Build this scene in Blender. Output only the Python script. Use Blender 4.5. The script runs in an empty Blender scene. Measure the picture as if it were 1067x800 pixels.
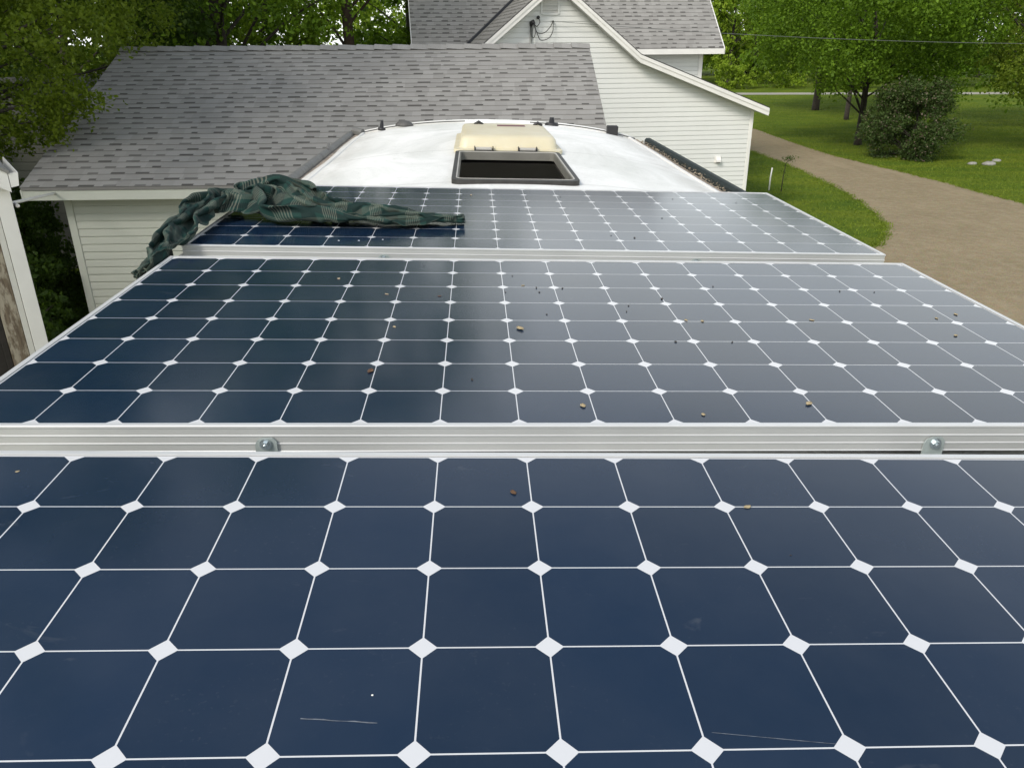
import bpy, math, random
import numpy as np
from mathutils import Matrix, Vector

sc = bpy.context.scene
RNG = np.random.default_rng(7)
random.seed(7)
rad = math.radians

# ------------------------------------------------------------------ camera
cam_d = bpy.data.cameras.new("camera"); cam = bpy.data.objects.new("camera", cam_d)
sc.collection.objects.link(cam)
cam_d.sensor_fit = 'HORIZONTAL'; cam_d.sensor_width = 36; cam_d.lens = 27.80
cam_d.clip_start = .05; cam_d.clip_end = 3000
Rc = ((.99898, .02407, -.03816), (-.04489, .39809, -.91625), (-.00686, .91703, .39877))
cam.matrix_world = Matrix([list(Rc[i]) + [(-.1863, -1.6493, 3.9065)[i]] for i in range(3)] + [[0, 0, 0, 1]])
sc.camera = cam

# ------------------------------------------------------------------ world and sun
SUN_EL, SUN_AZ = 40, 222          # azimuth clockwise from +Y
W = bpy.data.worlds.new("World"); sc.world = W; W.use_nodes = True
nt = W.node_tree; nt.nodes.clear()
def wn(t, **k):
    n = nt.nodes.new(t)
    for a, v in k.items(): setattr(n, a, v)
    return n
sky = wn('ShaderNodeTexSky', sky_type='NISHITA', sun_disc=False)
sky.sun_elevation = rad(SUN_EL); sky.sun_rotation = rad(SUN_AZ)
sky.air_density = 1.0; sky.dust_density = 1.5; sky.ozone_density = 1.0
tc = wn('ShaderNodeTexCoord')
noi = wn('ShaderNodeTexNoise'); noi.inputs['Scale'].default_value = 1.7; noi.inputs['Detail'].default_value = 6; noi.inputs['Roughness'].default_value = .55
mp = wn('ShaderNodeMapping'); mp.inputs['Scale'].default_value = (1, 1, 2.6); mp.inputs['Location'].default_value = (3.1, 1.4, .6)
rmp = wn('ShaderNodeValToRGB'); rmp.color_ramp.elements[0].position = .30; rmp.color_ramp.elements[1].position = .62
rmp.color_ramp.elements[0].color = (.62, .62, .62, 1); rmp.color_ramp.elements[1].color = (1, 1, 1, 1)
mix = wn('ShaderNodeMixRGB'); mix.inputs['Color2'].default_value = (10.4, 10.7, 10.4, 1)
bg = wn('ShaderNodeBackground'); bg.inputs['Strength'].default_value = .10
wo = wn('ShaderNodeOutputWorld')
L = nt.links.new
L(tc.outputs['Generated'], mp.inputs['Vector']); L(mp.outputs['Vector'], noi.inputs['Vector']); L(noi.outputs['Fac'], rmp.inputs['Fac'])
sx = wn('ShaderNodeSeparateXYZ'); L(tc.outputs['Generated'], sx.inputs[0])
cov = wn('ShaderNodeMapRange'); cov.inputs[1].default_value = .34; cov.inputs[2].default_value = .60; cov.inputs[3].default_value = 1.0; cov.inputs[4].default_value = .22
L(sx.outputs[2], cov.inputs[0]); mul = wn('ShaderNodeMath', operation='MULTIPLY'); L(rmp.outputs['Color'], mul.inputs[0]); L(cov.outputs[0], mul.inputs[1])
L(mul.outputs[0], mix.inputs['Fac']); L(sky.outputs['Color'], mix.inputs['Color1'])

L(mix.outputs['Color'], bg.inputs['Color']); L(bg.outputs['Background'], wo.inputs['Surface'])

sl = bpy.data.lights.new("sun", 'SUN'); sl.energy = 2.0; sl.angle = rad(16); sl.color = (1, .94, .85)
so = bpy.data.objects.new("sun", sl); sc.collection.objects.link(so)
sd = Vector((math.sin(rad(SUN_AZ)) * math.cos(rad(SUN_EL)), math.cos(rad(SUN_AZ)) * math.cos(rad(SUN_EL)), math.sin(rad(SUN_EL))))
so.rotation_euler = sd.to_track_quat('Z', 'Y').to_euler()

sc.view_settings.view_transform = 'Standard'; sc.view_settings.look = 'None'
sc.view_settings.exposure = 0.64; sc.view_settings.gamma = 1; sc.view_settings.use_curve_mapping = False
sc.cycles.max_bounces = 8; sc.cycles.transparent_max_bounces = 8

# ------------------------------------------------------------------ materials
class NT:
    """small helper to write node materials"""
    def __init__(s, name):
        s.m = bpy.data.materials.new(name); s.m.use_nodes = True; s.t = s.m.node_tree; s.t.nodes.clear()
        s.out = s.t.nodes.new('ShaderNodeOutputMaterial'); s.p = s.t.nodes.new('ShaderNodeBsdfPrincipled')
        s.t.links.new(s.p.outputs[0], s.out.inputs[0])
    def n(s, t, ins=None, **k):
        n = s.t.nodes.new(t)
        for a, v in k.items(): setattr(n, a, v)
        for a, v in (ins or {}).items(): s.set(n.inputs[a], v)
        return n
    def set(s, sock, v):
        if isinstance(v, bpy.types.NodeSocket): s.t.links.new(v, sock)
        elif isinstance(v, bpy.types.Node): s.t.links.new(v.outputs[0], sock)
        else:
            if sock.type == 'RGBA' and len(v) == 3: v = (*v, 1)
            sock.default_value = v
    def P(s, **k):
        for a, v in k.items(): s.set(s.p.inputs[a.replace('_', ' ')], v)
        return s
    def co(s, kind='Object'): return s.n('ShaderNodeTexCoord').outputs[kind]
    def noise(s, scale, detail=4, rough=.55, vec=None, dist=0.):
        return s.n('ShaderNodeTexNoise', {'Vector': vec if vec is not None else s.co(), 'Scale': scale, 'Detail': detail, 'Roughness': rough, 'Distortion': dist}).outputs['Fac']
    def map(s, vec, scale=(1, 1, 1), loc=(0, 0, 0), rot=(0, 0, 0)):
        return s.n('ShaderNodeMapping', {'Vector': vec, 'Scale': scale, 'Location': loc, 'Rotation': rot}).outputs[0]
    def ramp(s, f, stops, interp='LINEAR'):
        r = s.n('ShaderNodeValToRGB', {'Fac': f}); e = r.color_ramp.elements; r.color_ramp.interpolation = interp
        while len(e) < len(stops): e.new(.5)
        for el, (p, c) in zip(e, stops):
            el.position = p; el.color = (c, c, c, 1) if isinstance(c, (int, float)) else (*c, 1)
        return r.outputs[0]
    def mix(s, f, a, b, mode='MIX'): return s.n('ShaderNodeMixRGB', {'Fac': f, 'Color1': a, 'Color2': b}, blend_type=mode).outputs[0]
    def math(s, op, a, b=0., c=0.): return s.n('ShaderNodeMath', {0: a, 1: b, 2: c}, operation=op).outputs[0]
    def bump(s, h, strength=.3, dist=.01):
        s.P(Normal=s.n('ShaderNodeBump', {'Height': h, 'Strength': strength, 'Distance': dist}).outputs[0]); return s
    def sep(s, v):
        n = s.n('ShaderNodeSeparateXYZ', {0: v}); return n.outputs
    def comb(s, x, y, z=0.): return s.n('ShaderNodeCombineXYZ', {0: x, 1: y, 2: z}).outputs[0]

def simple(name, col, rough=.6, var=.25, scale=8, metal=0., bump=0., spec=.5):
    k = NT(name); f = k.noise(scale, 5)
    lo = tuple(c * (1 - var) for c in col); hi = tuple(min(1, c * (1 + var)) for c in col)
    k.P(Base_Color=k.ramp(f, [(.3, lo), (.7, hi)]), Roughness=rough, Metallic=metal, Specular_IOR_Level=spec)
    if bump: k.bump(k.noise(scale * 6, 4), bump, .005)
    return k.m

M = {}
M['frame'] = simple('anodised aluminium', (.60, .61, .61), .42, .06, 5, .25)
M['frame_side_shade'] = simple('shaded anodised aluminium groove', (.46, .47, .46), .42, .07, 5, .35)  # darker copy of the frame metal, shade of the side faces painted in
M['backsheet'] = None
def panel_mats():
    def glassy(name, col_nodes):
        k = NT(name); o = k.co()
        dust = k.ramp(k.noise(3.1, 6, .6, o), [(.35, 0.), (.8, 1.)])
        fine = k.math('MULTIPLY', k.ramp(k.noise(210, 2, .5, o), [(.64, 0.), (.74, 1.)]), k.ramp(k.noise(5.3, 4, .6, o), [(.45, 0.), (.75, 1.)]))
        smear = k.ramp(k.noise(9, 5, .6, k.map(o, (1, 2.2, 1), rot=(0, 0, .3)), 1.2), [(.66, 0.), (.82, 1.)])
        d = k.math('ADD', k.math('MULTIPLY', dust, .026), k.math('ADD', k.math('MULTIPLY', fine, .026), k.math('MULTIPLY', smear, .065)))
        d = k.math('ADD', d, .004)
        c = k.mix(d, col_nodes(k, o), (.55, .56, .53))
        k.P(Base_Color=c, Roughness=k.math('MULTIPLY_ADD', dust, .05, .125), IOR=1.415)
        return k.m
    def cell(k, o):
        s = k.sep(o)
        ix = k.math('FLOOR', k.math('DIVIDE', s[0], .1275)); iy = k.math('FLOOR', k.math('DIVIDE', s[1], .1275))
        w = k.n('ShaderNodeTexWhiteNoise', {'Vector': k.comb(ix, iy, 3.)}).outputs['Value']
        return k.ramp(w, [(0, (.0014, .0128, .035)), (1, (.0026, .0170, .046))])
    M['cells'] = glassy('monocrystalline cells under glass', cell)
    M['backsheet'] = glassy('white backsheet under glass', lambda k, o: k.mix(0., (.60, .61, .63), (1, 1, 1)))
panel_mats()
M['zinc'] = simple('zinc plated steel', (.36, .41, .40), .5, .15, 40, .35)
M['bolt'] = simple('bright bolt steel', (.62, .68, .70), .25, .1, 60, .9)
M['black'] = simple('black plastic', (.02, .02, .022), .5, .2)
M['dark_grey'] = simple('dark grey rubber', (.085, .083, .08), .6, .3, 20)
M['hatch_rim'] = simple('weathered grey rim', (.028, .027, .025), .55, .25, 25)
M['white_rim'] = simple('pale hatch flange', (.40, .39, .36), .5, .1)
M['inner_grey'] = simple('hatch liner', (.15, .147, .13), .7, .15)
M['maroon'] = simple('maroon label', (.13, .02, .025), .5, .2)
M['trim_white'] = simple('white painted trim', (.72, .71, .68), .5, .06, 3)
M['soffit'] = simple('soffit white', (.6, .59, .55), .6, .06)
M['rust'] = simple('weathered sealant', (.30, .25, .20), .8, .5, 30)

def m_lid():
    k = NT('aged beige hatch plastic'); f = k.noise(6, 4)
    k.P(Base_Color=k.ramp(f, [(.3, (.56, .50, .345)), (.7, (.62, .575, .43))]), Roughness=.45, Subsurface_Weight=.2, Subsurface_Radius=(.03, .025, .012))
    return k.m
M['lid'] = m_lid()

def m_roof():
    k = NT('white elastomeric roof coating'); o = k.co()
    a = k.ramp(k.noise(2.2, 6, .65, k.map(o, (1, .45, 1)), .8), [(.38, 0.), (.72, 1.)])
    c = k.mix(a, (.84, .84, .82), (.60, .61, .575))
    b = k.ramp(k.noise(26, 4, .7, o), [(.60, 0.), (.72, 1.)])
    c = k.mix(k.math('MULTIPLY', b, .35), c, (.40, .41, .38))
    sp = k.ramp(k.noise(90, 2, .5, o), [(.70, 0.), (.74, 1.)])
    c = k.mix(k.math('MULTIPLY', sp, .5), c, (.25, .25, .23))
    s = k.sep(o); fy = k.math('FRACT', k.math('DIVIDE', k.math('ADD', s[1], k.math('MULTIPLY', k.noise(3, 2, .5, o), .02)), 1.22))
    seam = k.math('LESS_THAN', k.math('ABSOLUTE', k.math('SUBTRACT', fy, .5)), .012)
    c = k.mix(k.math('MULTIPLY', seam, .35), c, (.45, .45, .42))
    ax = k.math('ABSOLUTE', s[0]); ed = k.math('MULTIPLY', k.ramp(ax, [(.86, 0.), (1.0, 1.)]), k.ramp(k.noise(7, 5, .7, k.map(o, (1, .35, 1))), [(.38, .25), (.62, 1.)]))
    c = k.mix(k.math('MULTIPLY', ed, .45), c, (.42, .40, .36))
    k.P(Base_Color=c, Roughness=.55); k.bump(k.math('ADD', k.noise(18, 5), k.math('MULTIPLY', seam, 1.5)), .3, .01)
    return k.m
M['rv_roof'] = m_roof()
M['rv_body'] = simple('camper white fibreglass', (.70, .69, .65), .35, .05, 2)
M['awning_grey'] = simple('grey awning vinyl', (.13, .13, .125), .6, .25, 14)
M['awning_dark'] = simple('black green awning vinyl', (.010, .018, .018), .75, .4, 20)

def m_siding(name, col, stain):
    k = NT(name); o = k.co()
    f = k.noise(1.1, 6, .6, o); st = k.ramp(k.noise(2.5, 5, .6, k.map(o, (1, 1, .35))), [(.5, 0.), (.85, 1.)])
    c = k.ramp(f, [(.3, tuple(x * .94 for x in col)), (.7, col)])
    c = k.mix(k.math('MULTIPLY', st, .10), c, stain)
    k.P(Base_Color=c, Roughness=.5)
    k.bump(k.noise(14, 4, .6, k.map(o, (3, 3, .6))), .04, .003)
    return k.m
M['siding'] = m_siding('white vinyl siding', (.68, .69, .67), (.50, .50, .44))
M['siding_garage'] = m_siding('cream vinyl siding', (.60, .62, .55), (.40, .43, .32))
M['siding_grey'] = m_siding('old grey boards', (.11, .112, .098), (.06, .065, .05))

def m_shingle():
    k = NT('grey laminated shingles'); uv = k.co('UV'); s = k.sep(uv)
    row = k.math('FLOOR', k.math('DIVIDE', s[1], .143)); fv = k.math('FRACT', k.math('DIVIDE', s[1], .143))
    off = k.n('ShaderNodeTexWhiteNoise', {'W': row}, noise_dimensions='1D').outputs['Value']
    uu = k.math('ADD', k.math('DIVIDE', s[0], .31), k.math('MULTIPLY', off, 7.3)); cell = k.math('FLOOR', uu); fu = k.math('FRACT', uu)
    wn3 = k.sep(k.n('ShaderNodeTexWhiteNoise', {'Vector': k.comb(cell, row, 0.)}).outputs['Color'])
    st_ = k.math('MULTIPLY', wn3[0], .34); en_ = k.math('ADD', st_, k.math('MULTIPLY_ADD', wn3[1], .40, .26))
    tab = k.math('MULTIPLY', k.math('MULTIPLY', k.math('GREATER_THAN', fu, st_), k.math('LESS_THAN', fu, en_)), k.math('GREATER_THAN', wn3[2], .14))
    band = k.math('MULTIPLY', tab, k.math('LESS_THAN', k.math('ABSOLUTE', k.math('SUBTRACT', fv, .17)), .145))
    cell3 = k.math('FLOOR', k.math('MULTIPLY', uu, 1.7))
    w2 = k.n('ShaderNodeTexWhiteNoise', {'Vector': k.comb(cell3, row, 5.)}).outputs['Value']
    gran = k.noise(190, 3, .7, uv); big = k.noise(.6, 4, .6, uv)
    base = k.ramp(w2, [(0, (.275, .268, .255)), (1, (.345, .338, .322))])
    base = k.mix(k.ramp(gran, [(.35, .42), (.7, 0.)]), base, (.15, .145, .138))
    base = k.mix(k.ramp(big, [(.35, .25), (.7, 0.)]), base, (.19, .186, .175))
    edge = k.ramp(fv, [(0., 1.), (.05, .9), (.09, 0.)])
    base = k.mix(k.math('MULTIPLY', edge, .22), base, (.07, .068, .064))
    c = k.mix(k.math('MULTIPLY', band, k.math('MULTIPLY_ADD', k.n('ShaderNodeTexWhiteNoise', {'Vector': k.comb(cell, row, 9.)}).outputs['Value'], .40, .54)), base, (.052, .049, .046))
    k.P(Base_Color=c, Roughness=.92, Specular_IOR_Level=.2)
    h = k.math('ADD', k.math('MULTIPLY', tab, -.4), k.math('MULTIPLY', gran, .35))
    k.bump(h, .6, .006)
    return k.m
M['shingle'] = m_shingle()

def m_ground():
    k = NT('mown lawn'); o = k.co()
    f = k.noise(.45, 6, .6, o); g = k.noise(9, 5, .65, k.map(o, (1, .5, 1))); st = k.noise(1.0, 3, .5, k.map(o, (.35, 1.1, 1), rot=(0, 0, -.5)))
    c = k.ramp(f, [(.3, (.068, .116, .009)), (.7, (.106, .150, .012))])
    c = k.mix(k.ramp(st, [(.42, 0.), (.66, .8)]), c, (.150, .180, .016))
    c = k.mix(k.ramp(g, [(.45, 0.), (.62, .55)]), c, (.036, .076, .008))
    k.P(Base_Color=c, Roughness=.95, Specular_IOR_Level=.1); k.bump(k.noise(25, 5, .7, o), .8, .05)
    return k.m
M['lawn'] = m_ground()
def m_gravel():
    k = NT('packed brown gravel'); o = k.co()
    f = k.noise(.7, 6, .65, o); g = k.noise(28, 4, .75, o); v = k.n('ShaderNodeTexVoronoi', {'Vector': o, 'Scale': 34.}).outputs['Color']
    c = k.ramp(f, [(.3, (.25, .202, .124)), (.7, (.315, .256, .160))])
    c = k.mix(.2, c, k.mix(1., c, v, 'MULTIPLY')); c = k.mix(k.ramp(k.noise(4.5, 5, .7, o), [(.45, 0.), (.7, .4)]), c, (.40, .34, .24))
    c = k.mix(k.ramp(g, [(.5, 0.), (.68, .5)]), c, (.14, .108, .066))
    tr = k.ramp(k.noise(1.2, 4, .6, k.map(o, (1, .15, 1))), [(.55, 0.), (.75, .5)])
    c = k.mix(tr, c, (.35, .285, .19))
    k.P(Base_Color=c, Roughness=.95, Specular_IOR_Level=.15); k.bump(g, .7, .03)
    return k.m
M['gravel'] = m_gravel()
M['road'] = simple('pale concrete road', (.30, .285, .24), .9, .1, 1)

def m_leaf(name, a, b, trans=.48, bloom=None):
    k = NT(name)
    r = k.n('ShaderNodeNewGeometry').outputs['Random Per Island']
    stops = [(0, a), (.85, b)]
    if bloom: stops = [(0, a), (.70, b), (.88, b), (.89, bloom)]
    c = k.ramp(r, stops, 'LINEAR')
    big = k.noise(.8, 3, .5)
    c = k.mix(k.ramp(big, [(.35, 0.), (.7, .45)]), c, tuple(x * 1.6 for x in b))
    k.P(Base_Color=c, Roughness=.6, Specular_IOR_Level=.25)
    t = k.n('ShaderNodeBsdfTranslucent', {'Color': k.mix(.5, c, (.12, .2, .01))})
    ms = k.n('ShaderNodeMixShader', {0: trans, 1: k.p.outputs[0], 2: t.outputs[0]})
    k.t.links.new(ms.outputs[0], k.out.inputs[0])
    return k.m
M['leaf_mid'] = m_leaf('leaves mid green', (.046, .104, .007), (.140, .240, .015))
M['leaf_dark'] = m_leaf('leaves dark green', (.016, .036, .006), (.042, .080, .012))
M['leaf_yel'] = m_leaf('leaves yellow green', (.046, .082, .005), (.140, .190, .013))
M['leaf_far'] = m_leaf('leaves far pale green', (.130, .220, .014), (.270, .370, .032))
M['leaf_olive'] = m_leaf('leaves olive green', (.064, .104, .009), (.160, .215, .020))
M['leaf_lilac'] = m_leaf('lilac leaves and fading blooms', (.022, .044, .010), (.050, .082, .018), .25, (.15, .11, .09))
M['bark'] = simple('dark bark', (.035, .028, .022), .95, .4, 9, bump=.6)
M['bark_brown'] = simple('brown bark', (.060, .040, .027), .95, .4, 9, bump=.6)
M['grass'] = m_leaf('grass blades', (.076, .130, .008), (.155, .205, .018), .3)
M['litter'] = m_leaf('dead leaf litter', (.08, .06, .04), (.34, .28, .21), .1)
M['dryleaf'] = simple('dry tan leaf', (.42, .34, .20), .8, .4, 60)
M['brownleaf'] = simple('brown leaf', (.13, .07, .035), .8, .4, 60)
M['darkbit'] = simple('dark seed husk', (.04, .03, .022), .8, .4, 60)
M['dropping'] = simple('white dropping', (.75, .75, .72), .8, .1, 60)
M['stone'] = simple('pale field stone', (.27, .265, .24), .85, .2, 6, bump=.4)
M['wire'] = simple('black cable', (.018, .018, .018), .5, .2)
M['wire_grey'] = simple('aluminium cable', (.17, .18, .17), .4, .15, 3, .5)
def m_wood():
    k = NT('weathered peeling wood'); o = k.co()
    g = k.noise(6, 6, .7, k.map(o, (9, 9, .7)), .5); p = k.ramp(k.noise(5, 5, .7, k.map(o, (2.5, 2.5, .8))), [(.46, 0.), (.56, 1.)])
    c = k.ramp(g, [(.3, (.085, .062, .042)), (.7, (.21, .165, .115))]); c = k.mix(k.math('MULTIPLY', p, .7), c, (.42, .38, .30))
    k.P(Base_Color=c, Roughness=.9); k.bump(g, .5, .008); return k.m
M['wood'] = m_wood()
M['door_cabin_dark'] = simple('dark brown door boards and unlit cabin', (.022, .018, .015), .8, .3, 12)
def m_cloth():
    k = NT('green plaid shade cloth'); uv = k.co('UV'); s = k.sep(uv)
    def stripes(x, per, w, o=0.):
        f = k.math('FRACT', k.math('ADD', k.math('DIVIDE', x, per), o)); return k.math('LESS_THAN', f, w)
    a = k.math('MULTIPLY', stripes(s[0], .125, .36), stripes(s[0], .0062, .45)); b = k.math('MULTIPLY', stripes(s[1], .125, .36, .3), stripes(s[1], .0062, .45))
    both = k.math('MINIMUM', k.math('ADD', k.math('MULTIPLY', a, .16), k.math('MULTIPLY', b, .16)), .8)
    blk = k.math('MAXIMUM', stripes(s[0], .125, .30, .5), stripes(s[1], .125, .30, .8))
    c = k.mix(k.math('MULTIPLY', blk, .7), (.009, .036, .030), (.005, .011, .011))
    c = k.mix(k.math('MULTIPLY', k.noise(30, 3), .4), c, (.008, .03, .027))
    c = k.mix(both, c, (.45, .43, .34))
    k.P(Base_Color=c, Roughness=.75, Specular_IOR_Level=.2)
    k.bump(k.n('ShaderNodeTexWave', {'Vector': uv, 'Scale': 90.}).outputs['Fac'], .25, .002)
    return k.m
M['cloth'] = m_cloth()

# ------------------------------------------------------------------ mesh helpers
COL = sc.collection
class MB:
    def __init__(s): s.v = []; s.f = []; s.mi = []; s.uv = []
    def add(s, vs, fs, mi=0, uvs=None):
        o = len(s.v); s.v += [tuple(map(float, v)) for v in vs]
        for i, f in enumerate(fs):
            s.f.append(tuple(o + j for j in f)); s.mi.append(mi)
            s.uv.append([uvs[j] for j in f] if uvs else None)
        return s
    def box(s, lo, hi, mi=0, b=0.):
        (x0, y0, z0), (x1, y1, z1) = lo, hi
        if b <= 0:
            vs = [(x0, y0, z0), (x1, y0, z0), (x1, y1, z0), (x0, y1, z0), (x0, y0, z1), (x1, y0, z1), (x1, y1, z1), (x0, y1, z1)]
            return s.add(vs, [(0, 3, 2, 1), (4, 5, 6, 7), (0, 1, 5, 4), (1, 2, 6, 5), (2, 3, 7, 6), (3, 0, 4, 7)], mi)
        # bevelled box: 24 verts
        vs = []; idx = {}
        for ix, x in enumerate((x0, x1)):
            for iy, y in enumerate((y0, y1)):
                for iz, z in enumerate((z0, z1)):
                    sx = b if ix == 0 else -b; sy = b if iy == 0 else -b; sz = b if iz == 0 else -b
                    idx[ix, iy, iz] = len(vs)
                    vs += [(x, y + sy, z + sz), (x + sx, y, z + sz), (x + sx, y + sy, z)]
        I = lambda a, c, d, k: idx[a, c, d] + k
        fs = []
        for a in (0, 1):
            q = [I(a, 0, 0, 0), I(a, 1, 0, 0), I(a, 1, 1, 0), I(a, 0, 1, 0)]; fs.append(q if a else q[::-1])
            q = [I(0, a, 0, 1), I(0, a, 1, 1), I(1, a, 1, 1), I(1, a, 0, 1)]; fs.append(q if a else q[::-1])
            q = [I(0, 0, a, 2), I(1, 0, a, 2), I(1, 1, a, 2), I(0, 1, a, 2)]; fs.append(q if a else q[::-1])
        for a in (0, 1):
            for c in (0, 1):
                fs.append([I(a, c, 0, 0), I(a, c, 1, 0), I(a, c, 1, 1), I(a, c, 0, 1)])
                fs.append([I(a, 0, c, 0), I(a, 1, c, 0), I(a, 1, c, 2), I(a, 0, c, 2)])
                fs.append([I(0, a, c, 1), I(1, a, c, 1), I(1, a, c, 2), I(0, a, c, 2)])
        for k_ in idx.values(): fs.append([k_, k_ + 1, k_ + 2])
        return s.add(vs, fs, mi)
    def prism(s, pts, axis, a, b, mi=0):
        """extrude a polygon (2-D pts) along axis 0/1/2 from a to b"""
        n = len(pts)
        def P(p, t):
            q = list(p); q.insert(axis, t); return tuple(q)
        vs = [P(p, a) for p in pts] + [P(p, b) for p in pts]
        fs = [tuple(range(n))[::-1], tuple(range(n, 2 * n))] + [(i, (i + 1) % n, n + (i + 1) % n, n + i) for i in range(n)]
        return s.add(vs, fs, mi)
    def tube(s, pts, r, n=8, mi=0, cap=True):
        pts = [Vector(p) for p in pts]; m = len(pts); rr = r if hasattr(r, '__len__') else [r] * m
        vs = []; up = Vector((.13, .31, .94)); prev = None
        for i, p in enumerate(pts):
            d = (pts[min(i + 1, m - 1)] - pts[max(i - 1, 0)]).normalized()
            if prev is None:
                u = d.cross(up); u = u.normalized() if u.length > 1e-3 else d.cross(Vector((1, 0, 0))).normalized()
            else: u = (prev - d * prev.dot(d)).normalized()
            prev = u; w = d.cross(u)
            for k in range(n):
                a = 2 * math.pi * k / n; vs.append(p + (u * math.cos(a) + w * math.sin(a)) * rr[i])
        fs = [(i * n + k, i * n + (k + 1) % n, (i + 1) * n + (k + 1) % n, (i + 1) * n + k) for i in range(m - 1) for k in range(n)]
        if cap: fs += [tuple(range(n))[::-1], tuple(range((m - 1) * n, m * n))]
        return s.add(vs, fs, mi)
    def build(s, name, mats, parent=None, smooth=False, mw=None):
        me = bpy.data.meshes.new(name); me.from_pydata(s.v, [], s.f)
        if not isinstance(mats, (list, tuple)): mats = [mats]
        for m in mats: me.materials.append(m)
        me.polygons.foreach_set('material_index', s.mi)
        if any(u is not None for u in s.uv):
            ul = me.uv_layers.new(name='UVMap'); flat = []
            for f, u in zip(s.f, s.uv):
                for j in range(len(f)): flat += list(u[j]) if u else [0., 0.]
            ul.data.foreach_set('uv', flat)
        if smooth:
            me.polygons.foreach_set('use_smooth', [True] * len(me.polygons))
            if smooth == 'auto': me.set_sharp_from_angle(angle=rad(40))
        me.update()
        o = bpy.data.objects.new(name, me); COL.objects.link(o)
        if parent is not None: o.parent = parent
        if mw is not None: o.matrix_world = mw
        return o

def mesh_np(name, V, Fc, mat, parent=None, smooth=False):
    me = bpy.data.meshes.new(name); V = np.asarray(V, np.float32); Fc = np.asarray(Fc, np.int32); k = Fc.shape[1]
    me.vertices.add(len(V)); me.vertices.foreach_set('co', V.ravel())
    me.loops.add(Fc.size); me.loops.foreach_set('vertex_index', Fc.ravel())
    me.polygons.add(len(Fc)); me.polygons.foreach_set('loop_start', np.arange(0, Fc.size, k, dtype=np.int32))
    me.update(calc_edges=True); me.materials.append(mat)
    if smooth: me.polygons.foreach_set('use_smooth', [True] * len(Fc))
    o = bpy.data.objects.new(name, me); COL.objects.link(o)
    if parent is not None: o.parent = parent
    return o

def tag(o, label=None, cat=None, group=None, kind=None):
    if label: o['label'] = label
    if cat: o['category'] = cat
    if group: o['group'] = group
    if kind: o['kind'] = kind
    return o
def thing(name, label, cat, mw, group=None):
    o = bpy.data.objects.new(name, None); COL.objects.link(o); o.empty_display_size = .2
    o.matrix_world = mw if isinstance(mw, Matrix) else Matrix.Translation(mw)
    return tag(o, label, cat, group)

# ------------------------------------------------------------------ setting: ground, drive, road
g = MB().add([(-900, -900, 0), (900, -900, 0), (900, 900, 0), (-900, 900, 0)], [(0, 1, 2, 3)]).build('lawn', M['lawn']); tag(g, kind='structure')
def smooth_poly(p, n=5):
    p = [Vector((*q, 0)) for q in p]; out = []
    for i in range(len(p) - 1):
        p0, p1, p2, p3 = p[max(i - 1, 0)], p[i], p[i + 1], p[min(i + 2, len(p) - 1)]
        for j in range(n):
            t = j / n; out.append(.5 * ((2 * p1) + (p2 - p0) * t + (2 * p0 - 5 * p1 + 4 * p2 - p3) * t * t + (3 * p1 - p0 - 3 * p2 + p3) * t ** 3))
    return out + [p[-1]]
DRIVE_W = smooth_poly([(7.9, 63), (8.9, 45), (10.0, 33), (10.15, 28.6), (10.22, 25.1), (10.07, 21.6), (9.77, 19.0), (9.29, 16.8), (8.87, 15.5), (8.4, 14.6), (7.7, 13.7), (6.3, 12.9), (3.5, 12.5), (-3.2, 12.5)], 6)
DRIVE_E = smooth_poly([(12.4, 63), (12.8, 45), (12.9, 36.8), (12.62, 28.7), (12.93, 25.3), (13.27, 22.8), (13.47, 20.5), (13.64, 17.9), (13.9, 12), (14, 4), (14, -12)], 6)
def jitter(ps, a, seed):
    r = random.Random(seed); return [(p.x + r.uniform(-a, a), p.y + r.uniform(-a, a), .004) for p in ps]
dw, de = jitter(DRIVE_W, .07, 1), jitter(DRIVE_E, .07, 2)
poly = dw + [(-3.2, -12, .004)] + de[::-1]
d = MB().add(poly, [tuple(range(len(poly)))]).build('gravel_drive', M['gravel']); tag(d, kind='structure')
r = MB().add([(-200, 95, .006), (-200, 97.5, .006), (8, 64.6, .006), (8, 62.2, .006)], [(0, 3, 2, 1)])
r.add([(8, 62.2, .006), (200, 37, .006), (200, 39.6, .006), (8, 64.6, .006)], [(0, 1, 2, 3)]).build('road', M['road']); tag(bpy.data.objects['road'], kind='structure')

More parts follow.
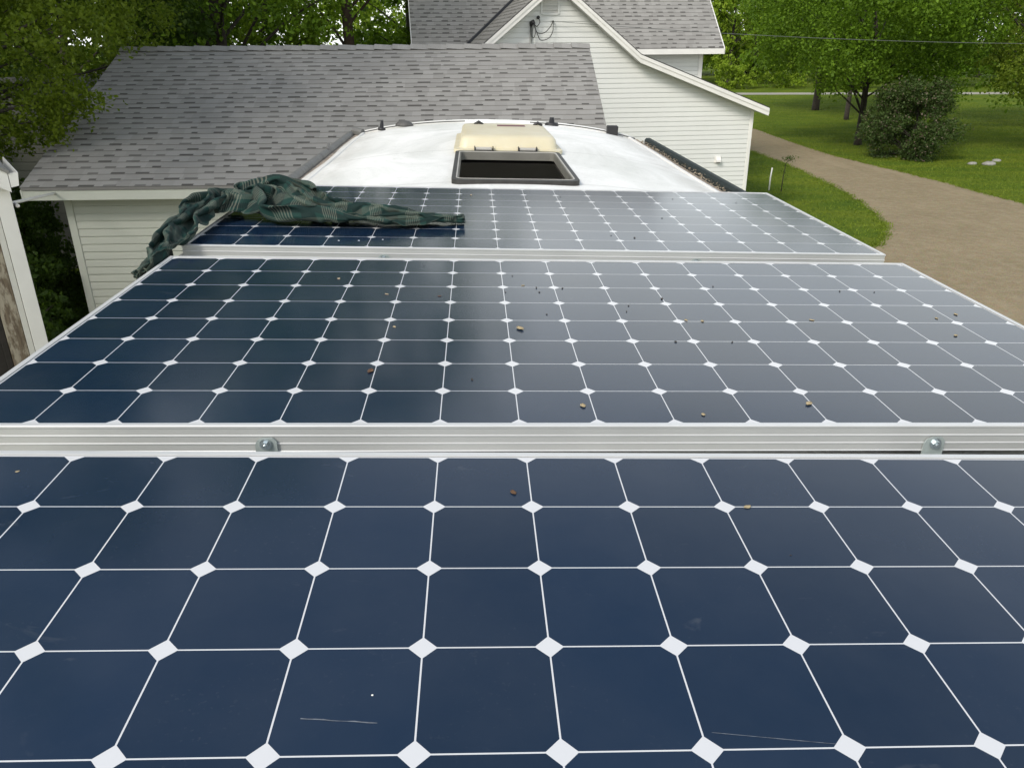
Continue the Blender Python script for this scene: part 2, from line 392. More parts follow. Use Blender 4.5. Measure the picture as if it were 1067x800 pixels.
# grass blades over the visible lawn
def grass():
    n = 90000; pts = []
    x = RNG.uniform(6.3, 32, n * 2); y = RNG.uniform(13, 60, n * 2)
    keep = RNG.random(n * 2) < np.clip(1.5 - (y - 13) / 40, .15, 1); x, y = x[keep], y[keep]
    wx = np.interp(y, [p[1] for p in dw[::-1]][0:] if dw[0][1] < dw[-1][1] else [p[1] for p in dw][::-1], [p[0] for p in dw][::-1])
    ex = np.interp(y, [p[1] for p in de][::-1], [p[0] for p in de][::-1])
    ok = ((x < wx + .05) & (y > 13.2)) | (x > ex - .05)
    x, y = x[ok], y[ok]
    # ragged tufts along both drive edges
    for edge in (dw, de):
        e = np.array(edge); i = RNG.integers(0, len(e) - 1, 5000); t = RNG.random(5000)[:, None]
        q = e[i] * (1 - t) + e[i + 1] * t; x = np.concatenate([x, q[:, 0] + RNG.normal(0, .07, 5000)]); y = np.concatenate([y, q[:, 1] + RNG.normal(0, .07, 5000)])
    n = len(x); h = RNG.uniform(.02, .055, n); a = RNG.uniform(0, 6.283, n); w = RNG.uniform(.007, .014, n)
    lx, ly = RNG.normal(0, .035, n), RNG.normal(0, .035, n)
    V = np.empty((n, 3, 3)); V[:, 0] = np.stack([x - np.cos(a) * w, y - np.sin(a) * w, 0 * x], 1); V[:, 1] = np.stack([x + np.cos(a) * w, y + np.sin(a) * w, 0 * x], 1)
    V[:, 2] = np.stack([x + lx, y + ly, h], 1)
    tag(mesh_np('grass', V.reshape(-1, 3), np.arange(3 * n).reshape(-1, 3), M['grass']), 'short green grass covering the lawns on both sides of the drive', 'grass', kind='stuff')
grass()

# ------------------------------------------------------------------ building helpers
def rotz(a): return Matrix.Rotation(rad(a), 4, 'Z')
def siding(mb, xl, xr, z0, z1, reveal, y=0., lap=.016, mi=0):
    """lapped courses on the plane y facing -y; xl/xr give the wall limits at a height"""
    z = z0
    while z < z1 - 1e-4:
        zt = min(z + reveal, z1); a, b = (z + .001, zt)
        x0, x1, X0, X1 = xl(a), xr(a), xl(b), xr(b)
        if x1 - x0 > .01:
            if X1 < X0: X0 = X1 = (X0 + X1) / 2
            pr = [(0., lap), (.80, lap * .72), (.86, lap * .08), (1., lap * .02)]
            for (t0, d0), (t1, d1) in zip(pr[:-1], pr[1:]):
                L0, L1 = x0 + (X0 - x0) * t0, x0 + (X0 - x0) * t1; R0, R1 = x1 + (X1 - x1) * t0, x1 + (X1 - x1) * t1; A0, A1 = a + (b - a) * t0, a + (b - a) * t1
                mb.add([(L0, y - d0, A0), (R0, y - d0, A0), (R1, y - d1, A1), (L1, y - d1, A1)], [(0, 1, 2, 3)], mi)
            mb.add([(x0, y, a), (x1, y, a), (x1, y - lap, a), (x0, y - lap, a)], [(0, 1, 2, 3)], mi)
        z = zt
def roof_courses(mb, eave_l, eave_r, ridge_r, ridge_l, row=.143, lift=.007, mi=0):
    """stepped shingle courses on a quad given by four corners, with UVs in metres"""
    A, B, Cc, D = map(Vector, (eave_l, eave_r, ridge_r, ridge_l)); Lh = ((D + Cc) / 2 - (A + B) / 2).length
    nrm = (B - A).cross(D - A).normalized(); n = max(1, round(Lh / row)); ax = (B - A).normalized()
    for i in range(n):
        t0, t1 = i / n, (i + 1) / n
        a, b, c, d = A.lerp(D, t0), B.lerp(Cc, t0), B.lerp(Cc, t1), A.lerp(D, t1)
        v0, v1 = i * row, (i + 1) * row - 1e-4; U = lambda p: (p - A).dot(ax) + 11
        a2, b2 = a + nrm * lift, b + nrm * lift
        mb.add([a2, b2, c, d], [(0, 1, 2, 3)], mi, [(U(a), v0 + .001), (U(b), v0 + .001), (U(c), v1), (U(d), v1)])
        mb.add([a, b, b2, a2], [(0, 1, 2, 3)], mi, [(U(a), v0 + .001), (U(b), v0 + .001), (U(b), v0 + .001), (U(a), v0 + .001)])

# ------------------------------------------------------------------ garage
GM = Matrix.Translation((-5.909, 8.673, 0)) @ rotz(-1.2)
gar = thing('garage', 'low cream garage with a long grey shingled roof, behind the camper', 'garage', GM)
GW, RUN, EZ, RZ = 7.52, 3.74, 2.25, 3.82
OH = .32                                   # eave overhang: the wall stands behind the fascia
b = MB(); x0, x1 = .36, GW - .30
siding(b, lambda z: x0 + .09, lambda z: x1 - .09, .12, EZ - .17, .103, OH)
b.box((x0, OH, 0), (x1, OH + .1, EZ - .05))
b.box((x0, OH + .1, 0), (x0 + .1, 2 * RUN - OH, EZ - .02)); b.box((x1 - .1, OH + .1, 0), (x1, 2 * RUN - OH, EZ - .02)); b.box((x0 + .1, 2 * RUN - OH - .1, 0), (x1 - .1, 2 * RUN - OH, EZ - .02))
for xx in (x0, x1 - .1):                    # gable ends
    b.prism([(OH + .1, EZ - .02), (2 * RUN - OH - .1, EZ - .02), (RUN, RZ - .12)], 0, xx + .003, xx + .097)
b.build('wall', M['siding_garage'], gar)
for lo_, hi_ in ((x0 - .012, x0 + .085), (x1 - .085, x1 + .012)): MB().box((lo_, OH - .022, 0), (hi_, OH + .09, EZ - .16), 0, .004).build('corner_trim', M['siding_garage'], gar)
b = MB(); roof_courses(b, (0, 0, EZ), (GW, 0, EZ), (GW, RUN, RZ), (0, RUN, RZ)); roof_courses(b, (GW, 2 * RUN, EZ), (0, 2 * RUN, EZ), (0, RUN, RZ), (GW, RUN, RZ))
b.prism([(0, EZ - .035), (RUN, RZ - .035), (2 * RUN, EZ - .035), (2 * RUN, EZ - .004), (RUN, RZ - .004), (0, EZ - .004)], 0, .01, GW - .01)
rf = b.build('roof', M['shingle'], gar)
b = MB(); n = 26
for i in range(n):                          # ridge caps
    xa, xb = GW * i / n, GW * (i + 1) / n + .01; h0, h1 = .030, .012
    vs = []
    for (xx, hh) in ((xa, h0), (xb, h1)):
        vs += [(xx, RUN - .15, RZ - .062 + hh), (xx, RUN, RZ + hh + .008), (xx, RUN + .15, RZ - .062 + hh)]
    uv = [(xa + 3 + i * 2.3, .143 * 31 + .07 + .0 * k) for k in range(6)]
    b.add(vs, [(0, 3, 4, 1), (1, 4, 5, 2)], 0, [(u + (.28 if k > 2 else 0), 4.4 + .02 * (k % 3)) for k, (u, _) in enumerate(uv)])
    b.add([vs[0], vs[1], vs[2], (xa, RUN, RZ - .02)], [(0, 1, 3), (1, 2, 3)], 0, [(0, 0.01)] * 4)
b.build('ridge_cap', M['shingle'], rf)
MB().box((.012, .012, EZ - .165), (GW - .012, .034, EZ - .037), 0, .004).build('fascia', M['siding_garage'], gar); MB().box((.012, .034, EZ - .16), (GW - .012, OH, EZ - .145)).build('soffit', M['siding_garage'], gar)
MB().box((.012, 2 * RUN - .034, EZ - .165), (GW - .012, 2 * RUN - .012, EZ - .037)).build('fascia', M['siding_garage'], gar)
for xx in (-.012, GW - .010):
    b = MB(); b.prism([(.012, EZ - .165), (RUN, RZ - .175), (2 * RUN - .012, EZ - .165), (2 * RUN - .012, EZ - .037), (RUN, RZ - .037), (.012, EZ - .037)], 0, xx, xx + .022)
    b.build('rake_board', M['siding_garage'], gar)

# ------------------------------------------------------------------ house
HM = Matrix.Translation((3.735, 17.0, 0)) @ rotz(5.2)
hou = thing('house', 'white sided farmhouse with grey shingled gable roofs, right behind the garage', 'house', HM)
PK, PZ = -2.2, 5.05                          # gable peak
KX, KZ = -.34, 3.585                         # kink of the catslide
RX, RZh = 2.72, 2.44                         # catslide end
LX, LZ = -3.85, 3.735                        # left eave
def roofz(u):                                # top of the wing roof at u
    if u < PK: return PZ - (PK - u) * (PZ - LZ) / (PK - LX)
    if u < KX: return PZ - (u - PK) * (PZ - KZ) / (KX - PK)
    return KZ - (u - KX) * (KZ - RZh) / (RX - KX)
def inv(side, z):
    z = z + .10
    if side < 0: return max(-3.6, PK - (PZ - z) * (PK - LX) / (PZ - LZ)) if z > LZ else -3.6
    if z > KZ: return PK + (PZ - z) * (KX - PK) / (PZ - KZ)
    if z > RZh: return min(2.48, KX + (KZ - z) * (RX - KX) / (KZ - RZh))
    return 2.48
b = MB(); siding(b, lambda z: inv(-1, z), lambda z: min(inv(1, z), 2.42), .1, 4.93, .104)
core = [(-3.6, 0), (2.46, 0), (2.46, inv_z := roofz(2.46) - .12), (KX, KZ - .14), (PK, PZ - .14), (-3.6, roofz(-3.6) - .13)]
b.prism([(u, z) for u, z in core], 1, .0, .15)
b.box((2.36, .15, 0), (2.46, 3.5, roofz(2.46) - .13)); b.box((-3.6, .15, 0), (-3.5, 5, 3.6))
# main body behind
b.box((-4.8, 3.5, 0), (2.43, 11.4, 3.66))
siding(b, lambda z: .3, lambda z: 2.36, 2.3, 3.54, .104, 3.5)
for xx in (-4.8, 2.33): b.prism([(3.5, 3.66), (11.4, 3.66), (7.45, 7.1)], 0, xx + .002, xx + .098)
b.build('wall', M['siding'], hou)
b = MB(); b.box((2.40, -.026, 0), (2.482, .06, roofz(2.47) - .13), 0, .004); b.box((2.44, .06, 0), (2.474, .11, roofz(2.47) - .13), 0)
b.build('corner_trim', M['trim_white'], hou); MB().box((2.345, 3.47, 2.2), (2.45, 3.55, 3.54), 0, .004).build('corner_trim', M['trim_white'], hou)
# wing roof: two slopes and the catslide
b = MB(); F0 = -.26
roof_courses(b, (LX, 5.0, LZ), (LX, F0, LZ), (PK, F0, PZ), (PK, 5.0, PZ))
roof_courses(b, (KX, F0, KZ), (KX, 5.0, KZ), (PK, 5.0, PZ), (PK, F0, PZ))
roof_courses(b, (RX, F0, RZh), (RX, 3.75, RZh), (KX, 3.75, KZ), (KX, F0, KZ))
b.prism([(LX, LZ - .03), (PK, PZ - .03), (KX, KZ - .03), (RX, RZh - .03), (RX, RZh - .004), (KX, KZ - .004), (PK, PZ - .004), (LX, LZ - .004)], 1, F0 + .01, 3.7)
wr = b.build('wing_roof', M['shingle'], hou)
b = MB(); b.tube([(KX + .02, 3.3, KZ + .02), (RX, 3.3 - .0, RZh + .02)], .012, 5)
b = MB()                                    # dark drip edge along the rake, sits on the rake boards
def edge_strip(b, y0, y1, dz0, dz1, us=(LX, PK, KX, RX)):
    for u0, u1 in zip(us[:-1], us[1:]):
        z0, z1 = roofz(u0), roofz(u1)
        b.prism([(u0, z0 + dz0), (u1, z1 + dz0), (u1, z1 + dz1), (u0, z0 + dz1)], 1, y0, y1)
edge_strip(b, F0 - .028, F0 + .02, .010, .030); b.build('drip_edge', M['black'], wr)
b = MB(); edge_strip(b, F0 - .022, F0, -.155, .008); b.build('rake_board', M['trim_white'], hou)
b = MB(); edge_strip(b, F0 - .036, F0 - .022, -.065, .009); b.build('rake_moulding', M['trim_white'], hou)
b = MB(); edge_strip(b, F0, -.016, -.15, -.135); b.build('soffit', M['soffit'], hou)
b = MB(); b.box((RX - .01, F0 - .02, RZh - .125), (RX + .012, 3.6, RZh - .005), 0, .004); b.build('fascia', M['trim_white'], hou); MB().box((LX - .012, F0 - .02, LZ - .13), (LX + .01, 3.4, LZ - .02), 0, .004).build('fascia', M['trim_white'], hou)
b = MB(); b.box((LX - .11, F0 - .06, LZ - .055), (LX - .014, 3.6, LZ + .012), 0, .01); b.build('gutter', M['black'], hou)
# main roof
ME, MS, MR = 3.1, 3.68, 7.45                 # eave v, eave z, ridge v
tan = math.tan(rad(41.5)); mz = lambda v: MS + (v - ME) * tan + .0
b = MB(); roof_courses(b, (-5.17, ME, MS), (2.86, ME, MS), (2.86, MR, mz(MR)), (-5.17, MR, mz(MR))); roof_courses(b, (2.86, 11.8, MS), (-5.17, 11.8, MS), (-5.17, MR, mz(MR)), (2.86, MR, mz(MR)))
b.prism([(ME, MS - .04), (MR, mz(MR) - .04), (11.8, MS - .04), (11.8, MS - .004), (MR, mz(MR) - .004), (ME, MS - .004)], 0, -5.16, 2.85)
mr = b.build('main_roof', M['shingle'], hou)
vy = lambda z: ME + (z - MS) / tan
b = MB()                                    # valley flashing where wing roof runs into the main roof
b.tube([(LX + .00, vy(LZ) - .02, LZ + .03), (PK, vy(PZ) - .02, PZ + .03)], .045, 6); b.build('valley_flashing', M['black'], mr)
b = MB(); b.box((-5.17, ME - .03, MS - .15), (2.87, ME - .004, MS - .02), 0, .004); b.box((-5.17, ME - .004, MS - .14), (2.86, 3.5, MS - .12))
b.build('eave_board', M['trim_white'], hou)
for u0_, u1_ in ((2.852, 2.876), (-5.19, -5.172)): MB().prism([(ME - .03, MS - .15), (MR, mz(MR) - .17), (11.8, MS - .15), (11.8, MS - .01), (MR, mz(MR) - .02), (ME - .03, MS - .01)], 0, u0_, u1_).build('gable_trim', M['trim_white'], hou)
# louvre vent
vt = MB(); vt.box((-2.50, -.035, 4.40), (-2.46, -.0, 4.86), 0, .003); vt.box((-2.13, -.035, 4.40), (-2.09, 0, 4.86), 0, .003); vt.box((-2.46, -.034, 4.82), (-2.13, 0, 4.86)); vt.box((-2.46, -.034, 4.38), (-2.13, 0, 4.42))
vf = vt.build('gable_vent', M['siding'], hou)
s_ = MB()
for i in range(9): z = 4.425 + i * .044; s_.add([(-2.46, -.030, z), (-2.13, -.030, z), (-2.13, -.012, z + .038), (-2.46, -.012, z + .038)], [(0, 1, 2, 3)])
s_.build('louvre', M['soffit'], vf)
# service mast, insulators, loops of cable
ms = MB().tube([(-2.71, -.05, 2.6), (-2.71, -.05, 4.20)], .022, 8).build('service_mast', M['wire_grey'], hou, True)
MB().tube([(-2.71, -.05, 4.17), (-2.705, -.07, 4.235), (-2.68, -.12, 4.25), (-2.66, -.15, 4.21)], [.03, .045, .045, .03], 8).build('weatherhead', M['black'], ms, True)
MB().tube([(-2.56, -.01, 4.335), (-2.56, -.09, 4.335)], [.03, .035], 8).build('insulator', M['black'], hou, True)
MB().tube([(-2.24, -.01, 4.26), (-2.24, -.07, 4.26)], [.018, .02], 8).build('insulator', M['wire_grey'], hou, True)
def loop(p, r=.008): MB().tube(smooth3(p), r, 5).build('cable_loop', M['wire'], hou, True)
def smooth3(p, n=6):
    p = [Vector(q) for q in p]; out = []
    for i in range(len(p) - 1):
        p0, p1, p2, p3 = p[max(i - 1, 0)], p[i], p[i + 1], p[min(i + 2, len(p) - 1)]
        for j in range(n):
            t = j / n; out.append(.5 * ((2 * p1) + (p2 - p0) * t + (2 * p0 - 5 * p1 + 4 * p2 - p3) * t * t + (3 * p1 - p0 - 3 * p2 + p3) * t ** 3))
    return out + [p[-1]]
loop([(-2.66, -.14, 4.21), (-2.60, -.14, 4.05), (-2.45, -.12, 4.03), (-2.32, -.1, 4.13), (-2.24, -.08, 4.26)])
loop([(-2.66, -.14, 4.2), (-2.56, -.13, 3.96), (-2.50, -.12, 3.89), (-2.34, -.12, 3.93), (-2.25, -.1, 4.06), (-2.24, -.09, 4.24)])
loop([(-2.67, -.13, 4.2), (-2.70, -.12, 4.0), (-2.66, -.1, 3.94), (-2.62, -.11, 4.06), (-2.65, -.13, 4.19)])
loop([(-2.66, -.13, 4.22), (-2.60, -.12, 4.16), (-2.53, -.1, 4.24), (-2.56, -.09, 4.33)])
# dryer vent hood
hd = MB(); hd.box((1.63, -.035, 1.235), (1.79, -.012, 1.395), 0, .004); hd.prism([(-.035, 1.25), (-.10, 1.26), (-.10, 1.30), (-.035, 1.38)], 0, 1.66, 1.77); hv = hd.build('dryer_vent', M['trim_white'], hou)
MB().box((1.675, -.094, 1.243), (1.755, -.04, 1.252)).build('hood_shadow', M['black'], hv)  # black sheet that paints in the shadow under the hood

# ------------------------------------------------------------------ old shed at the far left, turned so that only its front shows
sh = thing('shed', 'old shed corner with white trim and peeling wood at the left edge', 'shed', Matrix.Translation((-4.255, 5.5, 0)) @ rotz(33))
SW, SD, SP = 3.2, .9, .62                  # width, depth, roof pitch
rk_ = lambda x: 2.90 + (0.02 - x) * SP if x > -SW / 2 else 2.90 + (0.02 + x + SW) * SP
b = MB(); b.box((-SW, .03, 0), (-.31, .12, 2.75)); b.box((-.12, .112, 0), (-.02, SD, 2.86)); b.box((-SW, SD, 0), (-.02, SD + .1, 2.86)); b.box((-SW, .12, 0), (-SW + .1, SD, 2.86))
b.prism([(-SW, 2.76), (-.02, 2.76), (-.02, rk_(-.02) - .05), (-SW / 2, rk_(-SW / 2) - .05), (-SW, rk_(-.02) - .05)], 1, .035, .115)
b.build('wall', M['door_cabin_dark'], sh)
MB().box((-.105, -.025, 0), (.012, .0, 2.86), 0, .004).build('corner_trim', M['trim_white'], sh)
MB().box((-.015, .0, 0), (.008, .11, 2.86), 0, .004).build('corner_trim', M['trim_white'], sh)
MB().box((-.155, -.012, 0), (-.109, .04, 2.86), 0, .003).build('edge_board', M['soffit'], sh)
MB().box((-.30, -.004, 0), (-.158, .06, 2.86), 0, .004).build('door_post', M['wood'], sh)
MB().box((-.35, .012, 0), (-.303, .05, 2.8), 0, .004).build('door_stop', M['door_cabin_dark'], sh)
def gable_band(y0, y1, d0, d1, xr=.02):
    A = (xr, rk_(xr)); P_ = (-SW / 2, rk_(-SW / 2)); B2 = (-SW - xr, rk_(xr))
    return MB().prism([(A[0], A[1] + d0), (A[0], A[1] + d1), (P_[0], P_[1] + d1), (B2[0], B2[1] + d1), (B2[0], B2[1] + d0), (P_[0], P_[1] + d0)], 1, y0, y1)
gable_band(-.14, -.11, -.16, .0).build('rake_board', M['trim_white'], sh)
gable_band(-.11, .03, -.15, -.13).build('soffit', M['soffit'], sh)
gable_band(-.15, SD + .2, .002, .03, .035).build('roof', M['shingle'], sh)
gt = MB(); gt.prism([(.025, 2.78), (.085, 2.79), (.10, 2.90), (.092, 2.90), (.078, 2.80), (.033, 2.79), (.033, 2.89), (.025, 2.89)], 1, -.135, SD + .2)
gt.prism([(.025, 2.78), (.085, 2.79), (.10, 2.90), (.025, 2.90)], 1, -.139, -.135); gt.build('gutter', M['trim_white'], sh)

pp = MB().tube([(-4.27, 5.62, 2.585), (-5.2, 7.2, 2.33), (-5.545, 8.92, 2.15)], .018, 8).build('conduit_pipe', M['trim_white'], smooth=True)
tag(pp, 'thin white pipe strung between the shed corner and garage eave', 'pipe')

# grey outbuilding behind the garage's left end
ob = thing('outbuilding', 'grey boarded outbuilding half hidden under leaves behind the garage', 'outbuilding', Matrix.Translation((-8.95, 13.6, 0)) @ rotz(-14))
b = MB(); siding(b, lambda z: max(.0, (z - 2.0) * .45) , lambda z: min(2.6, 2.6 - (z - 2.0) * 1.0), 0, 3.2, .15); b.prism([(0, 0), (2.6, 0), (2.6, 2.0), (1.5, 3.2), (.5, 3.2), (0, 2.0)], 1, .0, 3); b.build('wall', M['siding_grey'], ob)
b = MB(); b.prism([(-.15, 1.85), (.45, 3.28), (1.53, 3.28), (2.75, 1.88), (2.75, 1.98), (1.55, 3.36), (.43, 3.36), (-.15, 1.95)], 1, -.12, 3.1); b.build('roof', M['dark_grey'], ob)

# ------------------------------------------------------------------ camper and its roof
RT = Matrix(((.999592, 0, .028576, 0), (0, 1, 0, 0), (-.028576, 0, .999592, 3.34), (0, 0, 0, 1)))   # roof frame: panel plane is z = 0, leaning a little
cp = thing('camper', 'white motorhome roof with an open hatch carrying the solar panels', 'motorhome', RT @ Matrix.Translation((0, 1.6, -3.3)))
def crown(x): return -.058 - .062 * x * x - .020 * x ** 4
OY, OZ = -1.6, 3.3                            # camper-local = roof-frame + (0, OY, OZ)
hx0, hx1, hy0, hy1 = -.280, .280, 2.17, 3.15   # clear opening of the hatch
xs = sorted(set([round(-1.17 + 2.34 * i / 26, 4) for i in range(27)] + [hx0, hx1])); YA, YB = -2.3, 5.34
ys = sorted(set([round(YA + (YB - YA) * i / 40, 4) for i in range(41)] + [hy0, hy1]))
def lz(x, y): return crown(x) + .004 * math.sin(3.1 * x + 2.2 * y) * math.cos(1.7 * y) - .5 * max(0, y - 5.1) ** 2
b = MB(); nx, ny = len(xs), len(ys)
vs = [(x, y + OY, lz(x, y) + OZ) for y in ys for x in xs]
fs = [(j * nx + i, j * nx + i + 1, (j + 1) * nx + i + 1, (j + 1) * nx + i) for j in range(ny - 1) for i in range(nx - 1) if not (hx0 - 1e-6 <= xs[i] < hx1 - 1e-6 and hy0 - 1e-6 <= ys[j] < hy1 - 1e-6)]
b.add(vs, fs).build('roof_skin', M['rv_roof'], cp, True)
b = MB(); zt = crown(1.17) - .012
for sx in (-1, 1): b.box((min(sx * 1.19, sx * 1.165), YA + OY, .75), (max(sx * 1.19, sx * 1.165), YB + OY - .02, zt + OZ), 0)
b.prism([(x, crown(x) + OZ - .01) for x in xs[::-1]] + [(-1.17, .75), (1.17, .75)], 1, YA + OY, YA + OY + .03)
front = [(x, crown(x) + OZ - .06) for x in xs[::-1]] + [(-1.17, 1.4), (1.17, 1.4)]
b.prism(front, 1, YB + OY - .06, YB + OY - .02)
b.box((-1.165, YA + OY + .03, .75), (1.165, YB + OY - .06, .8)); b.build('body', M['rv_body'], cp)
# rolled front edge of the roof with its dark seam and white bead
b = MB(); b.tube([(x, YB + OY - .005, crown(x) + OZ - .012) for x in xs], .024, 8); b.build('front_bead', M['rv_roof'], cp, True)
b = MB(); b.tube([(x, YB + OY - .045, crown(x) + OZ + .004) for x in xs if abs(x) > .28], .008, 6)
for seg in ([x for x in xs if x < -.25], [x for x in xs if x > .25]): MB().tube([(x, YB + OY - .06, crown(x) + OZ + .003) for x in seg], .005, 6).build('front_seam', M['dark_grey'], cp, True)
# side rails
for sx in (-1, 1):
    z = crown(1.17) + OZ
    b = MB(); b.box((min(sx * 1.10, sx * 1.125), 1.0 + OY, z - .01), (max(sx * 1.10, sx * 1.125), 5.25 + OY, z + .022), 0, .005); b.build('drip_rail', M['trim_white'], cp)
    b = MB(); b.box((min(sx * 1.13, sx * 1.19), 1.0 + OY, z - .03), (max(sx * 1.13, sx * 1.19), 5.28 + OY, z + .0), 0, .004); b.build('gutter_strip', M['rust'], cp)
b = MB(); zc = crown(1.17) + OZ + .005
b.tube([(-1.215, 1.05 + OY, zc), (-1.215, 5.2 + OY, zc)], .028, 12); b.build('awning_roller', M['awning_grey'], cp, 'auto')
b = MB(); b.tube([(-1.115, 5.22 + OY, zc + .01), (-1.2, 5.26 + OY, zc + .02)], [.035, .035], 8); b.build('awning_bracket', M['awning_grey'], cp, 'auto')
b = MB(); b.tube([(-1.205, 4.05 + OY, zc + .02), (-1.205, 4.10 + OY, zc + .055)], [.012, .009], 8); b.build('awning_clip', M['awning_grey'], cp, 'auto')
b = MB(); b.box((1.195, 1.05 + OY, zc - .05), (1.25, 5.02 + OY, zc + .036), 0, .014); aw = b.build('awning_case', M['awning_dark'], cp)
# small roof fittings near the front
def fit(name, mb, mat): return mb.build(name, mat, cp, True)
for (x, y, kind) in ((-.948, 5.14, 'post'), (-.77, 5.22, 'cap'), (.447, 5.2, 'post2'), (.965, 5.24, 'box')):
    z = crown(x) + OZ; Y = y + OY
    if kind == 'post': fit('roof_post', MB().tube([(x, Y, z), (x, Y, z + .02), (x, Y, z + .021), (x + .005, Y, z + .075)], [.032, .030, .017, .011], 10), M['black'])
    if kind == 'cap': fit('vent_cap', MB().tube([(x, Y, z), (x, Y, z + .02), (x, Y, z + .04), (x, Y, z + .045)], [.075, .07, .04, .01], 14), M['dark_grey'])
    if kind == 'post2': fit('antenna_base', MB().tube([(x, Y, z - .005), (x, Y, z + .018), (x, Y, z + .02), (x, Y, z + .06)], [.06, .052, .024, .018], 12), M['black'])
    if kind == 'box': MB().box((x - .045, Y - .02, z - .03), (x + .045, Y + .05, z + .062), 0, .006).build('marker_lamp', M['black'], cp)
# hatch: rim, flange, liner, lid
def ring(mb, o, i, z0, z1, oz=0.):
    """rounded rectangular ring between outer (x0,y0,x1,y1,r) and inner"""
    def rr(x0, y0, x1, y1, r):
        out = []
        for cx, cy, a0 in ((x1 - r, y1 - r, 0), (x0 + r, y1 - r, 90), (x0 + r, y0 + r, 180), (x1 - r, y0 + r, 270)):
            for k in range(6): a = rad(a0 + 18 * k); out.append((cx + r * math.cos(a), cy + r * math.sin(a)))
        return out
    A, B = rr(*o), rr(*i); n = len(A)
    vs = [(*p, z0) for p in A] + [(*p, z1) for p in A] + [(*p, z1) for p in B] + [(*p, z0) for p in B]
    fs = []
    for k in range(n):
        j = (k + 1) % n
        for a in range(3): fs.append((a * n + k, a * n + j, (a + 1) * n + j, (a + 1) * n + k))
    mb.add(vs, fs)
zr = crown(0) + OZ; O_ = lambda x0, y0, x1, y1, r: (x0, y0 + OY, x1, y1 + OY, r)
b = MB(); ring(b, O_(-.305, 2.125, .305, 3.20, .05), O_(-.280, 2.165, .280, 3.155, .035), zr - .02, zr + .020); hr = b.build('hatch_rim', M['hatch_rim'], cp, 'auto')
b = MB(); ring(b, O_(-.284, 2.160, .284, 3.160, .035), O_(-.278, 2.167, .278, 3.153, .03), zr + .012, zr + .022); b.build('flange', M['white_rim'], hr, 'auto')
b = MB(); ring(b, O_(-.280, 2.165, .280, 3.155, .03), O_(-.272, 2.175, .272, 3.145, .03), zr - .026, zr + .018); b.build('liner', M['inner_grey'], hr, 'auto')
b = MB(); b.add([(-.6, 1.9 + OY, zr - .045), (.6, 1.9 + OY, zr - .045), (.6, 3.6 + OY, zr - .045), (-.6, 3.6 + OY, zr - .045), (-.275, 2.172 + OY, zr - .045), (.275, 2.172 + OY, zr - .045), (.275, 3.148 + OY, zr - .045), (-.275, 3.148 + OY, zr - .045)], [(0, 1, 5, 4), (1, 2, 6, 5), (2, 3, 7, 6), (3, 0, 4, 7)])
b.build('ceiling_panel', M['door_cabin_dark'], cp)
b = MB(); b.box((-1.16, 1.0 + OY, 1.2), (1.16, 4.6 + OY, 1.22)); b.build('cabin_floor', M['door_cabin_dark'], cp)  # near-black floor and ceiling colour stands in for the unlit cabin
# lid: flipped right over on its hinge, a shallow dished box
def lid():
    prof = [(0., 0., .0), (.0, .0, .018), (.030, .035, .024), (.040, .048, .072), (.052, .068, .088), (.085, .12, .094)]
    X0, X1, Y0, Y1 = -.318, .335, 3.215, 4.26
    rings = []
    for ix, iy, z in prof:
        x0, x1, y0, y1 = X0 + ix, X1 - ix, Y0 + iy, Y1 - iy * .8; r = .05; rg = []
        for cx, cy, a0 in ((x1 - r, y1 - r, 0), (x0 + r, y1 - r, 90), (x0 + r, y0 + r, 180), (x1 - r, y0 + r, 270)):
            for k in range(6): a = rad(a0 + 18 * k); rg.append((cx + r * math.cos(a), cy + r * math.sin(a) + OY, z + zr + .004 - .03 * max(0, (cy - Y0) - .5)))
        rings.append(rg)
    n = 24; mb = MB(); vs = sum(rings, []); fs = [(a * n + k, a * n + (k + 1) % n, (a + 1) * n + (k + 1) % n, (a + 1) * n + k) for a in range(len(rings) - 1) for k in range(n)]
    fs.append(tuple(range((len(rings) - 1) * n, len(rings) * n))); fs.append(tuple(range(n))[::-1])
    return mb.add(vs, fs).build('hatch_lid', M['lid'], cp, 'auto')
ld = lid(); zl = zr + .004 + .094 - .012
for x in (-.165, .245): MB().tube([(x - .03, 4.08 + OY, zl + .002), (x, 4.10 + OY, zl + .014), (x + .03, 4.08 + OY, zl + .002)], [.007, .012, .007], 8).build('latch', M['black'], ld, True)
MB().add([(-.04, 3.93 + OY, zl + .004), (.15, 3.93 + OY, zl + .004), (.15, 4.06 + OY, zl + .002), (-.04, 4.06 + OY, zl + .002)], [(0, 1, 2, 3)]).build('warning_label', M['maroon'], ld)
for x in (-.14, .12):
    MB().box((x - .05, 3.19 + OY, zr + .022), (x + .05, 3.235 + OY, zr + .037), 0, .004).build('hinge', M['white_rim'], ld)
    for dx in (-.056, .052): MB().box((x + dx, 3.185 + OY, zr + .02), (x + dx + .006, 3.24 + OY, zr + .042)).build('hinge_pin', M['black'], ld)

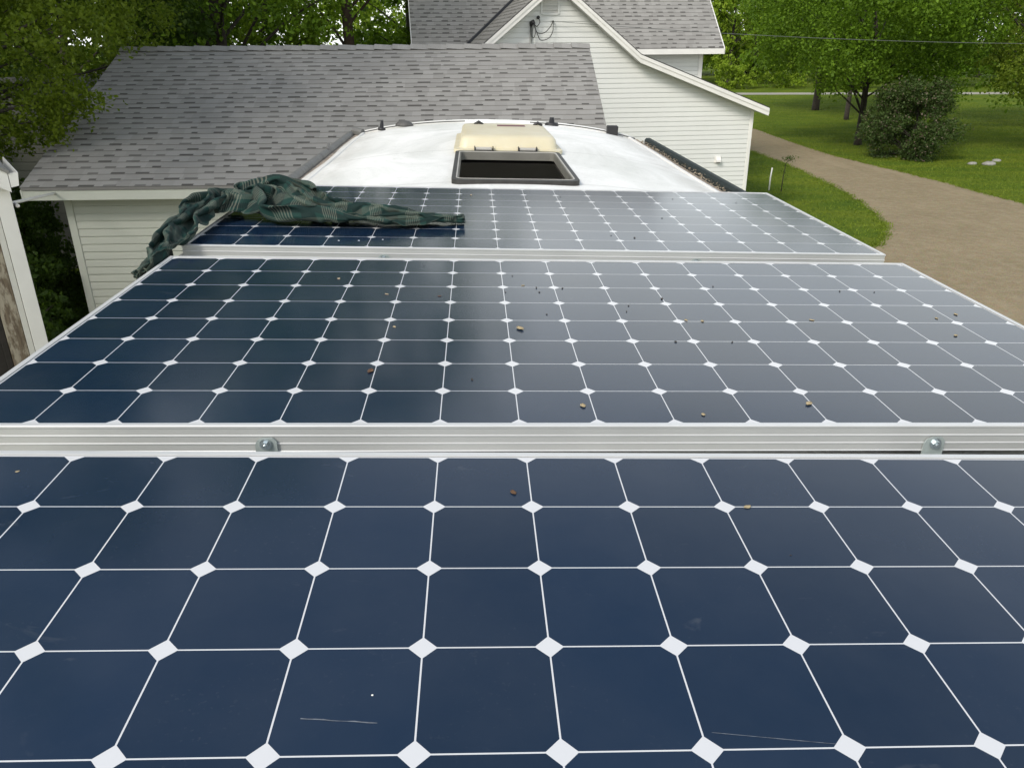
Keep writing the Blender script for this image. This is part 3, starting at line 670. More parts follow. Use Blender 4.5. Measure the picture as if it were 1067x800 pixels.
# ------------------------------------------------------------------ solar panels
PITCH, GAP, CUT = .1275, .0017, .0133
def make_panel(name, label, mw, brackets):
    t = thing(name, label, 'solar panel', mw, 'solar panels in a row on the camper roof')
    Wp, Hp, nx, ny = 2.067, 1.046, 16, 8
    lip = .0105; zt = 0.
    # frame: hollow aluminium profile with two grooves along every side
    b = MB(); zs = [(0., -.0015), (.0015, 0.), (lip, 0.), (lip, -.003)]
    def side(x0, x1, horiz, sgn):
        # profile (outward distance from the outer face, z)
        pr = [(lip, -.0025, 0), (lip, 0, 0), (.0012, 0, 0), (0, -.0012, 0), (0, -.0045, 1), (.0015, -.0055, 1), (.0015, -.0165, 1), (0, -.0172, 0), (0, -.0187, 0), (.0015, -.0195, 1), (.0015, -.0305, 1), (0, -.0312, 0), (0, -.0327, 0), (.0015, -.0335, 1), (.0015, -.0445, 1), (0, -.046, 0), (.03, -.046, 0)]
        hw, hh = (Wp / 2, Hp / 2)
        for (d0, z0, m0), (d1, z1, m1) in zip(pr[:-1], pr[1:]):
            mi = 1 if (m0 or m1) and abs(z1 - z0) > .003 else 0
            if horiz:
                vs = [(-hw + d0, sgn * (hh - d0), z0), (hw - d0, sgn * (hh - d0), z0), (hw - d1, sgn * (hh - d1), z1), (-hw + d1, sgn * (hh - d1), z1)]
            else:
                vs = [(sgn * (hw - d0), -hh + d0, z0), (sgn * (hw - d0), hh - d0, z0), (sgn * (hw - d1), hh - d1, z1), (sgn * (hw - d1), -hh + d1, z1)]
            b.add(vs, [(0, 1, 2, 3)], mi)
    for h in (True, False):
        for s in (-1, 1): side(0, 0, h, s)
    b.build('frame', [M['frame'], M['frame_side_shade']], t)
    # laminate: octagonal cells in a white grid, one flat sheet
    b = MB(); z = -.0022; h = PITCH / 2; c = h - GAP / 2
    for j in range(ny):
        for i in range(nx):
            cx, cy = (i - nx / 2 + .5) * PITCH, (j - ny / 2 + .5) * PITCH
            k = c - CUT
            oc = [(k, -c), (c, -k), (c, k), (k, c), (-k, c), (-c, k), (-c, -k), (-k, -c)]
            b.add([(cx + x, cy + y, z) for x, y in oc], [tuple(range(8))], 0)
            sq = [(h, -h), (h, h), (-h, h), (-h, -h)]
            V = [(cx + x, cy + y, z) for x, y in oc + sq]
            b.add(V, [(0, 8, 1), (2, 9, 3), (4, 10, 5), (6, 11, 7), (1, 8, 9, 2), (3, 9, 10, 4), (5, 10, 11, 6), (7, 11, 8, 0)], 1)
    X, Y = nx * h, ny * h; XO, YO = Wp / 2 - lip - .0012, Hp / 2 - lip - .0012
    b.add([(-X, -Y, z), (X, -Y, z), (X, Y, z), (-X, Y, z), (-XO, -YO, z), (XO, -YO, z), (XO, YO, z), (-XO, YO, z)], [(4, 5, 1, 0), (5, 6, 2, 1), (6, 7, 3, 2), (7, 4, 0, 3)], 1)
    b.build('cell_sheet', [M['cells'], M['backsheet']], t)
    MB().box((-Wp / 2 + .012, -Hp / 2 + .012, -.012), (Wp / 2 - .012, Hp / 2 - .012, -.006)).build('back_cover', M['dark_grey'], t)
    for bx in brackets:
        y = -Hp / 2
        pts = [(bx + .017, -.075), (bx + .017, -.026), (bx + .011, -.020), (bx - .004, -.020), (bx - .013, -.024), (bx - .017, -.031), (bx - .017, -.075)]
        m = MB().prism(pts, 1, y - .0035, y - .0005); m.box((bx - .019, y - .06, -.079), (bx + .019, y - .0005, -.0752))
        br = m.build('bracket', M['zinc'], t)
        bo = MB(); bo.tube([(bx, y - .0045, -.030), (bx, y - .0065, -.030)], .0095, 16); bo.tube([(bx, y - .0065, -.030), (bx, y - .0115, -.030)], [.0062, .0060], 6); bo.tube([(bx, y - .0115, -.030), (bx, y - .015, -.030)], [.0030, .0026], 8)
        bo.build('bolt', M['bolt'], br)
    return t
PANELM = {1: RT @ Matrix.Translation((.003, -1.1513, -.0006)) @ Matrix.Rotation(rad(.97), 4, 'X') @ Matrix.Rotation(rad(.41), 4, 'Y'),
          2: RT.copy(), 3: RT @ Matrix.Translation((-.0018, 1.1445, .0032)) @ Matrix.Rotation(rad(.19), 4, 'Y')}
make_panel('solar_panel', 'nearest dark blue solar panel filling the bottom of the view', PANELM[1], [])
make_panel('solar_panel', 'middle solar panel with two bolted brackets on its front frame', PANELM[2], [-.528, .557])
make_panel('solar_panel', 'farthest solar panel, half covered by the green plaid cloth', PANELM[3], [-.46, .46])

#CLOTH_BEGIN
# ------------------------------------------------------------------ plaid shade cloth (settled folds in millimetres, row by row, each value relative to the one before)
CLOTH = [[-1032,-5,-4,4,-15,-2,-6,-5,6,-5,-8,-2,-6,7,0,-5,4,-2,4,-3,-4,-2,-2,-1,-4,-4,-5,5,0,2,-5,4,6,7,-1,3,-4,-11,4,-6,-6,-1,2,-1,-6,-5,-3,0,1,6,-4,-5,12,-3,-11,6,
-1048,-5,-2,9,-10,2,-8,4,-11,-4,-5,0,-2,9,1,-3,-3,5,-3,-3,-3,-1,3,-1,-7,-3,0,4,2,-2,-1,-5,0,10,2,1,-2,-7,-3,3,-10,-1,6,-6,-4,-6,2,6,-6,2,7,-11,-6,8,-10,-8,
-1046,-8,0,-4,2,-3,-4,-5,-1,-7,-2,5,4,5,1,-3,-4,-3,3,-5,-5,-1,5,1,-4,-3,-2,-2,-2,0,-2,0,2,5,5,-1,0,-8,0,2,-10,-4,9,1,-3,-12,9,-1,-6,-6,3,9,-5,-10,-13,7,
-1047,-3,-6,6,-2,-10,-4,-2,-3,-3,1,6,6,-1,-2,0,2,-8,-4,1,-4,-1,3,0,-4,-3,-2,-5,1,5,2,-5,0,7,4,-4,1,-7,-2,-1,-6,-3,-1,4,-8,-4,-2,6,-2,-7,1,8,0,-12,-5,-3,
-1049,-2,-5,10,-8,-4,-2,-2,-2,-4,-1,7,5,-2,1,4,-2,-7,-7,3,-2,-5,2,-2,-4,-1,-3,-4,3,0,-5,-2,2,6,6,0,-3,-8,-4,3,-10,-4,6,0,-1,-5,-8,-1,-7,0,7,8,-1,-10,-3,-12,
-1057,-7,-8,29,-7,-7,-6,-2,2,-8,0,5,5,5,-3,8,-4,-2,-6,2,-6,-1,-6,3,0,0,-4,-2,-5,-2,0,-5,0,3,7,3,-1,-3,-8,-8,5,-1,-10,-4,4,-4,-7,-4,1,-7,11,8,-2,-11,-9,9,
-1052,-6,-7,23,0,-15,-3,-6,0,-1,5,6,0,-2,4,0,6,1,-5,-6,-1,-6,-3,-5,-1,0,-4,-1,-2,1,-2,-7,-1,4,6,3,-2,-8,-1,-5,-7,1,-3,-3,-2,-2,-7,-4,9,-1,-9,2,14,-9,-10,-6,
-1050,-5,-10,10,14,-15,-5,-5,-1,-1,0,4,4,-2,1,6,0,9,-6,-8,-4,0,-2,-2,-4,1,0,-4,-5,1,-1,-4,-1,-3,8,1,-5,-10,-6,-7,8,-7,1,-6,-5,-8,-1,6,3,-6,-1,12,-7,-7,-9,-1,
-1042,0,-5,0,-9,6,-8,-3,-5,-1,1,7,6,-5,5,2,4,4,-3,-8,-3,-5,1,-6,-3,-7,4,-7,3,-1,-6,-6,-3,0,10,-3,-8,0,-10,-8,3,-1,-7,-6,-9,0,5,0,3,-5,11,7,-5,-10,-4,-4,
-1034,-1,1,-8,1,-9,-2,-3,-4,4,-3,-1,5,7,-4,6,-3,7,5,-7,-13,-6,0,-4,-7,-3,-6,-3,6,-2,-4,-8,1,3,-9,3,-6,-5,3,-5,-5,-9,-7,-6,-2,1,6,3,-3,3,13,-7,-7,-6,-8,1,
-1027,-5,4,-1,-3,-3,-7,-7,0,-6,-6,1,2,6,3,4,5,1,-4,-11,7,-9,-1,-9,-6,-1,-11,-2,2,-1,-6,-4,-1,-6,-1,-1,6,-10,-10,2,-6,-8,-5,-4,0,6,7,-1,-7,12,5,-11,0,-6,-3,-5,
-1024,-3,-4,3,-1,-6,0,-8,-4,-4,-3,-7,3,3,4,4,2,1,-5,-3,-7,10,-12,2,-7,-9,-5,-11,-5,3,-4,-7,-2,3,-7,10,-5,-1,-7,-5,-5,-7,-9,1,0,6,1,-2,-1,14,-2,-9,-5,-5,3,4,
-1016,-5,-4,2,-1,-5,-2,-2,-4,-4,-4,-5,-7,-3,3,-4,2,7,1,0,-8,7,-6,-2,-7,-4,-8,-11,-6,-7,-6,-7,2,5,-7,12,-4,0,-6,-9,-6,-7,-6,0,1,8,-2,6,-7,16,-9,-5,-5,-3,0,6,
-1011,1,-1,-2,-5,-1,-4,-6,-1,-7,-2,-5,-5,-4,-2,-2,-3,3,4,2,-6,-9,6,-2,-7,-5,-10,-4,-7,-5,-7,-7,0,-3,-4,12,1,-2,-10,-7,-7,-13,-3,3,4,9,3,2,-3,12,-11,-5,-7,5,5,2,
-999,0,-3,-10,2,-2,-7,-1,1,-8,-5,0,-5,-5,-2,-11,-7,-3,1,4,-1,-9,-6,1,4,-7,-2,-9,-11,-5,-4,-6,-5,-5,-1,12,-1,2,-10,-8,-10,-7,-5,6,6,5,2,0,12,0,-13,-2,-6,-1,7,6,
-1010,6,1,-9,-6,11,-4,-6,1,-5,-5,-4,-7,-1,-9,-11,-5,6,-9,7,0,-5,-5,-3,-10,7,-8,-9,-7,-7,-6,1,-8,4,-3,-9,10,4,-13,-2,-13,-3,-8,4,6,11,-2,0,12,-3,-9,-7,-9,1,10,8,
-1019,2,7,0,-8,0,11,-3,-9,1,-7,-4,-4,-4,-13,-4,-2,-7,1,-8,-4,-4,-8,1,3,7,-11,-7,-8,2,-9,-13,-7,0,7,-1,-6,4,7,-9,-12,-7,-7,5,6,7,3,-4,14,-3,-14,-1,-6,-6,6,3,
-1009,8,0,-4,-9,-6,13,-5,-6,-1,-5,0,-9,-9,-6,-6,-9,1,-7,-3,-7,-5,-5,3,11,-10,-13,-1,3,-12,-11,-7,-5,2,7,4,-11,2,9,-9,-10,-2,-7,1,5,3,7,-5,13,0,-15,-6,-8,-1,5,8,
-1006,-2,6,1,-13,-3,6,-2,-4,-6,-5,-1,-4,-16,-2,-12,-8,1,2,-8,-6,-6,-5,10,-5,1,-14,2,2,-14,-6,-10,-1,7,1,5,-10,-3,10,-9,-8,-8,-2,-1,8,-1,10,-7,11,10,-9,-12,-1,-8,0,3,
-1004,-8,0,8,-5,-10,4,-3,-5,-2,-7,1,-11,-9,-5,-7,-9,-6,-2,2,-2,-7,-6,5,1,-5,-11,7,-10,-11,-5,-11,1,6,5,5,-10,-1,9,-6,-12,-6,-3,1,6,1,8,-4,-1,16,-1,-10,-4,-4,-7,1,
-1006,-8,-1,6,4,-12,-5,8,-4,-10,1,-11,-10,-2,-14,1,-7,-7,0,-4,-8,0,-3,2,6,-13,-8,-1,-10,-6,-13,-1,6,6,10,-4,-6,9,-1,-7,-9,-6,-6,1,6,1,10,-1,-1,-1,13,-7,-10,0,-6,-3,
-1005,0,-8,-1,9,-4,-5,-3,-12,-5,-3,-9,1,-14,-5,-3,-12,3,-6,-7,1,-5,0,9,-7,-3,-11,-9,-12,-6,-1,3,7,4,9,-11,0,8,-9,-4,-7,-4,-4,1,0,9,3,-1,7,-8,12,0,-7,-8,-7,1,
-1011,-3,-5,0,6,-6,-2,3,-9,-7,-8,-3,-8,-13,-2,-8,-5,-8,-7,-2,0,2,12,-7,-3,-8,-5,-9,-15,2,10,0,9,3,-7,-7,10,1,-7,-7,-6,-5,-5,0,7,6,-1,8,1,-7,-1,11,-8,-7,-6,-2,
-1013,0,-7,2,1,-4,1,-7,-1,-8,-4,-11,-7,-13,-2,-8,-1,-3,-6,-5,-2,13,-1,-6,-4,-6,-14,-8,-6,8,6,-1,10,1,-6,-5,9,-2,-7,-7,-5,-5,-1,1,7,1,6,-2,3,-5,-4,10,-2,-6,-3,-1,
-1012,-1,-13,-4,8,-3,-3,2,-3,-11,-4,-8,-11,-9,-8,-8,-8,2,5,5,-10,8,-5,-2,-5,-9,-14,-7,5,2,4,9,5,-11,-4,12,-4,-5,-5,-8,-3,-6,-2,1,6,0,10,-1,2,0,-10,5,8,-10,-12,-3,
-1019,0,0,-7,-5,0,-5,4,2,-7,-13,-4,-11,-3,-12,-14,4,-2,8,8,-6,-8,5,-6,-13,-6,-11,-2,7,1,7,4,1,-10,-3,11,-8,0,-7,-9,-1,-7,5,-2,7,2,-3,10,-4,-1,-7,2,9,-12,-9,-6,
-1013,-13,-1,0,-7,-6,-3,3,2,1,-9,-13,-8,0,-18,-10,2,7,8,4,-7,-3,1,-9,-5,-13,-10,0,2,8,7,-1,-2,-1,-3,7,-2,-11,-2,-9,-6,3,1,3,5,-3,2,1,-11,8,-1,-6,9,-12,-9,-5,
-1011,-14,-5,-2,-3,-7,2,-3,-3,5,-7,-8,-8,-10,-6,-13,0,7,5,12,-3,-5,-6,-5,-9,-14,-7,1,4,6,1,7,-1,-11,9,-5,-3,-5,3,-7,-11,-4,3,1,6,2,0,-3,-11,9,-5,-2,11,-11,-15,-3,
-1011,-9,-11,-2,-3,-10,-2,10,-11,-2,3,-4,-10,-13,-4,-11,6,-2,9,9,-8,4,-12,-6,-4,-14,-3,-1,9,2,-4,13,-11,3,-8,3,0,-8,-6,3,-6,-9,-4,7,5,0,-3,-10,4,-4,9,-6,6,-7,-13,-7,
-1010,-10,-13,-5,-5,-9,8,6,1,-10,-9,6,-14,-7,-7,-2,-8,4,11,-1,11,-10,0,-12,-7,-6,-13,-4,4,5,2,14,-1,-13,3,-7,0,-8,-4,-2,5,-5,-5,1,-7,-2,-4,5,1,-6,9,2,0,-10,-11,-12,
-1013,-8,-10,-7,-9,-8,6,9,-2,7,-19,6,-10,-5,-14,-3,-8,9,-3,8,11,-4,-1,-11,-7,-8,-7,-12,-2,4,7,10,0,-4,-6,5,-7,-2,-12,3,-2,-8,-1,-3,-7,-4,0,-3,7,2,-1,-5,9,-5,-9,-1,
-1013,-7,-10,-7,-7,-12,1,7,4,11,-7,-15,2,-6,-13,-7,-7,7,0,12,-1,6,0,-7,-12,-4,-6,-15,-6,3,0,7,10,-4,0,-8,4,-4,-5,-6,-6,-4,-7,-5,6,-5,-4,-4,-8,2,3,2,-5,8,-5,-6,
-1013,-6,-11,-12,-5,-9,8,4,7,5,-8,-11,-5,-2,-6,-13,-2,-4,11,5,7,-8,11,-12,-1,-11,-2,-12,-11,2,-1,-1,6,3,-3,0,-2,-1,-8,-6,0,-12,-3,-7,5,0,-5,-1,-4,-5,-7,0,6,-8,7,0,
-1013,-7,-7,-9,-13,-3,7,1,7,1,5,-12,-8,-3,-9,-4,-11,-1,10,7,5,-10,8,-2,-14,5,-11,-7,-9,-5,-1,-3,5,1,-9,-4,1,0,0,-8,-4,1,-7,-10,-6,3,4,-8,2,-6,-4,3,2,-8,-7,3,
-1010,-14,-4,-13,-10,2,9,-2,8,7,-7,-7,-4,-7,-10,-5,-5,-4,7,7,5,-7,6,1,-13,-8,2,-11,-6,-6,-9,-2,5,-3,-7,-4,-1,5,-5,4,-6,-7,-1,-6,-6,-7,-9,6,-6,-3,-3,1,7,5,-3,-3,
-1014,-11,-12,-4,-7,12,-5,1,14,-2,0,-10,-6,-6,-8,-11,-3,3,1,7,1,6,-4,2,-11,-7,-9,2,-10,-5,-1,-14,4,-6,-2,-8,-4,9,-7,3,-4,-6,1,-10,2,-8,-3,-9,-8,-2,-5,3,1,6,4,1,
-1016,-10,-8,-6,-3,12,3,4,6,-4,-5,-7,-6,-6,-7,-14,4,-4,-1,6,7,6,-6,-6,1,-13,-2,-7,-8,-5,-5,-12,1,-4,-4,-6,-7,0,12,-9,-4,6,-7,-5,-7,3,-10,-6,-5,-3,3,-12,-4,2,6,3,
-1024,-10,5,-10,8,6,5,5,2,-6,-10,-6,-6,0,-10,-5,-11,7,2,5,6,-9,5,-6,-10,-5,-4,-10,0,-7,-10,-7,-7,2,-4,-4,-6,-3,8,-4,-8,9,-2,-8,-7,-6,4,-8,-2,-7,-1,-1,-11,-5,6,3,
-1028,4,-7,1,7,11,3,-6,-4,-2,-9,-3,-3,-8,0,-9,-10,4,7,2,0,-10,4,-6,-8,3,-9,-8,-8,1,-13,-1,-6,-6,2,-8,-8,-6,6,5,-8,-6,12,-2,-10,-8,-3,3,-5,-7,-8,0,-1,-10,-3,9,
-1022,-5,1,7,2,9,-6,-1,8,-9,-6,-8,-6,-7,-2,-13,0,6,9,0,-4,-4,-11,-2,3,-10,0,-12,-10,-1,-11,-1,-7,-6,-4,-2,-8,-3,3,1,-5,0,-5,8,2,-14,3,-8,-6,2,-9,-2,1,-8,0,-4,
-1020,5,-3,13,2,5,-7,2,-7,-1,-6,-14,-6,-1,-7,-7,-1,5,6,0,-7,-10,2,2,-5,-7,-7,-9,-9,-1,-8,-9,-1,-8,-7,-5,0,-5,-6,-7,-5,-1,5,11,6,-12,5,-2,-5,-10,-1,-10,1,2,-11,5,
-1007,1,8,2,5,-4,0,-7,-1,-4,-11,-10,1,-8,-1,-6,-8,0,4,3,-5,-10,-4,0,1,-4,-11,-7,-10,-8,-2,-8,-7,-1,-9,2,-8,-6,-7,-3,-3,3,-9,4,13,-5,9,-8,2,-9,-4,-8,3,-10,-6,1,
-1001,3,4,2,3,2,-5,-6,1,-13,-5,-7,2,-8,-11,-3,1,-3,-5,-5,4,-2,-10,-3,-2,2,-5,-7,-9,-14,-8,-6,1,-9,1,-7,-9,-1,-7,-5,0,7,-1,-11,2,16,-7,5,-11,-1,-8,-9,0,5,-11,-3,
-996,5,-2,4,9,1,-9,-4,0,-12,-11,-5,-8,4,-14,-7,3,-3,-6,-7,0,1,2,-9,-2,-5,-5,-1,-10,-10,-7,-4,-10,0,-15,-6,-6,7,-10,-2,-1,11,7,-18,1,14,-7,8,-15,-4,-7,-6,11,-7,3,-5,
-997,7,4,1,2,4,-2,-7,-4,-9,-9,-10,-5,-5,-4,-11,3,-8,-2,-6,-7,1,6,-5,6,-9,-7,-6,-3,-7,-9,-6,-3,-7,-8,-7,-6,-6,4,2,5,5,5,-10,-9,1,10,-11,4,-6,-7,-1,-8,2,5,5,
-995,0,7,0,-3,7,-1,-3,-7,-7,-5,-6,-5,-7,-14,0,-10,8,-11,-4,-2,-7,0,4,7,-2,-11,-9,-4,-3,-5,-8,-8,-8,-7,-7,-3,0,-7,3,6,7,-1,1,0,5,-2,-11,-6,-3,-5,-4,7,-4,9,3,
-997,4,-4,3,-4,4,4,-5,-5,-6,-6,-3,1,-15,-2,-11,-4,-1,8,-7,-5,-1,-5,-5,-1,2,3,-4,-11,-1,-10,-2,-8,2,-9,-7,-7,-1,0,1,3,6,5,-7,2,1,-8,0,-5,-6,-3,-2,3,7,2,2,
-1004,6,-4,-3,6,3,1,-7,-2,3,-7,2,-7,-8,-7,-7,-8,1,9,-11,-4,0,-4,-2,-3,-1,-3,0,0,-5,-2,-6,-3,-5,-3,-5,-7,5,-7,1,5,3,4,-5,6,-7,1,-8,-6,3,-4,2,4,2,4,5,
-1002,-11,8,-4,3,8,1,-3,-2,1,-3,-3,-6,-1,-2,-10,-11,-2,2,10,-5,-1,-1,-11,2,-3,0,-5,2,-5,1,-4,-5,-4,-6,-4,-2,-3,0,2,4,6,-5,-2,1,1,-3,-6,-4,0,7,-2,1,2,4,-7,
-1003,-12,1,-2,1,4,2,-1,5,5,-6,-8,0,-6,2,-2,-11,-5,8,-5,-1,-3,2,6,-7,4,2,0,2,-4,-10,-2,0,-3,-3,-3,-7,1,4,-4,4,3,1,-3,-3,-5,5,-3,-7,6,1,3,5,-2,0,-9,
-1007,-13,-2,1,0,10,-2,2,-2,7,3,-3,-11,-2,5,-8,-3,1,-5,1,-3,2,0,3,-5,9,4,-2,3,4,-8,-5,-2,-6,3,-1,0,-5,1,2,3,-2,0,0,-5,-3,4,-3,1,-1,-3,1,3,-1,3,-4,
-1018,-2,-1,2,2,1,7,-3,0,8,-2,-3,0,-4,1,-3,-2,-1,-1,-3,5,-2,-1,0,6,2,7,-3,2,1,-2,-2,-6,0,-3,0,0,-1,-1,5,0,2,-1,-2,-4,0,-1,-5,5,9,-4,-4,-1,2,6,-9,
-1015,1,-1,1,0,6,2,3,5,0,3,-3,-5,-2,0,-1,-2,-2,1,0,-2,5,-5,4,1,2,5,2,4,-1,-3,-2,-4,-4,3,7,-4,0,0,0,2,1,0,-4,-5,1,-11,9,5,1,-1,-1,-2,1,4,-3,
-1001,0,1,3,-2,4,7,-1,1,5,-5,2,-2,-1,0,-5,-3,1,0,-3,-1,3,-3,4,3,2,3,0,3,1,-6,2,-6,-3,-1,-2,8,-4,5,4,-1,1,-1,-3,-3,-3,-2,8,0,0,0,-8,4,4,3,-4,
-989,7,-3,6,-2,7,0,3,3,4,-3,-3,0,-2,-2,-2,-5,-1,1,-3,-4,5,-6,3,2,0,0,6,-1,0,1,-1,-3,-2,-5,0,7,-2,1,-1,4,5,-2,-9,-3,-2,-2,4,2,1,-1,-6,1,2,6,-1,
-963,5,1,3,6,0,2,2,-3,0,-2,-4,7,-1,-5,-3,-4,-5,-6,2,-2,-3,-2,2,-5,2,3,5,-2,1,-3,-5,5,-3,-7,0,5,-3,0,-1,4,9,-3,-11,-4,-6,-2,-2,1,0,6,2,-9,-7,8,11,
-925,9,-5,-8,2,1,4,4,-1,-4,1,-2,1,3,-12,-4,-3,-6,-4,3,-5,-6,-5,-2,-2,2,4,-3,4,1,-1,1,-5,-9,-3,-1,3,-1,-2,-1,9,6,-6,-12,-4,-4,-14,0,-4,2,-4,-2,9,-4,3,2,
-890,-4,-5,-4,0,4,2,4,-2,-6,-1,2,-4,-2,-1,-5,-11,-5,-4,-4,-7,-4,-6,-2,-1,6,1,-3,8,3,-3,-5,-6,-9,-4,4,-6,-5,4,6,5,-3,-8,-5,-11,-4,-14,-5,-8,3,-2,2,1,2,0,6,
-871,-12,-6,2,-2,5,-5,-1,5,5,-6,2,-3,-4,-5,-4,-9,-8,-7,-1,-7,-4,-7,0,5,0,5,3,4,-6,-3,-7,-9,-7,-5,-2,1,-6,10,7,-1,-11,-3,-9,-8,-16,-6,-9,-8,5,3,-5,0,2,-7,2,
-860,-9,-2,-7,2,0,-4,-5,7,1,1,6,-6,-4,-9,-3,-9,-2,-6,-6,-5,-5,-4,5,0,4,0,4,-6,-3,-4,-8,-8,-4,-2,-1,-5,9,5,1,-9,-6,-10,-9,-11,-8,-10,-7,-8,0,0,7,2,-5,-9,-3,
-851,-6,-3,-10,-3,-4,3,-1,1,-1,4,6,-1,-4,-11,-5,-1,-11,-5,-6,-1,-4,0,1,1,6,-3,-2,-3,-5,-5,-7,-5,-3,-2,5,1,4,4,-11,-7,-7,-8,-11,-10,-11,-9,-3,-1,-1,-2,-4,0,-7,-4,1,
-852,0,-10,0,-2,-8,-7,15,0,-7,3,5,2,0,-6,-14,-2,-11,-4,-6,3,-3,-1,-1,7,6,-6,-4,0,-9,-3,-8,-3,4,3,-1,-4,-2,-5,3,-3,-14,-10,-11,-10,-9,-6,5,1,1,-5,1,-7,-1,-5,0,
-856,4,-10,-6,0,-2,0,5,-2,2,1,4,3,-1,-3,-16,-2,-9,-2,-3,2,-4,-3,1,5,6,-7,-2,-5,-3,-5,-3,5,2,-3,-2,-3,3,-3,-2,-14,-13,-9,-6,-4,-9,1,0,-5,-1,-3,-8,6,-1,3,4,
-869,4,-2,-10,-1,-4,0,7,3,6,-1,6,1,-5,-8,5,-14,-8,6,-2,0,-3,-1,2,4,0,-2,-4,-1,-6,1,3,5,-5,-4,4,-3,2,-4,-15,-7,-4,-5,-3,-5,-2,-2,6,-1,-6,1,1,-1,3,2,2,
-892,2,-2,-6,-2,3,3,6,1,13,-2,8,-1,0,-15,-3,-2,-5,1,8,1,-4,-7,8,3,-9,2,0,7,-6,4,2,1,7,-6,-9,0,-3,2,-2,-1,1,-2,1,0,-1,-3,-1,2,-2,3,2,0,3,8,4,
-921,-1,-5,-1,2,8,9,7,4,11,-2,6,-6,-7,-10,-4,1,4,4,9,3,-5,-9,13,-1,-2,-3,1,12,7,6,5,3,-4,1,-8,-2,5,0,4,3,2,6,5,-2,0,-5,4,2,5,-4,4,-10,8,7,11,
-957,9,-6,7,6,1,17,7,4,13,7,-7,2,-11,-10,-6,-2,9,9,13,-1,0,-7,8,-2,-1,0,10,3,18,9,5,2,0,0,-1,0,-5,4,9,7,6,10,2,1,-1,-6,7,5,5,-2,2,-5,-5,16,10,
-953,-4,-4,1,6,4,11,11,11,16,-3,-5,-1,-14,-9,0,3,17,7,18,1,-4,-5,0,4,3,-1,11,1,11,15,10,7,4,-1,-2,-1,-8,4,12,6,9,7,9,2,-1,4,4,3,4,-3,-2,-5,-1,9,-9,
-961,-5,-7,7,8,9,11,12,14,10,-3,-9,-9,-8,1,6,-2,14,14,12,11,-4,-7,2,3,3,-3,8,12,8,11,10,0,10,-2,-2,7,-9,4,4,12,9,9,10,3,2,4,4,2,0,3,-3,-4,-4,0,6,
-962,-7,-1,8,10,12,24,4,7,3,-7,-4,-15,3,-7,3,13,13,15,9,5,1,-3,4,1,1,0,8,13,9,10,-4,14,10,2,-9,7,6,-8,6,5,5,11,7,13,6,-2,7,3,2,5,-3,-3,-5,-2,-5,
-961,-5,3,9,10,14,16,14,8,0,-10,-17,-3,6,-6,9,15,11,13,12,0,4,-3,4,0,-1,1,8,9,14,5,-3,14,7,-1,-4,-5,12,5,-3,5,6,5,10,7,6,9,3,3,8,2,-1,-4,-4,-3,2,
-954,-1,9,5,10,29,11,10,2,-10,-17,-7,-1,10,4,3,15,12,19,0,4,-2,-3,8,-1,-9,6,16,7,11,-5,2,11,8,2,2,-3,-10,8,14,-4,4,4,10,6,6,9,2,10,3,5,-4,2,-3,-2,-5,
-947,5,13,13,18,22,9,-3,-9,-16,-3,-9,6,3,12,9,19,10,1,-1,-3,13,5,0,-11,-1,15,5,7,14,0,-7,8,12,3,4,-3,-1,-6,4,13,-5,4,7,3,7,8,7,6,8,5,5,-11,4,2,-7,
-925,6,12,25,16,9,-9,-12,-12,-11,2,7,8,5,13,15,3,4,13,-7,-10,9,10,-9,-2,14,8,6,8,7,1,-8,11,12,4,-4,-2,-7,1,2,11,3,-3,6,8,5,2,8,5,7,8,7,-2,-11,0,2,
-904,3,18,23,8,-11,-17,-6,-5,5,11,3,13,6,10,-1,7,4,5,6,-5,3,-5,0,11,10,7,4,4,-4,-1,4,9,9,3,-2,-5,-1,-6,9,2,8,-1,4,10,0,7,2,5,4,0,13,6,-10,-3,5,
-881,8,14,6,-22,-8,1,4,9,7,7,9,8,7,4,4,2,6,-3,1,6,-3,-1,4,12,5,2,9,-1,-7,6,0,8,11,0,-2,-6,-6,3,4,-4,7,11,-1,13,0,1,4,11,-1,2,0,6,-1,-2,4,
-860,3,-9,-13,-2,5,11,9,13,5,5,7,8,6,3,3,2,6,-3,3,-8,0,12,3,7,2,3,2,-1,0,8,2,4,-4,6,-6,-4,-4,1,1,8,4,1,15,-3,10,4,3,1,9,-2,3,-4,1,2,0,
-848,-1,-8,1,2,7,9,6,7,8,7,1,12,3,3,-3,0,13,-4,-6,-3,9,0,10,3,3,2,2,-3,4,4,6,-1,-1,-5,-4,-4,2,10,-6,13,4,-3,0,11,9,0,5,4,4,1,-1,-4,7,-5,-7,
-831,-6,-5,6,6,7,6,7,7,7,4,6,7,5,1,-5,-1,5,0,-7,3,2,6,4,9,1,1,1,1,4,3,-1,-5,2,-5,-1,-3,6,5,10,4,-5,0,3,2,8,5,9,-1,2,1,-5,2,1,-6,6,
-816,-2,1,3,6,3,9,7,6,7,3,3,6,6,-5,-4,7,4,-10,3,0,2,7,2,6,2,0,2,1,6,0,-2,-4,-1,-1,-2,-2,10,4,-1,11,-4,1,2,0,6,4,-6,3,7,8,-4,0,3,1,1,
-793,1,1,0,7,3,8,4,4,6,6,4,3,-4,-2,-2,5,7,-4,-2,1,5,0,1,-2,12,-3,5,2,4,-5,2,-6,-2,0,-1,1,7,6,0,2,6,0,-2,0,9,4,-9,3,6,12,0,-7,-5,12,-5,
-771,0,1,6,1,4,6,5,4,8,-1,0,4,-1,0,-2,4,5,-2,-3,1,0,2,1,-1,2,6,7,1,-8,1,3,-1,-5,0,0,3,0,0,18,-5,4,-4,5,2,5,-9,7,4,4,-2,-7,-3,10,6,-4,
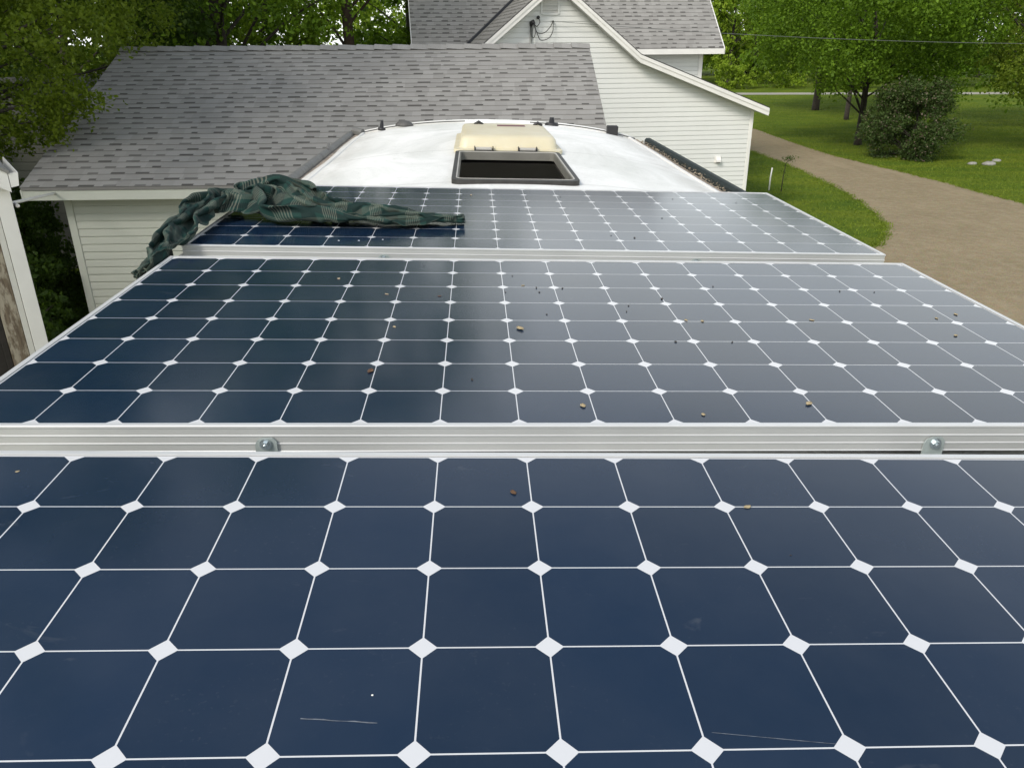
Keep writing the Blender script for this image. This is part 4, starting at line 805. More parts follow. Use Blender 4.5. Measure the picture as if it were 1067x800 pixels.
-752,-3,4,5,5,3,1,10,2,0,5,0,4,-1,0,-4,-2,5,-3,0,4,1,-2,2,0,3,0,6,-6,7,-3,2,-2,-2,-2,3,0,7,-5,14,-5,1,2,1,4,3,-9,2,7,6,-7,-6,13,0,2,5,
-734,-2,0,8,7,2,2,6,1,3,0,3,3,1,-3,-1,-2,-3,6,-3,-1,-1,-1,7,-1,3,2,-3,3,2,0,5,-1,-1,-3,-2,0,3,0,2,2,7,-2,6,2,-4,-1,3,-1,1,-6,9,9,1,3,0,
-719,1,-4,7,8,5,4,1,3,0,4,0,2,-3,2,-4,1,4,-2,-3,4,-1,-3,3,2,0,1,3,-2,3,0,1,2,0,-2,2,-5,-1,2,5,-1,2,7,-3,9,-5,2,-2,-1,2,-2,10,5,7,-1,-4,
-700,-4,3,3,5,1,5,3,5,-2,2,1,-2,-1,8,-3,2,0,-4,-1,-1,-1,3,3,1,-3,6,-1,4,-3,3,0,-1,-1,0,1,3,-5,1,2,1,2,6,-1,5,0,0,0,-4,4,1,5,7,5,-3,-7,
-689,2,5,-2,4,7,-1,2,6,-2,1,6,-5,4,1,-2,-1,2,0,-1,0,-2,-1,2,1,1,1,6,1,2,-6,3,0,0,-4,5,-4,2,0,3,-1,5,3,-2,5,2,1,-1,-4,0,7,4,8,-1,-6,3,
-672,-1,2,5,5,-1,6,1,-2,4,-1,0,5,-2,0,2,-4,6,-2,-3,2,1,-4,1,0,-1,0,6,7,0,0,-2,0,0,2,-5,-1,1,0,4,0,3,6,2,-3,1,6,-1,-4,1,6,7,-7,5,-1,6,
-658,7,2,-1,4,-1,3,-1,3,4,-3,-1,1,4,1,0,0,0,4,-4,-3,1,-1,-2,3,2,5,-3,1,-3,6,-1,0,5,1,-8,-1,2,0,4,-5,12,2,3,1,-1,4,-1,-4,-6,12,0,0,2,3,4,
-639,3,-1,5,-1,-1,3,1,-1,1,2,1,0,8,-1,-2,-2,0,7,-1,-3,-3,1,-2,3,-1,3,0,-3,4,-1,1,3,3,-6,2,-3,2,3,0,-1,8,6,1,-2,3,-2,-4,0,-1,8,5,-2,1,-1,9,
-620,0,3,-3,3,-2,-2,5,5,-5,4,-2,3,-7,9,4,-8,1,2,2,-1,-4,0,0,5,-3,4,0,-1,-1,5,1,0,1,-5,1,6,-3,4,1,-5,8,5,1,-1,3,0,-8,2,0,4,9,-3,0,3,-4,
-603,1,1,-3,1,3,1,1,-1,1,-1,-1,6,-8,7,4,-3,-7,2,3,-1,0,1,-1,0,1,1,-1,3,-1,5,1,-4,1,1,-4,3,5,-1,-1,3,1,5,0,-1,7,-3,-3,-3,2,3,7,-4,6,-2,-5,
-586,2,-3,0,-1,2,5,-5,1,3,0,-6,0,7,-5,3,2,-2,-5,-1,4,-1,4,-3,2,1,1,1,2,3,1,-6,5,-1,-1,-1,2,1,2,-3,4,1,-1,5,-3,5,0,-4,1,-3,7,2,0,4,0,-4,
-565,-6,3,-2,-2,1,1,-2,-1,8,-7,-1,0,5,-3,0,3,1,-4,-2,4,2,-2,2,-2,4,-1,-1,4,-5,-1,2,3,2,-2,-2,3,0,-3,3,3,0,0,3,0,3,-3,-1,-5,9,4,-1,2,1,-2,-3,
-552,4,-2,-1,-3,-2,4,-3,0,3,-3,-3,2,6,-6,2,0,-1,-3,2,1,3,-2,4,-1,-2,0,5,-5,0,0,0,0,0,-2,0,2,6,0,4,-5,3,-2,3,-4,3,-4,-3,1,4,6,-1,1,1,-2,0,
-532,-5,4,-2,-2,5,-5,-1,1,0,-3,-2,-2,7,-4,1,-4,0,3,0,-4,9,-1,0,2,-5,4,1,-2,-5,2,4,-4,-1,1,3,2,0,1,0,-3,6,-2,-3,0,-1,-3,-1,3,7,0,3,-3,1,-7,5,
-509,-6,-4,0,-1,-2,1,-3,5,-1,-5,-2,3,-1,2,-1,-4,0,3,-3,2,2,1,-1,4,-3,5,-7,0,-4,1,2,2,0,3,1,-1,0,0,-1,0,3,-2,-1,-1,-2,-2,7,-3,5,-2,3,-2,-1,-6,4,
-496,0,-1,-5,2,-4,-2,0,0,-2,3,-6,0,2,-4,2,-4,0,0,0,-1,2,4,-1,3,0,-2,-3,-3,5,-4,5,3,1,0,-4,0,4,-5,5,-2,2,-3,0,2,-5,3,-2,7,-1,-1,-1,-3,-1,-1,2,
-477,-3,4,-7,-6,0,-4,1,1,-3,5,-6,-2,2,0,-5,0,-3,1,1,1,2,5,-3,2,-6,1,-1,-6,8,-1,4,1,2,-4,1,-3,3,1,2,-3,1,-3,1,-4,3,-1,3,5,-1,-3,-3,5,-6,1,0,
-466,5,1,-3,-9,-5,-1,0,1,1,2,-4,-2,-6,4,-8,0,3,-1,0,2,3,1,2,-4,-4,4,0,0,-1,0,0,9,-3,-3,0,-1,3,0,-1,2,-1,-1,-1,0,-2,3,-1,3,1,-4,1,5,-5,-1,0,
-469,-5,10,1,4,1,-11,7,-1,-4,2,3,-3,-3,-1,-3,-3,3,0,-2,5,-1,2,-1,1,-2,1,1,-4,2,1,3,1,-2,-2,2,2,-3,6,-2,-2,-2,1,0,-2,-2,6,-1,0,1,-4,3,-1,-1,5,-2,
-450,-5,5,2,-2,2,-6,4,0,-5,4,-4,2,-4,4,-6,-1,2,-2,4,2,-1,1,4,-3,-2,2,1,-4,1,0,1,2,-1,2,-2,4,0,-1,-2,2,-4,2,-4,2,2,3,-7,0,2,6,-2,-5,2,1,1,
-432,-2,-3,1,-1,0,-1,1,-5,2,-2,4,1,-3,-1,0,-3,-1,1,2,7,-3,-3,3,-3,-1,4,2,-4,0,-2,2,-2,5,-4,4,-1,0,-1,2,-1,-1,1,2,1,0,-4,1,-2,-2,0,4,1,-1,0,-4,
-417,-6,0,2,0,-2,1,-4,2,-1,1,-2,1,0,3,-3,3,-6,2,-2,1,3,-5,4,-1,-5,9,-5,1,-2,1,2,-3,2,2,-3,1,2,0,0,1,0,1,0,-1,-4,-1,3,1,-4,3,-1,-3,4,-5,7,
-405,0,-5,1,0,-2,0,3,-5,1,-2,2,2,-4,8,-4,0,0,-5,0,5,-4,2,-1,3,-3,1,-1,1,-2,0,1,3,0,-1,1,-4,2,2,-2,2,-2,3,-2,-2,2,1,-1,0,-1,-1,2,3,-5,2,-1,
-387,-4,-4,3,-1,-1,-4,-1,3,0,-2,1,1,1,4,-4,-2,-5,-1,4,2,2,-5,-2,1,5,-3,0,2,-1,-1,0,0,-5,6,0,2,-3,4,1,-3,0,-2,0,3,-3,0,0,-2,1,-1,0,4,-2,2,-6,
-376,-5,-1,5,-2,-1,-3,-2,2,1,-2,2,1,-3,-2,6,-1,-1,-3,1,-3,4,-3,2,-3,-1,4,3,-5,2,-3,1,5,-4,1,1,0,3,1,-4,4,-2,-1,0,3,-9,4,3,-1,-2,-4,4,-1,2,2,-2,
-361,-2,-2,-4,3,-1,-3,0,2,1,-3,6,-4,-4,1,-2,2,4,-2,-7,3,3,0,-2,1,-2,1,3,-3,1,-2,1,1,1,1,-2,0,2,1,1,0,2,-5,1,4,-2,-5,-1,1,3,3,-6,0,1,-2,1,
-347,-2,-1,-3,-3,5,-4,-2,4,0,-2,-1,0,0,-7,3,-1,4,-1,-1,3,-1,-4,4,5,-5,5,-6,1,0,1,-1,1,-4,-3,4,1,-2,1,1,0,2,1,-5,6,0,-3,1,2,-1,-1,-2,2,0,1,0,
-330,-6,2,-5,-1,5,-3,0,1,-4,0,0,-1,0,-1,-3,1,-1,2,2,0,0,-4,2,2,0,-4,1,1,0,-1,3,-3,0,-3,9,-1,-4,0,3,2,-3,-1,-1,-1,0,0,-4,8,-2,0,-3,1,3,-2,3,
-317,-3,-2,-4,-1,4,-1,1,-4,1,-1,-1,-3,3,0,-4,-2,8,-3,-2,0,5,0,-2,-2,-2,0,5,-2,1,-3,0,0,2,-1,2,5,-1,-5,0,0,-2,0,5,-5,-1,-5,2,5,2,-3,-5,9,-1,2,0,
-307,-1,-2,-1,0,4,-4,2,0,-4,-4,2,1,1,-3,3,-5,6,2,-6,0,0,0,4,-5,1,-2,5,0,-1,-1,-1,-2,-3,4,4,1,-1,-1,1,-2,-2,0,4,0,-3,-5,5,2,-2,-4,-1,0,4,2,1,
-298,2,1,-2,2,1,-1,1,-2,-3,-2,-3,5,2,-3,0,0,5,-3,-6,-1,0,0,5,0,-1,1,0,-2,4,-4,0,1,-2,2,1,3,0,-5,-1,4,-3,0,2,2,-4,-7,1,8,-4,-1,4,0,-1,3,-1,
-284,2,2,-3,3,-1,-5,1,2,-1,-1,-1,1,3,-5,1,0,1,-1,-1,-3,0,1,2,0,-2,1,-1,2,0,-3,2,2,-1,-2,6,-3,-4,4,-4,4,-2,-2,3,1,4,-7,-2,5,-1,-3,3,-2,-1,3,-2,
-269,5,-1,0,-5,-2,0,0,2,1,-1,-4,1,2,-1,-3,1,-1,6,-3,-4,-1,5,-2,-4,0,4,2,2,-2,-4,0,3,1,0,1,-5,4,-2,2,-4,3,-3,5,1,-2,-1,2,-3,-1,4,-2,-5,1,-2,3,
-265,5,-2,0,-1,5,0,-1,3,-1,0,-1,-1,3,-5,5,-3,5,-1,0,-1,-6,-1,0,2,0,7,-5,-1,-6,5,1,0,3,-2,0,0,-2,-1,2,1,3,-4,-3,6,1,-2,-3,2,-6,5,1,-5,-1,1,0,
-245,-2,-2,3,4,-2,-3,2,5,-1,-4,-1,2,-2,4,-2,3,3,-1,-3,0,-5,6,-3,-1,0,1,-8,8,-3,-3,0,5,-1,-3,5,-1,1,-4,2,3,-1,2,-1,-2,0,-4,6,-2,-1,-4,3,-4,-1,5,0,
-240,4,-2,0,8,1,-3,6,2,-3,-5,3,-3,2,2,-1,3,-3,-1,2,0,4,-1,-3,-2,1,-2,1,-3,-2,-2,-2,4,3,-7,3,4,1,1,-3,2,2,-3,0,2,1,-5,-4,2,7,-4,0,-2,3,2,-1],
[418,-2,-1,5,-12,-1,0,3,0,-2,-3,-4,0,0,1,1,-1,1,0,4,-1,-6,1,9,-7,1,-3,2,2,2,0,-2,1,-3,1,-1,3,-8,4,-1,-2,4,-1,4,-3,1,0,5,-5,-1,3,6,-3,-2,2,-9,
428,0,-2,-1,-5,-3,-1,3,1,1,-2,-4,-1,0,2,-1,-1,-3,11,-2,-2,-5,-2,6,3,-3,2,-3,0,3,2,-3,1,-2,-1,2,2,-4,0,1,-2,3,-3,0,3,1,1,-1,-3,-1,2,2,1,-1,0,-7,
436,6,2,-8,-3,-2,0,2,3,-5,2,0,-2,-4,2,1,0,-1,7,-1,1,-7,0,7,0,-5,6,-5,-1,1,3,1,-2,-3,0,-2,3,0,0,-3,1,1,0,1,-4,4,2,-1,-1,-1,1,2,-2,2,-1,-7,
460,-5,-2,-9,2,-1,0,5,0,-2,-2,2,0,-6,1,-1,0,2,0,-1,7,-5,-1,1,4,-4,5,-3,1,-2,-1,2,0,1,-3,0,2,-2,-2,2,-3,3,0,2,0,-5,2,3,-4,0,3,2,-3,-2,1,-2,
472,2,-7,-12,4,-1,1,-3,5,1,1,-4,0,2,-1,0,-2,1,0,-2,7,-2,-4,-1,4,1,-4,2,0,-2,5,0,-2,3,-5,1,1,0,-2,1,-1,-5,5,-1,-1,2,0,-2,1,2,1,-1,-2,0,-6,1,
481,0,-3,-3,-6,6,-1,-3,7,-2,0,-1,-3,4,-3,-3,4,3,1,-6,8,-5,-2,4,-1,1,-4,-3,2,0,4,1,2,1,-7,1,-1,1,-1,3,-4,-2,4,-2,1,2,-1,-3,4,0,2,-2,-1,-2,-8,0,
491,2,3,-14,7,-3,2,-3,6,0,-2,-1,1,-2,6,-4,-2,2,0,4,-5,2,-4,3,2,1,-4,-1,1,3,1,1,-3,2,-5,0,2,-4,5,-3,-1,1,-3,1,0,6,-5,-2,-1,3,2,-2,3,-6,-3,-6,
506,1,-2,4,-10,3,0,4,0,-1,0,2,-1,-1,2,-6,1,5,-1,-1,-2,2,-4,2,0,1,3,-1,1,0,-5,-1,5,-1,-1,1,-6,-1,0,-1,5,-2,3,0,-5,2,-3,3,4,-1,-5,-3,3,-2,-4,-4,
516,0,3,-4,2,-2,3,1,2,-2,0,2,0,1,0,0,-2,1,1,-3,-2,0,-1,-2,3,0,1,0,0,0,0,-3,0,0,3,1,-8,4,-2,-1,0,1,-1,-3,2,-3,1,2,2,4,-8,2,-3,-1,-6,3,
528,2,2,0,-1,0,1,3,-1,0,-3,0,2,0,1,-2,-1,3,0,3,-4,0,-3,-2,3,-1,-1,3,2,-4,1,-2,2,-2,-3,4,-5,4,-2,0,2,-3,-2,-1,2,-3,3,1,1,1,0,-6,2,-5,-2,0,
541,2,0,1,5,-5,0,-1,0,-2,3,0,-2,1,1,5,-1,-2,-2,4,2,-4,-1,0,0,0,-1,1,3,-2,0,-4,2,-2,-5,1,3,0,-2,6,-8,1,-1,-1,2,0,0,3,-2,4,-4,-5,3,-2,0,-2,
557,1,3,-3,2,0,1,-3,2,-5,0,3,2,-3,3,3,1,-3,-1,1,-1,5,-8,-2,1,3,1,-2,0,1,-1,-1,-2,1,-5,0,5,-4,3,3,-7,2,-1,3,-4,2,-3,5,-1,0,-4,0,2,-3,-1,3,
572,-1,3,-1,4,0,-2,2,-1,-2,0,0,2,-1,-4,0,2,1,1,1,-3,6,-3,-3,0,0,-1,2,-4,0,1,-3,-3,4,-2,1,0,-1,2,-4,0,1,3,-2,-3,-1,5,-2,1,4,-7,-1,4,-3,-2,1,
588,-2,1,-1,-1,6,-2,0,0,-2,0,1,3,0,-3,0,2,-3,4,0,2,-4,3,1,-8,0,-1,1,0,0,0,0,-6,2,2,0,-2,-1,2,-4,4,-1,2,-2,3,-4,-1,-1,3,-1,-4,0,3,0,5,-6,
601,0,1,-1,3,2,-2,-4,1,0,-1,-1,0,4,-1,3,-3,2,-2,1,6,-5,-3,0,3,-3,-1,-1,1,4,-9,3,-4,3,-5,5,-2,3,-3,-2,0,2,0,0,-1,-2,3,-2,1,2,-3,2,-4,1,0,2,
613,1,1,1,-2,-1,2,3,-3,1,0,-1,0,4,-1,-6,6,-1,0,6,0,-3,-7,5,-3,-1,2,-4,-1,2,-1,1,-1,-3,1,-7,7,1,-1,-3,0,2,1,-3,0,3,0,-1,-1,2,-2,2,-7,1,-1,3,
628,3,-1,-2,1,-3,4,-3,4,-3,1,2,-1,-1,0,-2,-2,6,-1,2,-1,-8,2,0,7,1,-11,6,-1,-2,0,3,-4,-6,4,1,-1,-1,3,-1,-2,2,1,-4,1,1,-1,0,2,2,-3,-2,-1,-2,3,-8,
646,-1,-1,0,0,-3,2,2,1,-1,0,-6,4,0,2,-3,-1,4,0,1,-2,-2,-4,2,4,-4,-2,-1,2,0,-7,5,-3,2,2,-1,2,-3,-2,3,-2,2,2,0,-5,1,0,4,-3,3,-2,-4,1,3,-4,-3,
653,2,2,2,0,-3,2,0,-2,2,-2,-2,1,-2,4,-1,0,6,-4,-1,2,-2,-5,1,1,-3,0,1,0,-3,-1,2,0,3,0,-3,4,0,-1,-2,1,0,0,0,1,-3,-3,1,5,-3,-3,3,0,-1,3,-7,
671,-1,2,-1,1,-2,2,0,-4,2,0,4,-5,-1,3,-5,3,2,1,-1,0,-1,-2,1,-2,0,0,-2,2,-5,1,2,-1,2,3,-5,0,1,0,2,-2,-2,5,-4,1,0,-2,0,0,2,-4,2,-1,0,2,-3,
683,0,-3,3,1,5,-5,1,0,-4,2,-4,2,2,1,-1,-3,4,1,0,-1,-1,-2,0,-2,-1,0,-1,-2,1,3,2,0,-2,-3,5,2,-4,-1,3,-3,3,-1,-1,-2,3,1,0,-2,0,-2,-3,2,1,-1,0,
698,-2,1,2,0,1,-4,2,0,-2,3,-5,2,0,1,-1,0,1,0,-2,-1,0,-1,1,0,-2,-2,4,0,1,0,0,-1,3,-6,6,-3,-4,2,3,-2,2,-2,0,2,-2,-2,1,1,2,-1,-1,-2,3,1,-3,
711,-1,-3,2,1,1,-2,4,-5,3,0,-1,2,-4,1,2,-2,2,-2,-2,2,-1,1,-2,0,-2,-2,0,5,-2,2,0,-4,-1,7,-1,-1,-1,-2,4,-1,3,-1,-2,0,-1,0,0,-4,5,-3,2,-6,5,-1,4,
725,-2,-1,4,1,-3,1,-2,1,-2,-1,-2,6,-1,1,-3,3,-2,0,1,-1,1,-1,-2,0,-4,3,2,0,0,2,-1,-1,-1,5,-1,-4,1,-2,-1,1,4,-1,1,0,-3,1,-1,-2,2,-4,2,2,-2,1,2,
741,-1,-3,3,-1,2,-10,10,-1,0,-1,0,-1,0,-7,7,-3,1,3,-3,0,-1,1,-1,-2,2,0,6,-3,0,-3,-3,5,-1,4,-3,-3,3,-3,1,5,1,-2,-2,0,-1,1,1,-2,1,-1,-3,4,-5,-1,-1,
747,2,-2,0,3,2,-3,1,2,3,-4,0,0,0,-1,-3,1,4,0,-2,1,1,-3,2,-2,-1,6,-1,-2,-1,-2,2,1,1,-1,-1,1,1,-3,1,2,1,-1,-3,-1,-2,3,-2,3,0,-4,1,0,2,-6,-1,
764,-4,4,1,-4,3,-4,1,6,1,-5,5,-5,1,5,-5,0,1,0,-3,2,5,-6,1,-5,1,6,-1,-1,2,-5,5,1,1,1,-5,-2,1,2,1,2,-1,-3,-2,0,0,1,-1,-4,3,3,0,-1,-1,-5,2,
777,-3,4,0,0,-3,7,-5,4,1,-1,-3,5,-4,-3,5,-3,-1,1,-4,6,-5,4,-6,2,2,3,2,-2,-2,-2,2,6,-3,-3,-2,2,-3,-2,3,3,-1,4,-6,1,2,1,0,-6,2,3,-3,-3,0,1,-3,
791,-4,3,-1,5,-8,5,4,-1,-3,4,-3,5,-7,6,-1,-7,4,1,-3,0,-3,2,-1,1,0,5,0,0,-4,1,-1,6,-7,-1,5,-3,0,0,4,2,0,-5,-1,2,-1,2,-5,0,0,0,3,3,-2,-4,2,
806,-1,-2,-1,0,3,-1,4,-2,3,-3,0,-1,-1,1,1,-4,3,3,-1,-2,-2,1,-2,-2,6,3,-3,-2,2,-1,-1,4,-5,0,1,-1,5,-2,-4,4,-2,2,1,-1,-1,-7,5,2,0,-1,1,2,-6,-5,3,
818,-1,3,-2,0,-1,2,3,-3,-3,5,-4,0,-1,4,0,0,0,-8,5,1,2,-3,0,-1,0,0,3,0,0,-1,0,1,1,0,-4,2,-1,2,2,-1,-1,-6,4,4,-5,0,-3,7,-3,4,-7,2,4,-5,-8,
833,0,1,-1,-5,4,-1,1,-2,1,0,3,-5,0,4,-2,6,-7,-2,3,2,1,-7,6,2,-2,-1,0,0,-1,1,1,-2,0,1,0,1,1,-2,-1,2,1,-7,0,3,-1,4,-3,-3,0,3,0,-4,6,0,-3,
844,3,-2,1,1,1,-2,-3,2,2,2,-1,1,-2,0,2,1,-8,5,-4,0,3,-1,0,1,3,-3,-1,0,1,2,-2,0,2,-2,3,0,0,-5,3,0,1,-5,1,2,1,-1,-4,0,2,-6,6,1,-2,4,-2,
861,-1,0,-3,5,-3,-1,-2,0,2,2,3,0,-4,1,0,2,-2,1,-3,1,4,-3,-1,-1,6,2,-6,4,-3,-2,3,-1,3,-7,2,-5,2,6,-3,0,4,-2,-4,1,4,1,-1,-1,1,-3,0,-2,-1,1,2,
874,-1,0,-2,1,3,-4,4,-4,1,-3,4,1,1,1,-2,0,3,-4,1,2,0,-4,1,2,-3,3,-4,7,-4,2,1,4,-4,0,-6,0,3,-3,5,-5,1,2,1,-3,0,5,-2,-1,0,-5,4,0,2,1,-13,
887,2,0,-1,0,3,-3,-2,-1,-1,3,0,-1,3,1,-3,4,-5,1,2,-4,-1,3,1,-1,-3,3,1,2,1,-1,-1,5,-2,-2,-1,-2,0,0,-1,-2,1,5,-6,4,-3,2,1,-2,-5,5,0,0,3,5,-7,
899,2,1,-1,0,1,-2,-5,3,-3,1,4,-2,9,-3,3,-7,2,-1,0,-3,-1,2,4,-3,3,-7,7,1,-2,2,1,-1,3,-1,-3,2,0,-1,-4,0,2,-3,0,1,4,-7,4,1,-1,-2,3,-3,-2,4,-1,
914,-2,-4,4,-2,0,5,-8,6,-5,6,-1,1,-1,6,-6,1,1,-1,-4,-1,0,4,0,3,-4,1,-3,6,2,-2,2,-3,6,0,1,-3,3,4,-7,-1,-1,-1,0,-2,-1,5,-3,2,-1,0,1,-2,-1,4,0,
923,-1,2,1,0,-1,-2,2,-1,0,5,1,-4,2,-1,-4,4,-5,2,-1,2,-3,6,0,-4,3,-1,-3,3,3,3,-3,4,0,5,-1,-2,0,1,5,-6,-1,1,3,-9,-3,2,4,2,1,-7,1,2,1,0,2,
936,2,2,-3,2,-4,2,-1,-5,4,7,-1,0,-2,-1,1,-3,0,1,-3,2,1,-3,4,-2,2,2,-2,0,4,0,1,1,6,-4,-1,3,5,0,1,-4,0,-2,4,-1,-8,1,0,-3,4,1,-3,0,4,-1,-1,
948,-1,1,-2,-4,-1,3,0,0,6,4,4,-6,-3,5,-6,1,-3,1,3,-8,4,5,-1,2,-1,3,-2,-1,5,5,1,-5,2,2,0,4,-1,-1,-2,-3,0,8,-1,0,-4,-5,4,-7,6,2,-3,2,-3,2,2,
955,6,2,-7,-8,6,-1,4,-2,7,-1,6,-6,2,-3,-1,2,-3,-1,4,1,-4,2,1,3,3,-2,-1,3,1,5,1,0,-2,1,4,-2,1,5,-3,-2,-2,1,0,4,-1,-9,5,-1,1,3,-1,-1,-4,6,-1,
968,1,-7,5,-10,2,3,4,-3,3,-7,4,4,2,-2,4,-1,-3,0,1,6,-3,-2,5,3,1,1,-1,3,-1,2,0,3,4,1,0,-3,0,-1,4,-3,2,3,0,1,0,-4,-3,3,4,-1,3,-6,-2,10,-1,
964,5,-2,1,-3,-4,4,1,1,4,-6,10,-3,6,-2,3,0,0,0,2,0,2,3,-5,5,-2,5,5,-3,7,-1,0,7,3,0,-2,0,-1,3,5,-4,-3,3,2,2,-1,-2,-1,-4,4,1,4,-2,6,-4,1,
960,8,-3,1,-6,-4,1,3,-1,3,6,6,3,-1,7,4,0,0,5,-1,-2,6,-2,6,-3,2,1,-1,12,-2,0,4,6,3,1,1,-2,7,0,-3,-4,-5,1,4,9,0,-7,2,3,2,2,2,2,0,0,-5,
948,13,0,0,-3,-6,0,0,8,0,10,4,8,4,-3,9,2,2,3,1,2,0,5,2,-3,1,2,2,8,1,1,4,6,3,9,2,1,-3,3,-2,-2,-8,2,1,-1,0,3,6,2,7,4,3,-2,2,-6,-5,
936,11,10,0,0,-4,0,-1,1,6,3,10,10,-2,7,5,6,7,1,5,0,2,3,2,0,-1,5,1,7,4,-2,6,4,1,6,10,6,-1,-6,2,-8,-2,-2,7,-3,-3,12,0,7,0,12,2,0,-4,-9,1,
930,12,5,7,4,5,-3,-2,-1,5,1,6,4,5,9,9,4,11,-1,5,4,3,1,2,3,6,2,1,-3,10,-2,9,0,4,5,10,9,-5,1,-10,-5,-1,-3,10,-5,7,5,5,9,1,7,2,-5,-7,-11,-3,
940,-1,11,4,1,10,4,-3,-3,2,4,5,4,-4,7,12,3,14,6,7,2,7,2,3,3,4,-3,-2,6,3,3,4,6,3,7,11,6,-3,0,-4,-6,-10,6,3,6,-3,10,7,11,3,-7,8,-6,-6,-4,-7,
933,3,13,5,2,9,1,0,4,4,-3,1,5,4,2,12,5,4,5,10,12,5,6,10,3,-3,-5,-2,-6,7,7,6,5,-2,9,11,9,-6,-4,5,-2,-9,-5,4,8,14,0,8,13,-5,4,-2,-9,-5,-9,16,
937,2,5,9,8,3,2,5,1,3,5,2,-2,3,5,5,8,3,5,9,8,13,8,8,6,3,-2,-4,-6,-7,-2,5,14,1,8,8,13,7,-2,-9,1,-9,-7,9,7,5,7,11,16,2,5,1,-9,-8,-15,14,
926,16,6,9,5,6,3,5,6,-2,6,4,-6,4,6,1,5,6,-2,10,6,10,13,8,10,9,-7,5,-2,-8,-11,-6,7,15,12,-1,12,11,-2,1,-8,-6,-6,7,-3,5,12,5,10,13,4,-4,-12,5,0,5,
930,14,5,3,15,2,8,5,-3,2,5,2,2,1,-2,8,8,-1,4,0,6,11,11,9,8,13,7,-2,-3,-6,-5,-14,-6,16,14,7,6,14,5,-2,-6,-7,-5,-5,9,10,-2,10,11,9,-4,-8,-7,4,7,6,
938,11,5,-3,21,0,5,-4,2,0,5,4,6,-1,-4,10,12,-4,9,-5,11,5,7,8,11,14,9,-10,-8,-5,-2,4,-15,11,12,14,-3,18,8,-2,-4,-5,-7,-5,8,5,6,9,12,3,1,-2,-4,-5,0,13,
926,13,10,13,1,12,-7,5,-2,4,10,-1,-1,-5,11,11,0,9,5,-8,4,6,14,9,13,4,7,4,-7,-6,-12,0,-8,16,8,12,1,18,5,-5,8,-3,-14,3,-4,5,6,9,17,2,4,-5,-7,1,3,10,
958,-5,8,-10,7,4,8,0,7,7,5,0,-9,3,11,0,-2,12,2,7,-5,7,11,14,9,14,2,-3,-6,-4,-17,-4,17,4,5,13,6,12,0,-1,7,0,-15,3,2,8,0,11,19,4,5,-4,4,-12,10,6,
966,-3,-5,9,10,1,5,2,3,5,5,1,-9,0,3,2,-4,8,2,10,6,8,9,8,11,15,-7,-15,3,-1,-21,13,11,12,2,4,14,-1,6,2,1,-2,-10,3,2,11,2,13,17,9,-9,11,7,-9,3,9,
970,5,11,3,1,2,2,5,-3,8,1,-1,2,2,-6,3,0,-1,10,7,6,12,11,10,8,-14,-6,-8,6,-16,10,9,11,6,8,-1,6,16,-3,3,-7,6,-11,6,1,9,3,11,19,7,-2,4,9,-4,4,8,
992,-2,10,2,5,-1,10,0,-2,0,1,-5,-2,3,4,0,1,5,6,8,9,13,5,11,-8,-10,-5,-10,-6,11,9,9,7,1,15,3,8,9,-5,-8,3,7,-10,3,-1,7,12,12,13,4,6,3,4,-5,-1,4,
997,9,3,8,4,0,3,6,0,-1,-5,-2,3,-1,8,-1,1,0,6,3,13,14,5,-10,-3,-6,-11,-1,7,4,15,2,5,15,0,8,14,-2,-6,-1,7,-5,-6,3,5,6,13,17,12,5,4,4,-1,-3,-4,-3,
1004,5,7,9,7,2,-1,2,3,0,-4,-5,-3,6,-2,10,-5,6,9,6,11,9,-4,-9,-7,-5,-5,9,3,8,10,9,11,3,2,-2,11,-15,12,5,-2,-10,11,9,8,5,17,12,7,4,4,3,1,2,-3,-2,
1008,-5,10,8,9,6,2,0,5,4,-7,-4,-2,-7,6,6,3,6,-2,15,14,1,-2,-8,-3,-11,-4,6,10,9,13,10,-6,6,7,-4,-14,0,9,15,-4,17,7,8,13,8,11,-5,9,4,5,8,1,3,3,-8,
999,-3,5,9,7,11,4,0,5,10,-1,-9,-5,-5,-2,7,12,4,0,19,8,1,-10,-6,0,-5,2,6,9,12,10,3,-14,13,-7,-15,2,15,11,11,16,12,8,15,4,9,2,18,9,4,3,9,1,-3,-4,-13,
979,4,12,4,11,12,2,1,4,3,9,-5,-12,-6,-1,4,12,10,-1,21,9,1,-10,-2,-5,-9,13,5,13,5,17,-6,-10,-11,3,8,7,11,17,18,14,8,12,10,-1,11,-3,16,-5,4,6,8,3,-7,1,8,
987,-7,7,5,12,6,0,17,-1,-4,3,-3,-9,-3,9,-1,7,12,8,12,10,1,-14,3,-9,3,8,14,10,11,0,7,-9,-11,9,12,7,16,15,11,9,9,9,7,10,4,0,-7,7,10,-1,-2,7,5,3,7,
978,-4,13,2,10,5,11,4,13,-13,-5,-7,-6,13,-1,10,-3,15,15,11,8,-3,-13,-4,-5,14,6,12,5,14,0,5,4,-6,0,13,8,6,9,8,14,8,13,4,-3,-2,-6,5,11,3,-2,-11,4,3,12,10,
985,1,-2,7,14,5,2,7,11,-1,-7,-6,-8,5,0,11,7,8,14,7,8,-6,-6,-4,-12,18,9,10,-6,17,14,10,5,-7,-9,1,11,5,2,14,12,9,3,-4,4,-14,-2,14,1,10,-6,-2,-11,3,12,10,
1001,2,-5,-2,13,3,4,6,6,-7,0,-2,-6,1,4,6,7,1,12,10,9,-3,-5,2,-18,14,12,13,-13,10,10,13,18,-1,-9,-1,3,-6,7,11,10,7,1,3,0,-16,3,0,8,7,-2,-8,-10,-5,17,4,
